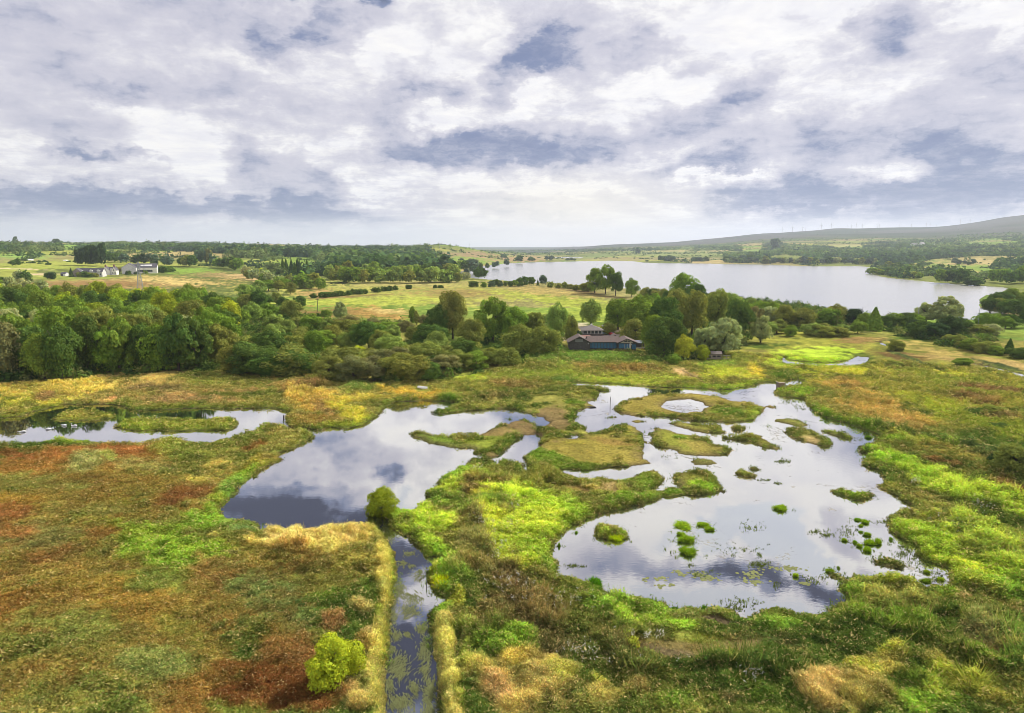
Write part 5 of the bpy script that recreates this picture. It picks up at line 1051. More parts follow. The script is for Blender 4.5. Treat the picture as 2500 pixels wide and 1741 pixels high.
row([(440, 650), (478, 652)], 4, (13, 17), (.9, 1.1), ['broad'], ['dark', 'olive'], 'in the field clump east of the barn', G6, jy=1, **HD)
row([(480, 643), (520, 644)], 5, (18, 23), (.6, .8), ['tall', 'poplar'], ['blue', 'brown'], 'in the tall grey stand', G6, jy=.8, **HD)
row([(525, 655), (560, 657), (590, 662)], 6, (13, 20), (.8, 1.1), ['broad', 'willow'], ['dark', 'blue', 'mid'], 'in the stand at the corner of the green field', G6, jy=1.5, **HD)
G7 = 'trees along the far lake shore'
row([(2120, 668), (2180, 674), (2250, 682)], 12, (6, 10), (1.1, 1.5), ['bush', 'broad'], ['mid', 'dark', 'olive'], 'on the low promontory in the lake', G7, jy=1, **HD)
row([(2140, 656), (2190, 655), (2245, 660)], 9, (8, 13), (1.0, 1.3), ['broad', 'bush'], ['blue', 'dark', 'olive'], 'behind the low promontory', G7, jy=1, **HD)
row([(2290, 690), (2325, 692), (2350, 692)], 5, (13, 17), (.8, 1.0), ['broad'], ['dark', 'mid'], 'in the big clump past the promontory', G7, jy=1, **HD)
row([(2360, 696), (2390, 697)], 3, (8, 10), (1.2, 1.5), ['bush'], ['dark'], 'in the low clump by the tan field', G7, jy=.5, **HD)
row([(2425, 690), (2460, 694), (2510, 690)], 5, (13, 18), (.9, 1.1), ['broad'], ['dark', 'mid'], 'in the trees by the lime field corner', G7, jy=1, **HD)
for (x0_, x1_, n, nm) in ((1865, 2000, 16, 'on the far shore facing the promontory'), (2000, 2140, 14, 'on the far shore behind the promontory head')):
    row([(x0_, 644), (x1_, 645.5)], n, (10, 17), (.9, 1.3), ['broad', 'bush', 'willow'], ['blue', 'dark', 'sage', 'olive'], nm, G7, jy=.8, **HD)
row([(1770, 640), (1860, 642)], 12, (12, 18), (.9, 1.2), ['broad'], ['blue', 'dark'], 'in the dark wood on the far shore', G7, jy=.8, **HD)
row([(1610, 637), (1650, 638)], 4, (13, 17), (.9, 1.2), ['broad', 'bush'], ['blue', 'dark'], 'in the shore clump across the lake', G7, jy=.5, **HD)
row([(1690, 638), (1725, 638)], 5, (10, 13), (1.1, 1.4), ['bush'], ['blue', 'dark'], 'in the low shore clump across the lake', G7, jy=.5, **HD)
row([(1262, 639), (1272, 640)], 2, (13, 17), (.9, 1.1), ['broad'], ['dark'], 'of the two dark trees at the lake head', G7, jy=.5, **HD)
row([(1290, 636), (1305, 636)], 3, (8, 11), (1.2, 1.5), ['bush'], ['dark'], 'of the low trees at the lake head', G7, jy=.3, **HD)
row([(1330, 636), (1350, 636)], 3, (11, 14), (.8, 1.1), ['broad'], ['blue', 'dark'], 'past the low trees at the lake head', G7, jy=.3, **HD)
row([(1385, 636), (1405, 636)], 3, (7, 9), (1.2, 1.5), ['bush'], ['dark'], 'in the small clump mid way along the lake head', G7, jy=.3, **HD)
T('broad', 1557, 622, 26, 24, 'blue', 'single dark tree on the tan slope across the lake', G7, False, 1)
T('broad', 1893, 612, 46, 42, 'blue', 'large round dark tree on the slope across the lake', G7, False, 1)
row([(2440, 648), (2470, 649)], 2, (10, 12), (.8, 1), ['broad'], ['dark'], 'of the two round trees in the far tan field', G7, jy=.3, **HD)
row([(2325, 645), (2385, 647)], 5, (9, 13), (.9, 1.2), ['broad', 'bush'], ['dark', 'blue'], 'in the hedge of the far tan field', G7, jy=.3, **HD)
row([(42, 596), (30, 597)], 2, (16, 24), (.5, .8), ['conifer', 'broad'], ['blue'], 'on the western skyline', None, jy=.3, **HD)
row([(134, 596), (142, 596)], 2, (14, 19), (.9, 1.2), ['broad'], ['blue'], 'of the round pair on the green skyline', None, jy=.3, **HD)
print('mid trees', round(time.time() - T0, 1))

# ------------------------------------------------------------------ far woodland and hedges: one mass nobody could count
def far_mass(name, x, y, h, w, col, nq, **props):
    n = len(x); z = H0(x, y); u = rng.normal(0, 1, (n, nq, 3)); u /= np.linalg.norm(u, axis=2, keepdims=True); u[..., 2] = np.abs(u[..., 2])
    rad = .8 + .3 * rng.random((n, nq, 1)); lump = 1 + .22 * np.sin(u[..., :1] * 5 + rng.random((n, 1, 1)) * 6) * np.cos(u[..., 1:2] * 4 + rng.random((n, 1, 1)) * 6)
    c_ = u * rad * lump * np.stack([w / 2, w / 2, h * .86], 1)[:, None, :]; c_[..., 2] += h[:, None] * .06
    c_ += np.stack([x, y, z - .3], 1)[:, None, :]
    nr = u + rng.normal(0, .35, u.shape); nr /= np.linalg.norm(nr, axis=2, keepdims=True)
    s = np.repeat(w * 1.35 / math.sqrt(nq) * 1.15, nq) * (.7 + .6 * rng.random(n * nq))
    cc = np.repeat(col, nq, 0) * (.75 + .5 * rng.random((n * nq, 1)))
    v, c4 = quads_mesh(c_.reshape(-1, 3), nr.reshape(-1, 3), s, s, cc, name)
    return link(new_mesh(name, v, np.arange(len(v)), 4, np.clip(c4, 0, 1), False, M_BLADE), name, kind='stuff', **props)
FW = [seg(s) for s in (   # named blocks of woodland in the photograph
 "g 620,190 760,250 1400,240 1650,260 1700,330 1750,400 1780,440 700,470 640,430 700,330 500,250 250,230 0,225 0,170",
 "g 0,165 1500,168 1550,200 1650,240 700,250 0,240", "f 900,130 1700,135 2200,150 2296,170 2296,230 1500,190 1000,175",
 "i 0,330 560,370 880,400 870,470 500,470 200,440 0,460", "i 880,340 1700,330 2000,370 2296,330 2296,455 1900,450 1500,480 1300,520 900,520 870,440",
 "i 560,340 900,340 1200,310 1700,300 1700,270 2296,240 2296,330 2000,300 1700,345 1300,360 900,345", "h 1600,150 2050,150 2060,195 1900,190 1640,185", "h 1890,230 2296,220 2296,300 1900,292",
 "h 0,185 900,175 1500,165 1500,182 700,195 300,205 0,203", "f 0,370 120,370 250,430 330,520 0,520", "f 0,130 250,160 540,150 560,190 300,200 0,200", "f 1900,190 2296,200 2296,260 2050,250", "i 2000,560 2296,500 2296,560 2200,600")]
un = rng.uniform(0, 1, (26000, 2)); ux = -210 + un[:, 0] * 420; uy = 185 + un[:, 1] * 330
ok = in_woods(ux, uy) & (SD[gidx(ux, uy)] > 3) & (LD[gidx(ux, uy)] > 6) & (fbm(ux, uy, 25, 2, 401) > .3); ux, uy = ux[ok][:5200], uy[ok][:5200]; n = len(ux); print('under', n)
tn = np.array([lin(c_) for c_ in ((84, 104, 48), (62, 84, 40), (110, 116, 66), (96, 120, 50))])[rng.integers(0, 4, n)] * 1.3
far_mass('undergrowth', ux, uy, rng.uniform(1.5, 4.5, n), rng.uniform(2.5, 5, n), tn, 60, label='dense undergrowth filling the wood between the trees', category='undergrowth')
NF = 170000
fa = np.radians(rng.uniform(-50, 50, NF)); fr_ = 640 * (7600 / 640) ** rng.random(NF)
X_, Y_ = fr_ * np.sin(fa), fr_ * np.cos(fa); gi2 = gidx(X_, Y_); Z_ = H0(X_, Y_)
pxf, pyf = to_px(X_, Y_, Z_)
inw = np.zeros(NF, bool)
for p in FW: inw |= poly_sd(p, pxf, pyf, 2.0) < 0
edge = FE[gi2] < (3 + fr_ / 500)
wood = fbm(X_, Y_, 520, 3, 201) > .64
mo = (fr_ > 5200) & (np.degrees(fa) > 0)
clear = np.zeros(NF, bool)      # open ground that must stay open: pasture, tan field, farm
for p in [seg(s) for s in ("f 350,540 450,420 400,400 400,300 900,300 920,270 1100,300 1350,290 1500,390 1900,350 2296,400 2296,460 1900,520 1500,545", "g 350,700 500,530 700,440 1780,450 2296,460 h 600,500 1100,600 900,780 0,780 g 0,460 g 200,480 0,390", "f 0,270 2296,260 2296,300 1500,330 1000,300 660,345 0,340", "i 1400,545 1450,510 2296,450 2296,580 2000,650 1500,580", "i 1750,355 2000,330 1900,370", "f 120,140 400,135 700,140 650,175 560,180 130,205 ", "i 580,350 880,345 870,368 600,372", "h 700,230 1500,215 1800,215 1750,245 1200,290 900,270 0,290 0,235", "g 1550,190 1700,185 2080,235 2000,265 1600,230")]:
    clear |= poly_sd(p, pxf, pyf, 2.0) < 0
ok = (LD[gi2] > 14) & (inw | (~clear & (edge & (rng.random(NF) < .55) | (wood & ~mo & (rng.random(NF) < .5))))) & ~(mo & (rng.random(NF) < .8))
ok &= ~((fr_ < 900) & (pxf > 760) & (pxf < 1700)) & ~((pyf > 690)) & ~((pxf > -200) & (pxf < 620) & (pyf > 655))
x, y, r_ = X_[ok], Y_[ok], fr_[ok]; n = len(x)
h = 5 + 9 * rng.random(n) ** 1.5 + 7 * (rng.random(n) < .12); h = h * np.where(inw[ok], 1.25, .8) * np.interp(r_, [1100, 2200], [1, .68]) * np.clip(1.15 - r_ / 14000, .6, 1.1); w = h * rng.uniform(.85, 1.4, n)
sel = np.clip(np.floor(fbm(x, y, 90, 2, 601) * 7 - 1.6 + rng.uniform(-.5, .5, n)), 0, 3).astype(int)
tn = np.array([lin(c_) for c_ in ((58, 76, 58), (64, 86, 52), (80, 100, 58), (98, 112, 68))])[sel] * rng.uniform(.9, 2.2, (n, 1))
far_mass('distant_woodland', x, y, h, w, tn, 26, label='distant woods and hedgerow trees fading across the farmland', category='woodland')
print('far trees', n)
NF = 60000      # hedges between the fields
fa = np.radians(rng.uniform(-50, 50, NF)); fr_ = 700 * (5200 / 700) ** rng.random(NF); X_, Y_ = fr_ * np.sin(fa), fr_ * np.cos(fa); gi2 = gidx(X_, Y_)
pxf, pyf = to_px(X_, Y_, H0(X_, Y_))
ok = (FE[gi2] < 1.0 + fr_ / 900) & (LD[gi2] > 12) & ~((fr_ < 900) & (pxf > 760)) & (pyf < 690) & ~((pxf < 620) & (pyf > 650))
x, y, r_ = X_[ok], Y_[ok], fr_[ok]; n = len(x); print('hedge', n)
far_mass('distant_hedges', x, y, rng.uniform(1.8, 3.6, n), rng.uniform(5, 10, n), np.tile(lin((70, 90, 48)) * 1.3, (n, 1)), 10, label='dark hedges dividing the distant fields', category='hedges')
print('far', round(time.time() - T0, 1))
# ------------------------------------------------------------------ small mesh builder
class MB:
    def __init__(s): s.v, s.f = [], []
    def poly(s, pts, faces):
        k = len(s.v); s.v.extend(Vector(p) for p in pts); s.f.extend([tuple(k + i for i in f) for f in faces]); return s
    def box(s, x0, x1, y0, y1, z0, z1):
        p = [(x, y, z) for z in (z0, z1) for x, y in ((x0, y0), (x1, y0), (x1, y1), (x0, y1))]
        return s.poly(p, [(0, 3, 2, 1), (4, 5, 6, 7), (0, 1, 5, 4), (1, 2, 6, 5), (2, 3, 7, 6), (3, 0, 4, 7)])
    def bar(s, a, b, r0, r1=None, n=6):
        a, b = Vector(a), Vector(b); r1 = r0 if r1 is None else r1; d_ = (b - a).normalized(); u = d_.orthogonal().normalized(); w = d_.cross(u); k = len(s.v)
        for p, r in ((a, r0), (b, r1)):
            for i in range(n): t = 2 * math.pi * i / n; s.v.append(p + (u * math.cos(t) + w * math.sin(t)) * r)
        for i in range(n): j = (i + 1) % n; s.f.append((k + i, k + j, k + n + j, k + n + i))
        s.f.append(tuple(k + i for i in reversed(range(n)))); s.f.append(tuple(k + n + i for i in range(n))); return s
    def gable(s, x0, x1, y0, y1, ze, zr, th=.12, along='x', over=.35):
        """pitched roof slab pair; ridge along x or y"""
        if along == 'x':
            ym = (y0 + y1) / 2; a = [(x0 - over, y0 - over, ze - .1), (x1 + over, y0 - over, ze - .1), (x1 + over, ym, zr), (x0 - over, ym, zr), (x1 + over, y1 + over, ze - .1), (x0 - over, y1 + over, ze - .1)]
        else:
            xm = (x0 + x1) / 2; a = [(x0 - over, y1 + over, ze - .1), (x0 - over, y0 - over, ze - .1), (xm, y0 - over, zr), (xm, y1 + over, zr), (x1 + over, y0 - over, ze - .1), (x1 + over, y1 + over, ze - .1)]
        b = [(p[0], p[1], p[2] - th) for p in a]
        return s.poly(a + b, [(0, 1, 2, 3), (3, 2, 4, 5), (6, 9, 8, 7), (9, 11, 10, 8), (0, 6, 7, 1), (4, 10, 11, 5), (1, 7, 8, 2), (2, 8, 10, 4), (0, 3, 9, 6), (3, 5, 11, 9)])
    def gwall(s, x0, x1, y0, y1, ze, zr, along='x'):
        """walls with gable ends"""
        if along == 'x':
            ym = (y0 + y1) / 2; p = [(x0, y0, -.4), (x1, y0, -.4), (x1, y1, -.4), (x0, y1, -.4), (x0, y0, ze), (x1, y0, ze), (x1, y1, ze), (x0, y1, ze), (x0, ym, zr - .14), (x1, ym, zr - .14)]
            return s.poly(p, [(0, 1, 5, 4), (2, 3, 7, 6), (1, 2, 6, 9, 5), (3, 0, 4, 8, 7)])
        xm = (x0 + x1) / 2; p = [(x0, y0, -.4), (x1, y0, -.4), (x1, y1, -.4), (x0, y1, -.4), (x0, y0, ze), (x1, y0, ze), (x1, y1, ze), (x0, y1, ze), (xm, y0, zr - .14), (xm, y1, zr - .14)]
        return s.poly(p, [(0, 1, 5, 8, 4), (2, 3, 7, 9, 6), (1, 2, 6, 5), (3, 0, 4, 7)])
    def ball(s, c_, r, n=12, m=8):
        k = len(s.v); c_ = Vector(c_); r = Vector(r) if not isinstance(r, (int, float)) else Vector((r, r, r))
        for i in range(m + 1):
            ph = math.pi * i / m
            for j in range(n): th = 2 * math.pi * j / n; s.v.append(c_ + Vector((r.x * math.sin(ph) * math.cos(th), r.y * math.sin(ph) * math.sin(th), r.z * math.cos(ph))))
        for i in range(m):
            for j in range(n): a = k + i * n + j; b = k + i * n + (j + 1) % n; s.f.append((a, a + n, b + n, b))
        return s
    def build(s, name, mat, parent=None, smooth=False, **props):
        me = bpy.data.meshes.new(name); me.from_pydata([tuple(v) for v in s.v], [], s.f); me.materials.append(mat)
        if smooth: me.polygons.foreach_set('use_smooth', [True] * len(me.polygons))
        me.update(); return link(me, name, parent, **props)
def up(p, dz): return (p[0], p[1], p[2] + dz)
def root_at(name, loc, rz=0.0, label=None, cat=None, group=None, scale=1.0):
    o = bpy.data.objects.new(name, None); COL.objects.link(o); o.empty_display_size = .2
    o.location = tuple(float(q) for q in loc); o.rotation_euler = (0, 0, rz); o.scale = (scale,) * 3
    o['label'] = label; o['category'] = cat
    if group: o['group'] = group
    return o
def copy_tree(o, loc, rz, label, scale=None, hidden=None):
    def rec(a, par):
        c_ = a.copy(); COL.objects.link(c_)
        if par is not None: c_.parent = par
        for ch in list(a.children): rec(ch, c_)
        return c_
    r = rec(o, None); r.location = tuple(float(q) for q in loc); r.rotation_euler = (0, 0, rz); r['label'] = label
    if scale: r.scale = (scale,) * 3
    return r

MT = dict(
 timber=plain('dark_timber', (.075, .068, .066), .8, 2.0, .3), tile=plain('brown_tile', (.115, .08, .07), .85, 4.0, .3), bluep=plain('blue_shutter_paint', (.04, .14, .24), .6, 3.0, .25), cream=plain('cream_paint', (.62, .55, .40), .7),
 white=plain('white_paint', (.75, .75, .74), .6), glass=plain('dark_glass', (.03, .045, .06), .15), greyroof=plain('grey_shingle', (.15, .13, .12), .85, 5.0, .25), tank=plain('shiny_roof_sheet', (.20, .21, .26), .3, 3.0, .2),
 brick=plain('red_brick', (.27, .14, .11), .85, 6.0, .2), slate=plain('slate', (.085, .08, .10), .7, 2.0, .25), harl=plain('pale_render', (.86, .82, .74), .85, .8, .1), harl2=plain('grey_render', (.62, .61, .60), .85, .8, .1),
 wood=plain('weathered_wood', (.26, .21, .17), .85, 6.0, .3), steel=plain('galvanised_steel', (.34, .36, .38), .55), tyre=plain('tyre_rubber', (.02, .02, .02), .8), red=plain('red_car_paint', (.50, .03, .02), .25), blue=plain('pale_blue_car_paint', (.35, .47, .58), .25),
 silver=plain('silver_car_paint', (.55, .57, .60), .25), feather=plain('white_feather', (.80, .80, .78), .7), beak=plain('orange_beak', (.55, .20, .03), .5), cow=plain('black_hide', (.018, .015, .014), .8), turb=plain('turbine_white', (.50, .51, .54), .6),
 post=plain('wet_post', (.06, .05, .045), .7), hull=plain('white_hull', (.72, .70, .67), .5, 2.0, .12), concrete=plain('concrete', (.42, .40, .37), .9, 1.0, .2), lampg=plain('lamp_glass', (.6, .6, .55), .3))

# ------------------------------------------------------------------ visitor centre
p0 = up(at(1471, 857.5), .7)
vc = root_at('visitor_centre', p0, R(-1.5), 'long low brown-roofed visitor centre with blue shuttered front facing the marsh', 'building')
MB().gwall(-12.9, -4.9, 0, 9, 2.7, 5.0, 'y').build('west_wing_wall', MT['timber'], vc)
rf = MB().gable(-12.9, -4.9, 0, 9, 2.7, 5.0, along='y', over=.6).build('west_wing_roof', MT['tile'], vc)
m = MB(); m.bar((-13.6, -.66, 2.6), (-8.9, -.66, 5.05), .09); m.bar((-4.2, -.66, 2.6), (-8.9, -.66, 5.05), .09); m.build('bargeboard', MT['greyroof'], rf)
MB().box(-10.6, -7.6, -.06, .05, 2.85, 3.9).build('gable_panel', plain('grey_panel', (.18, .18, .18), .8), vc)
dr = MB().box(-9.6, -8.3, -.07, .05, 0, 2.1).build('door', MT['timber'], vc); MB().ball((-8.5, -.1, 1.05), .05, 8, 6).build('handle', MT['steel'], dr)
MB().ball((-5.5, -.15, 2.2), .18, 10, 8).build('floodlight', MT['white'], vc)
MB().gwall(-4.9, 5.8, 1.4, 8.2, 2.75, 4.6, 'x').build('hall_wall', MT['timber'], vc)
MB().gable(-5.6, 6.2, .9, 8.4, 2.85, 4.7, along='x', over=.3).build('hall_roof', MT['tile'], vc)
for i in range(9):
    x0_ = -4.6 + i * 1.13
    sh = MB().box(x0_, x0_ + 1.02, 1.26, 1.38, .25, 2.5); f_ = sh.build('shutter', MT['bluep'], vc)
    MB().box(x0_ + .46, x0_ + .56, 1.22, 1.255, .25, 2.5).build('slat', MT['timber'], f_)
MB().box(-4.8, 5.7, 1.22, 1.38, 2.55, 2.72).build('fascia', MT['timber'], vc)
MB().gwall(5.8, 13.0, 0, 9, 2.6, 4.2, 'y').build('east_wing_wall', MT['timber'], vc)
rf = MB().gable(5.8, 13.0, 0, 9, 2.6, 4.3, along='y', over=.6).build('east_wing_roof', MT['tile'], vc)
m = MB(); m.bar((6.9, -.12, 2.75), (11.6, -.12, 2.75), .10); m.bar((9.4, -.12, 2.75), (9.4, -.12, 3.95), .09); m.bar((7.3, -.12, 2.8), (9.3, -.12, 3.8), .1); m.bar((11.4, -.12, 2.8), (9.5, -.12, 3.8), .1); m.build('gable_truss', MT['cream'], vc)
w = MB().box(6.2, 8.3, -.05, .04, .5, 2.3).build('window', MT['bluep'], vc)
w = MB().box(8.6, 10.3, -.07, .04, .35, 2.2).build('window', MT['bluep'], vc)
MB().box(8.45, 8.6, -.12, .05, .2, 2.3).box(8.45, 10.3, -.12, .05, .08, .3).box(10.2, 10.34, -.12, .05, .3, 2.3).box(9.4, 9.47, -.115, .03, .3, 2.2).build('frame', MT['white'], w)
MB().box(10.55, 10.85, -.2, .1, -.2, 2.7).build('post', MT['cream'], vc)
MB().box(11.2, 12.8, -.06, .04, .1, 2.0).build('shutter', MT['bluep'], vc)
MB().box(10.9, 11.3, -.1, .05, 1.9, 2.2).build('notice_board', MT['white'], vc)
MB().gwall(-8.6, -4.0, 9.5, 16, 2.4, 3.9, 'x').build('rear_wing_wall', MT['brick'], vc); MB().gable(-8.6, -4.0, 9.5, 16, 2.4, 4.0, along='x').build('rear_wing_roof', MT['brick'], vc)
MB().gwall(3, 9, 9.6, 15, 2.4, 4.4, 'y').build('court_wing_wall', MT['timber'], vc); MB().gable(3, 9, 9.6, 15, 2.4, 4.5, along='y').build('court_wing_roof', MT['tile'], vc)
sd_ = root_at('shed', at(1561, 850.5), R(4), 'dark timber shed with a shiny grey roof beside the visitor centre', 'shed')
MB().gwall(-1.9, 1.9, 0, 3.4, 2.2, 2.9, 'x').build('wall', MT['timber'], sd_); MB().gable(-1.9, 1.9, 0, 3.4, 2.25, 3.1, along='x', over=.25).build('roof', MT['tank'], sd_)
MB().box(-2.2, 2.4, -1.6, -1.4, -.3, .55).build('plinth', MT['concrete'], sd_)
pv = root_at('pavilion', at(1447, 824), R(2), 'square grey pavilion with a hipped roof and window band behind the visitor centre', 'building')
MB().box(-4.4, 4.4, 0, 8.8, -.4, 1.5).build('lower_wall', MT['timber'], pv); MB().box(-4.25, 4.25, .15, 8.65, 1.5, 3.2).build('window_band', plain('grey_window_band', (.16, .17, .19), .5, 3, .2), pv)
for i in range(5): w = MB().box(-3.9 + i * 1.62, -2.6 + i * 1.62, .06, .145, 1.8, 2.85).build('window', MT['glass'], pv); MB().box(-3.98 + i * 1.62, -3.9 + i * 1.62, .03, .145, 1.7, 2.95).box(-2.6 + i * 1.62, -2.52 + i * 1.62, .03, .145, 1.7, 2.95).build('frame', MT['harl2'], w)
q = 5.1; m = MB(); m.poly([(-q, 4.4 - q, 3.2), (q, 4.4 - q, 3.2), (q, 4.4 + q, 3.2), (-q, 4.4 + q, 3.2), (-.5, 3.9, 5.0), (.5, 3.9, 5.0), (.5, 4.9, 5.0), (-.5, 4.9, 5.0)], [(0, 1, 5, 4), (1, 2, 6, 5), (2, 3, 7, 6), (3, 0, 4, 7), (4, 5, 6, 7), (3, 2, 1, 0)]); rf = m.build('roof', MT['greyroof'], pv)
MB().poly([(-.6, 3.8, 5.02), (.6, 3.8, 5.02), (.6, 5.0, 5.02), (-.6, 5.0, 5.02), (0, 4.4, 5.8)], [(0, 1, 4), (1, 2, 4), (2, 3, 4), (3, 0, 4), (3, 2, 1, 0)]).build('lantern', MT['harl2'], rf)

# ------------------------------------------------------------------ cars
def car(loc, rz, paint, label):
    c_ = root_at('parked_car', loc, rz, label, 'car', 'cars parked behind the visitor centre')
    prof = [(-2.05, .35), (-2.1, .75), (-1.95, .92), (-1.55, .97), (-1.05, 1.42), (.55, 1.45), (1.15, 1.0), (1.95, .85), (2.1, .6), (2.05, .35)]
    n = len(prof); P_ = [(x, -.85 + (.12 if z > 1.2 else 0), z) for x, z in prof] + [(x, .85 - (.12 if z > 1.2 else 0), z) for x, z in prof]
    MB().poly(P_, [tuple(range(n)), tuple(reversed(range(n, 2 * n)))] + [(i, n + i, n + (i + 1) % n, (i + 1) % n) for i in range(n)]).build('body', paint, c_)
    for s_ in (-1, 1):
        y = s_ * .81; MB().poly([(-1.35, y, 1.0), (.95, y, 1.0), (.45, s_ * .765, 1.36), (-.95, s_ * .765, 1.36)], [(0, 1, 2, 3) if s_ < 0 else (3, 2, 1, 0)]).build('side_window', MT['glass'], c_)
        for x in (-1.3, 1.3):
            w_ = MB().bar((x, s_ * .66, .32), (x, s_ * .88, .32), .32, n=14).build('wheel', MT['tyre'], c_); MB().bar((x, s_ * .88, .32), (x, s_ * .895, .32), .18, n=10).build('rim', MT['steel'], w_)
        MB().box(2.0, 2.09, s_ * .62 - .16, s_ * .62 + .16, .58, .74).build('headlight', MT['lampg'], c_); MB().box(-2.12, -2.04, s_ * .66 - .12, s_ * .66 + .12, .68, .86).build('tail_light', MT['red'], c_)
    MB().poly([(.62, -.68, 1.41), (.62, .68, 1.41), (1.14, .76, 1.04), (1.14, -.76, 1.04)], [(0, 3, 2, 1)]).build('windscreen', MT['glass'], c_)
    MB().poly([(-1.12, -.68, 1.38), (-1.12, .68, 1.38), (-1.52, .76, 1.02), (-1.52, -.76, 1.02)], [(0, 1, 2, 3)]).build('rear_window', MT['glass'], c_)
    return c_
car(up(at(1494, 819), .05), R(-70), MT['red'], 'bright red car parked in the yard beside the pavilion')
car(up(at(1474, 816), .05), R(-80), MT['blue'], 'pale blue car half hidden by the pavilion corner')
car(up(at(1479, 799), .05), R(20), MT['silver'], 'silver car parked by the track behind the pavilion')

# ------------------------------------------------------------------ bird hide with its screen fence
hd = root_at('bird_hide', up(at(1749, 879), .3), 0, 'small wooden bird hide with a pitched roof under the pale willow', 'hide')
MB().gwall(-1.75, 1.75, 0, 2.6, 1.9, 2.6, 'x').build('wall', MT['wood'], hd); MB().gable(-1.75, 1.75, 0, 2.6, 1.95, 2.75, along='x', over=.25).build('roof', plain('bitumen_roof', (.15, .12, .11), .8, 3, .2), hd)
for x in (-.8, .8): MB().box(x - .6, x + .6, -.03, .02, .65, 1.3).build('viewing_slot', MT['tyre'], hd)
for (xa, xb, lb) in ((-4.5, -1.95, 'pale timber screen fence on the west side of the bird hide'), (2.1, 4.7, 'pale timber screen fence on the east side of the bird hide')):
    f_ = root_at('screen_fence', up(at(1749, 880), .45), 0, lb, 'fence', 'screen fences of the bird hide')
    for x in np.linspace(xa, xb, 3): MB().box(x - .08, x + .08, -.4, -.24, -.3, 1.55).build('post', MT['wood'], f_)
    for z_ in (1.35, .1): MB().box(xa, xb, -.44, -.405, z_, z_ + .17).build('rail', plain('pale_rail', (.42, .37, .30), .85), f_)
# ------------------------------------------------------------------ things in and by the water
bx = root_at('nest_box', at(1904.7, 948, 0), R(8), 'square brown wooden box with grass on top standing in the lagoon', 'nest box')
MB().box(-.8, .8, -.8, .8, -.4, 1.75).build('box_body', MT['wood'], bx); m = MB()
for i in range(5): m.box(-.84, .84, -.86, -.81, .05 + i * .34, .3 + i * .34)
m.build('board_cladding', plain('brown_boards', (.30, .20, .13), .85, 5, .3), bx); MB().box(-.95, .95, -.95, .95, 1.75, 1.88).build('top_board', MT['cream'], bx)
v = []; g = np.random.default_rng(3); a_ = g.uniform(-.85, .85, (160, 2)); hh = g.uniform(.2, .5, 160); tri = np.stack([np.c_[a_ - [.04, 0], np.full(160, 1.88)], np.c_[a_ + [.04, 0], np.full(160, 1.88)], np.c_[a_ + g.normal(0, .1, (160, 2)), 1.88 + hh]], 1).reshape(-1, 3)
link(new_mesh('turf', tri, np.arange(480), 3, np.repeat(alb((150, 150, 60)) * g.uniform(.7, 1.3, (160, 1)), 3, 0), False, M_BLADE), 'turf', bx)
def post(sx, sy, h, r_, lean, label, name='post', cat='post'):
    p = at(sx, sy, 0); m = MB(); m.bar((0, 0, -.6), (lean, 0, h), r_, r_ * .8, 8); o = m.build(name, MT['post'], None, label=label, category=cat); o.location = tuple(p)
post(1489.5, 989, 2.1, .09, .03, 'tall thin dark post standing in the lagoon inlet', 'marker_post'); post(692.5, 1026, 1.2, .12, 0, 'short dark stake at the mouth of the swan channel', 'stake')
post(1040, 1436, 1.1, .04, .12, 'thin dark stick leaning out of the ditch beside the yellow sedge dome', 'stick', 'stick'); post(1451, 899 + 45, .5, .2, .1, 'dark stump at the tip of the green spit', 'stump', 'stump')
lg = MB(); lg.bar((-1.3, 0, .05), (-.3, .05, .14), .14, .2, 9); lg.bar((-.3, .05, .14), (1.2, -.1, .10), .2, .12, 9); lg.bar((.2, 0, .15), (.45, .5, .45), .07, .03, 6); o = lg.build('driftwood_log', MT['post'], None, label='dark driftwood log lying at the edge of the lagoon inlet', category='log'); o.location = tuple(at(1444, 995, 0))
# upturned boat
bt = root_at('upturned_boat', up(at(1032, 951), .35), R(-28), 'white upturned boat lying in the marsh grass below the low bushes', 'boat')
m = MB(); V = []
for i in range(9):
    t = i / 8; xx = -1.7 + 3.4 * t; hw = .68 * (1 - abs(2 * t - 1) ** 2.6) ** .6 + (.25 if i == 0 else .02); hz_ = .55 * (1 - .35 * abs(2 * t - 1) ** 2)
    for j in range(7): ph = math.pi * j / 6; V.append((xx, -hw * math.cos(ph), .05 + hz_ * math.sin(ph) ** .8))
m.poly(V, [(i * 7 + j, i * 7 + j + 1, i * 7 + j + 8, i * 7 + j + 7) for i in range(8) for j in range(6)] + [tuple(range(7)), tuple(reversed(range(56, 63)))])
m.build('hull', MT['hull'], bt, True); MB().box(-1.6, 1.6, -.04, .04, .58, .66).build('keel', MT['harl2'], bt)

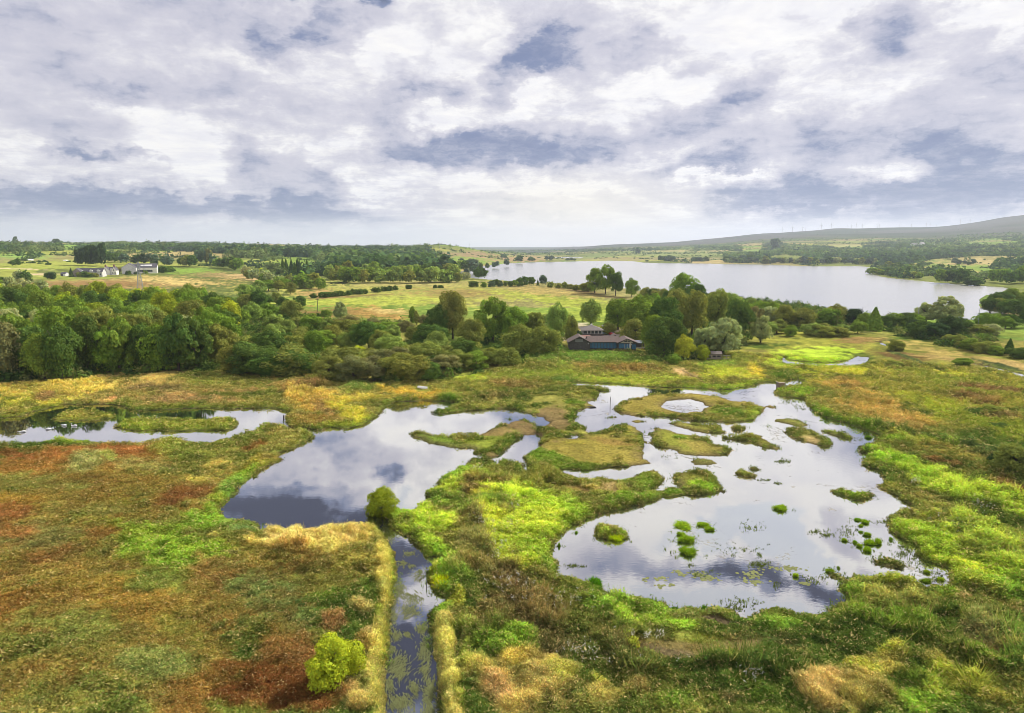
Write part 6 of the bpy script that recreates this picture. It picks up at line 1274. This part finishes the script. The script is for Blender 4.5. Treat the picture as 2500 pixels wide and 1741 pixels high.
# swans
def swan(loc, rz, label, low=False):
    s_ = root_at('swan', loc, rz, label, 'swan', 'swans on the west channel')
    V, Fq = [], []; n = 10
    spine = [(-.78, .20, .02), (-.66, .22, .10), (-.45, .22, .19), (-.15, .20, .25), (.15, .18, .24), (.36, .20, .17), (.46, .28, .10), (.50, .42, .062), (.47, .56, .052), (.43, .68, .05), (.45, .80, .05), (.52, .86, .062), (.60, .85, .05), (.66, .82, .02)] if not low else \
            [(-.78, .20, .02), (-.66, .22, .10), (-.45, .22, .19), (-.15, .20, .25), (.15, .18, .24), (.36, .20, .17), (.47, .24, .10), (.56, .30, .065), (.66, .36, .055), (.76, .36, .05), (.84, .32, .055), (.90, .26, .055), (.95, .20, .045), (.99, .15, .02)]
    for (x, z, r_) in spine:
        for j in range(n): t = 2 * math.pi * j / n; V.append((x, r_ * math.cos(t) * .95, z + r_ * math.sin(t) * .85 - .08))
    Fq = [(i * n + j, i * n + (j + 1) % n, (i + 1) * n + (j + 1) % n, (i + 1) * n + j) for i in range(len(spine) - 1) for j in range(n)] + [tuple(reversed(range(n))), tuple(range((len(spine) - 1) * n, len(spine) * n))]
    MB().poly(V, Fq).build('body', MT['feather'], s_, True)
    for sd2 in (-1, 1): MB().ball((-.25, sd2 * .19, .22), (.42, .09, .16), 10, 8).build('wing', MT['feather'], s_, True)
    x, z = (.66, .74) if not low else (.99, .07); MB().bar((x - .02, 0, z), (x + .11, 0, z - .04), .028, .012).build('beak', MT['beak'], s_)
    return s_
swan(at(180, 1041, 0), R(185), 'swan with its neck raised, closest to the grassy islet'.replace('closest', 'next'), False)
swan(at(156, 1039.5, 0), R(160), 'swan with lowered neck beside the neck-raised swan', True)
swan(at(120, 1049, 0), R(10), 'swan with lowered neck alone in the middle of the channel', True)
swan(at(54, 1055.5, 0), R(200), 'swan farthest out toward the picture edge on the channel'.replace('farthest', 'well'), True)
# cattle
def cow_mesh():
    m = MB(); V, n = [], 8
    sp = [(-1.05, 1.05, .10), (-.95, 1.02, .30), (-.6, .98, .36), (0, .94, .38), (.55, .98, .36), (.8, 1.05, .27), (1.05, 1.12, .19), (1.2, 1.05, .17), (1.42, .92, .10)]
    for (x, z, r_) in sp:
        for j in range(n): t = 2 * math.pi * j / n; V.append((x, r_ * .8 * math.cos(t), z + r_ * math.sin(t)))
    m.poly(V, [(i * n + j, i * n + (j + 1) % n, (i + 1) * n + (j + 1) % n, (i + 1) * n + j) for i in range(len(sp) - 1) for j in range(n)] + [tuple(reversed(range(n))), tuple(range(64, 72))])
    for x in (-.75, .6):
        for y in (-.18, .18): m.bar((x, y, .8), (x + .04, y, .4), .12, .07); m.bar((x + .04, y, .42), (x, y, -.05), .07, .05)
    m.bar((-1.05, 0, 1.2), (-1.15, 0, .55), .03, .03); m.bar((1.2, -.1, 1.15), (1.15, -.3, 1.2), .05, .02); m.bar((1.2, .1, 1.15), (1.15, .3, 1.2), .05, .02)
    return m
cw_ = [(680, 482, 20), (716, 481, 160), (737, 478, 40), (762, 472, 190), (780, 478, 0), (774, 486, 100), (800, 487, 170), (813, 471, 30), (838, 470, 200), (875, 467, 10), (745, 474, 70)]
c0 = None
for i, (x, y, a_) in enumerate(cw_):
    loc = at(620 + x / 3.5875, 560 + y / 3.5875)
    if c0 is None: c0 = cow_mesh().build('cow', MT['cow'], None, True, category='cow', group='black cattle grazing in the far pasture'); o = c0
    else: o = c0.copy(); COL.objects.link(o)
    o.location = tuple(loc); o.rotation_euler = (0, 0, R(a_)); o['label'] = f'black cow grazing by the willow scrub, {ORD[i]} of the herd counted from the trees'
# ------------------------------------------------------------------ farm
def px_m(p): return float((p[1] * math.cos(R(PITCH)) + (CAMZ - p[2]) * math.sin(R(PITCH))) / FOC)      # metres per photograph pixel at a place
def crop6(x, y): return 120 + x / 5.74, 600 + y / 5.74
def windows(par, xs, y, z0, z1, w_, mat=None, frame=True):
    for x in xs:
        w = MB().box(x - w_ / 2, x + w_ / 2, y - .06, y + .02, z0, z1).build('window', mat or MT['glass'], par)
        if frame: MB().box(x - w_ / 2 - .1, x - w_ / 2, y - .09, y + .02, z0 - .1, z1 + .1).box(x + w_ / 2, x + w_ / 2 + .1, y - .09, y + .02, z0 - .1, z1 + .1).build('frame', MT['white'], w)
p = at(*crop6(838, 408)); s = px_m(p) / 5.74
fh = root_at('farmhouse', p, R(4), 'white twin-gabled farmhouse with tall chimneys and slate roof', 'house')
Wd = 205 * s; h1 = 62 * s; ap = 112 * s
MB().gwall(-Wd / 2 + 2, Wd / 2 - 2, 2.5, 10, h1, ap * .92, 'x').build('main_wall', MT['harl'], fh); MB().gable(-Wd / 2 + 2, Wd / 2 - 2, 2.5, 10, h1, ap * .95, along='x').build('main_roof', MT['slate'], fh)
for (xa, xb) in ((-Wd / 2, -Wd / 2 + 115 * s), (Wd / 2 - 64 * s, Wd / 2)):
    MB().gwall(xa, xb, 0, 6.3, h1, ap, 'y').build('gable_wall', MT['harl'], fh); MB().gable(xa, xb, .1, 6.3, h1, ap * 1.03, along='y', over=.2).build('gable_roof', MT['slate'], fh)
    xm = (xa + xb) / 2; ch = MB().box(xm - .9, xm + .9, 1.2, 2.4, ap * .9, ap * 1.03 + 2.0).build('chimney', MT['brick'], fh); MB().bar((xm - .4, 1.8, ap * 1.03 + 2.0), (xm - .4, 1.8, ap * 1.03 + 2.7), .22).bar((xm + .4, 1.8, ap * 1.03 + 2.0), (xm + .4, 1.8, ap * 1.03 + 2.7), .22).build('chimney_pot', MT['brick'], ch)
    windows(fh, [xm - 1.3, xm + 1.3], 0, 1.2, 3.0, 1.1); windows(fh, [xm], 0, 5, 6.6, 1.1)
MB().gwall(25 * s - 1.4, 25 * s + 1.4, 2, 6, h1 + 1.6, h1 + 3.2, 'y').build('dormer', MT['white'], fh)
dr = MB().box(-.6, .8, 2.38, 2.52, 0, 2.3).build('door', MT['bluep'], fh); MB().ball((.6, 2.34, 1.1), .06, 8, 6).build('handle', MT['steel'], dr)
p = at(*crop6(560, 432)); s = px_m(p) / 5.74; ct = root_at('cottage_row', p, R(2), 'long low slate-roofed cottage row with white dormers beside the farmhouse', 'cottages')
L2 = 185 * s; MB().gwall(-L2, L2, 0, 9, 62 * s, 112 * s, 'x').build('wall', MT['harl2'], ct); rf = MB().gable(-L2, L2, 0, 9, 62 * s, 115 * s, along='x').build('roof', MT['slate'], ct)
for x in (-105 * s, 30 * s, 130 * s): MB().gwall(x - 1.8, x + 1.8, .4, 4.0, 88 * s, 103 * s, 'y').build('dormer', MT['white'], rf)
windows(ct, [q * s for q in (-150, -110, -70, -20, 30, 75, 120, 160)], 0, 1.6, 3.6, 1.6)
MB().gwall(-L2 - 2.2, -L2 + 9, -3.2, 6, 60 * s, 112 * s, 'y').build('gable_wing_wall', plain('stone', (.34, .29, .26), .9, 1, .2), ct); MB().gable(-L2 - 2.2, -L2 + 9, -3.2, 6, 60 * s, 115 * s, along='y').build('gable_wing_roof', MT['slate'], ct)
p = at(*crop6(195, 428)); s = px_m(p) / 5.74; o_2 = root_at('garage', p, R(-6), 'small white garage with a dark roof at the end of the farm track', 'garage')
MB().gwall(-36 * s, 36 * s, 0, 6, 34 * s, 58 * s, 'x').build('wall', MT['white'], o_2); MB().gable(-36 * s, 36 * s, 0, 6, 34 * s, 60 * s, along='x').build('roof', MT['slate'], o_2); MB().box(-3, 0, -.08, .02, 0, 3).build('door', MT['slate'], o_2)
p = at(*crop6(1120, 396)); s = px_m(p) / 5.74; br_n = root_at('long_barn', p, R(20), 'long white converted barn with a slate roof and skylights', 'barn')
Lb = 340 * s; MB().gwall(-8, 8, 0, Lb * .0 + 16, 90 * s, 148 * s, 'y').build('gable_wall', MT['harl2'], br_n); MB().gable(-8, 8, 0, 16, 90 * s, 150 * s, along='y').build('gable_roof', MT['slate'], br_n)
MB().gwall(2, Lb, 9, 22, 86 * s, 138 * s, 'x').build('long_wall', MT['harl'], br_n); rf = MB().gable(2, Lb, 9, 22, 86 * s, 141 * s, along='x').build('long_roof', MT['slate'], br_n)
for i in range(6): xq = 12 + i * (Lb - 18) / 6; MB().poly([(xq, 11.2, 86 * s + .35 * 55 * s + .25), (xq + 2.6, 11.2, 86 * s + .35 * 55 * s + .25), (xq + 2.6, 13.2, 86 * s + .66 * 55 * s + .25), (xq, 13.2, 86 * s + .66 * 55 * s + .25)], [(0, 1, 2, 3)]).build('skylight', MT['white'], rf)
windows(br_n, [10 + i * (Lb - 14) / 8 for i in range(8)], 9, 2.2, 4.6, 2.0)
FARH = [(409.7, 611, 24, 8, 'white house in front of the far western wood'), (477, 612, 28, 7, 'wide white shed among the far western fields'), (531, 613, 30, 8, 'larger white farm in the far western fields'), (566, 615, 16, 7, 'small white house east of the larger white farm'),
        (590, 613, 20, 5, 'low pale shed farthest east of the western white houses'.replace('farthest', 'standing')), (65, 636, 22, 5, 'low white shed beside the round field trees'), (157.5, 637, 7, 4, 'tiny white shed in the green western field'), (2236, 601, 18, 7, 'pale grey farm shed on the slope across the lake'),
        (2254, 600, 9, 9, 'white farmhouse on the slope across the lake'), (2280, 599, 22, 4, 'long low white shed beside the slope farmhouse'), (640, 611, 12, 4, 'white villa on the wooded western skyline'), (672, 612, 8, 4, 'second white villa on the wooded western skyline'), (700, 612, 10, 4, 'third pale villa on the wooded western skyline')]
for (x, y, w_, h_, lb) in FARH:
    p = at(x, y); s = px_m(p); o_3 = root_at('farm_building', p, R(gr.uniform(-25, 25)), lb, 'building', 'distant farm buildings')
    W_, H_ = w_ * s / 2, h_ * s; MB().gwall(-W_, W_, 0, max(H_ * 1.2, 8), H_ * .62, H_, 'x').build('wall', MT['white'], o_3); MB().gable(-W_, W_, 0, max(H_ * 1.2, 8), H_ * .62, H_ * 1.04, along='x').build('roof', MT['white'] if h_ < 6 else MT['slate'], o_3)
    o_3.location.z -= 1
tw = root_at('water_tower', at(574, 606), 0, 'dark water tower rising over the western trees', 'tower'); s = px_m(tw.location)
MB().bar((0, 0, 0), (0, 0, 6 * s), .9 * s, .7 * s, 10).build('shaft', MT['concrete'], tw); MB().bar((0, 0, 6 * s), (0, 0, 9 * s), 1.8 * s, 1.9 * s, 12).build('tank', MT['concrete'], tw)

# ------------------------------------------------------------------ pylon, poles, lamps, turbines
py_ = root_at('electricity_pylon', at(343, 711), R(20), 'grey lattice electricity pylon in the tan field', 'pylon'); s = px_m(py_.location); Hp = 71 * s
def lat(m, z0, z1, w0, w1, n):
    for i in range(n):
        za = z0 + (z1 - z0) * i / n; zb = z0 + (z1 - z0) * (i + 1) / n; wa = w0 + (w1 - w0) * i / n; wb = w0 + (w1 - w0) * (i + 1) / n
        ca = [(-wa, -wa, za), (wa, -wa, za), (wa, wa, za), (-wa, wa, za)]; cb = [(-wb, -wb, zb), (wb, -wb, zb), (wb, wb, zb), (-wb, wb, zb)]
        for j in range(4): k = (j + 1) % 4; m.bar(ca[j], cb[j], .13, n=4); m.bar(ca[j], cb[k], .08, n=4); m.bar(ca[k], cb[j], .08, n=4); m.bar(cb[j], cb[k], .08, n=4)
m = MB(); lat(m, 0, Hp * .55, 2.6, 1.1, 5); lat(m, Hp * .55, Hp, 1.1, .35, 5); m.build('lattice_frame', MT['steel'], py_)
for zf in (.62, .76, .9):
    m = MB(); w_ = 4.2 if zf != .76 else 5.2
    for sg in (-1, 1): m.bar((0, 0, Hp * zf), (sg * w_, 0, Hp * zf), .12, n=4); m.bar((0, 0, Hp * (zf + .06)), (sg * w_, 0, Hp * zf), .1, n=4); m.bar((sg * w_, 0, Hp * zf), (sg * w_, 0, Hp * zf - 1.4), .12, n=5)
    m.build('cross_arm', MT['steel'], py_)
tp = root_at('telegraph_pole', at(776, 762), R(10), 'wooden telegraph pole beside the brown field corner', 'pole'); MB().bar((0, 0, -.5), (0, 0, 8.4), .16, .11, 8).build('pole', MT['post'], tp)
MB().box(-1.1, 1.1, -.08, .08, 7.7, 7.9).build('cross_arm', MT['post'], tp)
for x in (-.9, 0, .9): MB().bar((x, 0, 7.9), (x, 0, 8.15), .06).build('insulator', MT['harl2'], tp)
for i, (x, y, lb) in enumerate(((2102.5, 797, 'tall street lamp west of the pointed conifer'), (2239, 797, 'tall street lamp beside the windy pale willows'), (2387, 800, 'tall street lamp out by the lake corner'))):
    l_ = root_at('street_lamp', at(x, y), 0, lb, 'street lamp', 'street lamps on the lake road'); MB().bar((0, 0, 0), (0, 0, 9.6), .13, .09, 8).build('pole', MT['steel'], l_); MB().bar((0, 0, 9.55), (.9, 0, 9.75), .06).build('arm', MT['steel'], l_); MB().box(.7, 1.4, -.14, .14, 9.7, 9.84).build('lamp_head', MT['steel'], l_)
# wind turbines along the ridge
TB = [(140, 44), (228, 52), (315, 46), (342, 38), (447, 24), (475, 56), (560, 52), (697, 32), (735, 42), (775, 46), (828, 44), (960, 50), (975, 34), (1150, 40), (1250, 34), (1377, 40), (1410, 34), (1467, 24), (1667, 44), (1752, 32)]
TB2 = [(440, 22), (555, 26), (567, 20), (1005, 18), (1080, 20), (1150, 22), (1245, 22), (1312, 18), (1375, 16)]
def turbine0():
    t = root_at('wind_turbine', (0, 0, 0), 0, 'x', 'wind turbine', 'wind turbines along the moor ridge')
    MB().bar((0, 0, -12), (0, 0, 62), 3.0, 1.9, 10).build('tower', MT['turb'], t); MB().box(-2, 2, -4, 5, 61, 65).build('nacelle', MT['turb'], t)
    for k in range(3):
        a_ = R(90 + 120 * k); b = Vector((math.cos(a_), 0, math.sin(a_))); q_ = Vector((-math.sin(a_), 0, math.cos(a_))); c0_ = Vector((0, -4.6, 63))
        m = MB(); m.poly([c0_ - q_ * .8, c0_ + b * 6 - q_ * 1.6, c0_ + b * 36 - q_ * .3, c0_ + b * 36 + q_ * .3, c0_ + b * 6 + q_ * 1.2, c0_ + q_ * .8] + [p_ + Vector((0, -.7, 0)) for p_ in (c0_ - q_ * .8, c0_ + b * 6 - q_ * 1.6, c0_ + b * 36 - q_ * .3, c0_ + b * 36 + q_ * .3, c0_ + b * 6 + q_ * 1.2, c0_ + q_ * .8)],
                     [(0, 1, 2, 3, 4, 5), (11, 10, 9, 8, 7, 6)] + [(i, i + 6, (i + 1) % 6 + 6, (i + 1) % 6) for i in range(6)]); m.build('blade', MT['turb'], t)
    return t
def ridge_pt(sx, back=0):
    a_ = math.atan((sx - 1250) / FOC); rs = np.linspace(4500, 9500, 120); hh = (H0(rs * math.sin(a_), rs * math.cos(a_)) - CAMZ) / rs
    k = int(np.argmax(hh)); r_ = rs[k] + back; x, y = r_ * math.sin(a_), r_ * math.cos(a_); return (x, y, float(H0(np.array([x]), np.array([y]))[0]))
first = None; n = 0
for lst, x0_, nm in ((TB, 1860, 'on the eastern ridge'), (TB2, 1240, 'on the low western ridge')):
    for i, (x, hpx) in enumerate(lst):
        p = ridge_pt(x0_ + x / 3.5875, -100); sc = (hpx / 3.5875) * px_m(p) / 80.0; lb = f'pale wind turbine {nm}, {ORD[i]} from the low end'
        if first is None: first = turbine0(); first.location = p; first.scale = (sc,) * 3; first['label'] = lb; first.rotation_euler = (0, 0, R(-20))
        else: t = copy_tree(first, p, R(-20 + gr.uniform(-8, 8)), lb, sc)
        n += 1
for (x, y, h_, lb) in ((1073, 603, 9, 'thin radio mast on the central horizon'), (1147, 603, 9, 'second thin radio mast nearer the hills on the central horizon')):
    p = at(x, y + 4); s = px_m(p); rt = root_at('radio_mast', p, 0, lb, 'mast'); MB().bar((0, 0, 0), (0, 0, (h_ + 4) * s), .28 * s, .16 * s, 5).build('pole', MT['steel'], rt); MB().box(-.5 * s, .5 * s, -.3 * s, .3 * s, h_ * s, (h_ + 1) * s).build('antenna', MT['steel'], rt)

# ------------------------------------------------------------------ sedge domes and tussocks standing in the water
def dome_mesh(seed, n=1500):
    g = np.random.default_rng(seed); nl = 7; lc = np.c_[g.uniform(-.36, .36, (nl, 2)), np.zeros(nl)]; lr_ = g.uniform(.13, .26, nl); k = g.integers(0, nl, n)
    u = g.normal(0, 1, (n, 3)); u /= np.linalg.norm(u, axis=1, keepdims=True); u[:, 2] = np.abs(u[:, 2])
    b = lc[k] + u * lr_[k][:, None] * np.array([1, 1, 1.7]) * (.45 + .5 * g.random((n, 1)))
    tip = b + (u * np.array([.5, .5, .3]) + np.array([0, 0, .5]) + g.normal(0, .35, (n, 3))) * .26 * (.5 + g.random((n, 1))); sd3 = np.cross(tip - b, g.normal(0, 1, (n, 3))); sd3 /= np.linalg.norm(sd3, axis=1, keepdims=True); sd3 *= .03
    v = np.stack([b - sd3, b + sd3, tip], 1).reshape(-1, 3); c_ = np.repeat((.6 + .8 * g.random((n, 1))) * (np.array([[1, 1, 1]]) + (g.random((n, 1)) - .4) * np.array([[.5, .1, 0]])), 3, 0); return new_mesh('foliage', v, np.arange(n * 3), 3, c_, False, M_LEAF)
DM = [dome_mesh(i + 1) for i in range(4)]
LG, YL, GD = (130, 160, 34), (176, 186, 24), (206, 184, 84)
CL = [('8', 172, 1378, 125, 62, LG, 'round bright green tussock alone in the middle of the lagoon'), ('b', 1555, 20, 145, 36, LG, 'long green tussock left of a lumpier one'.replace('left of', 'beside')), ('b', 1690, 10, 90, 40, LG, 'back lobe of the lumpy green pair of tussocks'), ('b', 1740, 40, 80, 50, LG, 'front lobe of the lumpy green pair of tussocks'),
      ('b', 1512, 85, 60, 50, LG, 'small top tussock of the stacked green trio'), ('b', 1550, 140, 130, 80, LG, 'middle tussock of the stacked green trio'), ('b', 1560, 225, 125, 95, LG, 'lowest and roundest tussock of the stacked green trio'),
      ('c', 1010, 215, 48, 50, LG, 'round green tussock at the top of the big cluster'), ('c', 1025, 275, 80, 60, LG, 'wide green tussock in the middle of the big cluster'), ('c', 1090, 275, 66, 78, LG, 'tall green tussock at the shore side of the big cluster'), ('c', 1010, 335, 74, 66, LG, 'green tussock at the bottom of the big cluster'),
      ('c', 835, 255, 40, 40, LG, 'small round tussock west of the big cluster'), ('c', 455, 530, 42, 52, (150, 176, 30), 'lone yellow-green tussock between lily pads and lagoon centre'), ('c', 985, 110, 64, 44, LG, 'leafy tussock above the big cluster'), ('c', 940, 95, 56, 30, (112, 150, 30), 'flat leafy tussock beside the one above the big cluster'),
      ('c', 960, 140, 36, 26, LG, 'little tussock just below the leafy pair'), ('c', 965, 190, 30, 24, (112, 150, 30), 'tiny tussock between the leafy pair and the big cluster'), ('c', 948, 300, 40, 46, LG, 'small tussock touching the west side of the big cluster'), ('c', 912, 270, 36, 34, (112, 150, 30), 'very small tussock west of the middle cluster'),
      ('c', 1197, 250, 28, 44, (112, 150, 30), 'narrow upright tussock between the big cluster and the lime bank'), ('c', 1483, 505, 46, 46, (136, 160, 40), 'grassy tussock in the flooded corner by the lime bank'), ('c', 1585, 560, 52, 48, (136, 160, 40), 'second grassy tussock in the flooded corner'), ('c', 1467, 572, 72, 40, (112, 140, 40), 'wide thin tussock in the flooded corner'),
      ('c', 1590, 665, 115, 84, (140, 150, 50), 'large bushy clump at the end of the flooded corner'), ('c', 1500, 655, 40, 44, (112, 140, 40), 'small clump beside the large bushy clump'), ('c', 790, 470, 26, 30, (112, 140, 40), 'tiny tussock north of the green spit'), ('c', 722, 495, 60, 44, LG, 'tip tussock of the green spit in the lagoon'),
      ('8', 930, 752, 42, 44, (100, 140, 36), 'small upright tussock by the narrow grassy islet'), ('b', 1015, 118, 112, 70, (170, 190, 28), 'yellow-green lump on the flat islet'), ('b', 895, 46, 66, 34, (166, 190, 30), 'smaller yellow-green lump at the back of the flat islet'), ('a', 1545, 490, 170, 150, YL, 'big yellow-green sedge dome on the ditch bank'),
      ('m', 1725, 150, 84, 52, GD, 'pale golden tuft standing in the lime meadow'), ('m', 2035, 190, 100, 66, GD, 'pale golden tuft between the lime meadow and the golden reeds'), ('b', 1127, 1012, 62, 38, (200, 214, 20), 'bright yellow tuft at the edge of the bare mud'), ('b', 680, 70, 24, 30, (112, 150, 30), 'tiny tussock near the lime corner of the lagoon'),
      ('b', 540, 175, 20, 60, (112, 150, 30), 'slim upright reed tuft by the lime bank of the lagoon'), ('b', 820, 480, 110, 100, (84, 134, 26), 'tall dark green sedge clump at the south bank corner'), ('b', 780, 560, 100, 110, (84, 134, 26), 'second tall green sedge clump behind the corner one'), ('b', 960, 590, 70, 60, (96, 140, 30), 'green sedge clump on the muddy south bank'),
      ('b', 1060, 610, 50, 56, (96, 140, 30), 'smaller sedge clump on the muddy south bank'), ('b', 1290, 665, 200, 70, (96, 146, 28), 'long green sedge bank at the lagoon lip'), ('b', 1465, 690, 60, 60, (76, 116, 28), 'dark sedge clump in the shallow lip'), ('b', 1585, 690, 80, 60, (84, 130, 28), 'wide sedge clump in the shallow lip'), ('b', 1700, 670, 40, 36, (84, 130, 28), 'small sedge clump past the shallow lip')]
for (t_, x, y, w_, h_, col, lb) in CL:
    x0, y0, k_ = TL[t_]; p = at(x0 + x / k_, y0 + y / k_, .02); s = px_m(p) / k_; rt = root_at('sedge_clump', p, gr.uniform(0, 6), lb, 'sedge clump', 'sedge clumps in and round the lagoon')
    rt.scale = (w_ * s * 1.0, w_ * s * gr.uniform(.8, 1.1), h_ * s * .85); o = link(DM[gr.randrange(4)], 'foliage', rt); c_ = lin(col); o.color = (*[float(q) for q in c_ * 1.3], 1)

fx, fy, fz = [], [], []
for (t_, x, y, w_, h_, col, lb) in CL:
    x0, y0, k_ = TL[t_]; q_ = at(x0 + x / k_, y0 + y / k_, .02); s = px_m(q_) / k_; u = rng.normal(0, 1, (9, 2)) * w_ * s * np.array([.62, .5]); fx.append(q_[0] + u[:, 0]); fy.append(q_[1] + u[:, 1]); fz.append(np.full(9, h_ * s * .3))
fx, fy, fz = np.concatenate(fx), np.concatenate(fy), np.concatenate(fz); g2 = gidx(fx, fy); ok = SD[g2] < .2; n = int(ok.sum())
tri_tufts('sedge_shoots', fx[ok], fy[ok], np.full(n, -.02), fz[ok] * rng.uniform(.4, 1.1, n), alb((112, 132, 40)) * 1.3 * rng.uniform(.5, 1.3, (n, 1)), 'blade', np.full(n, .26), 9, label='loose green shoots spreading round the sedge clumps', category='sedge')
# ------------------------------------------------------------------ air
hz_m, nt = material('haze'); nt.nodes.clear(); vp = nt.nodes.new('ShaderNodeVolumePrincipled'); vp.inputs['Density'].default_value = 6.0e-5; vp.inputs['Color'].default_value = (.74, .82, 1.0, 1); vp.inputs['Anisotropy'].default_value = .3
oo = nt.nodes.new('ShaderNodeOutputMaterial'); nt.links.new(vp.outputs[0], oo.inputs['Volume'])
MB().box(-16500, 16500, -80, 16600, -70, 470).build('haze', hz_m, None, kind='stuff', label='thin bluish air over the far hills', category='haze')
print('done', round(time.time() - T0, 1))
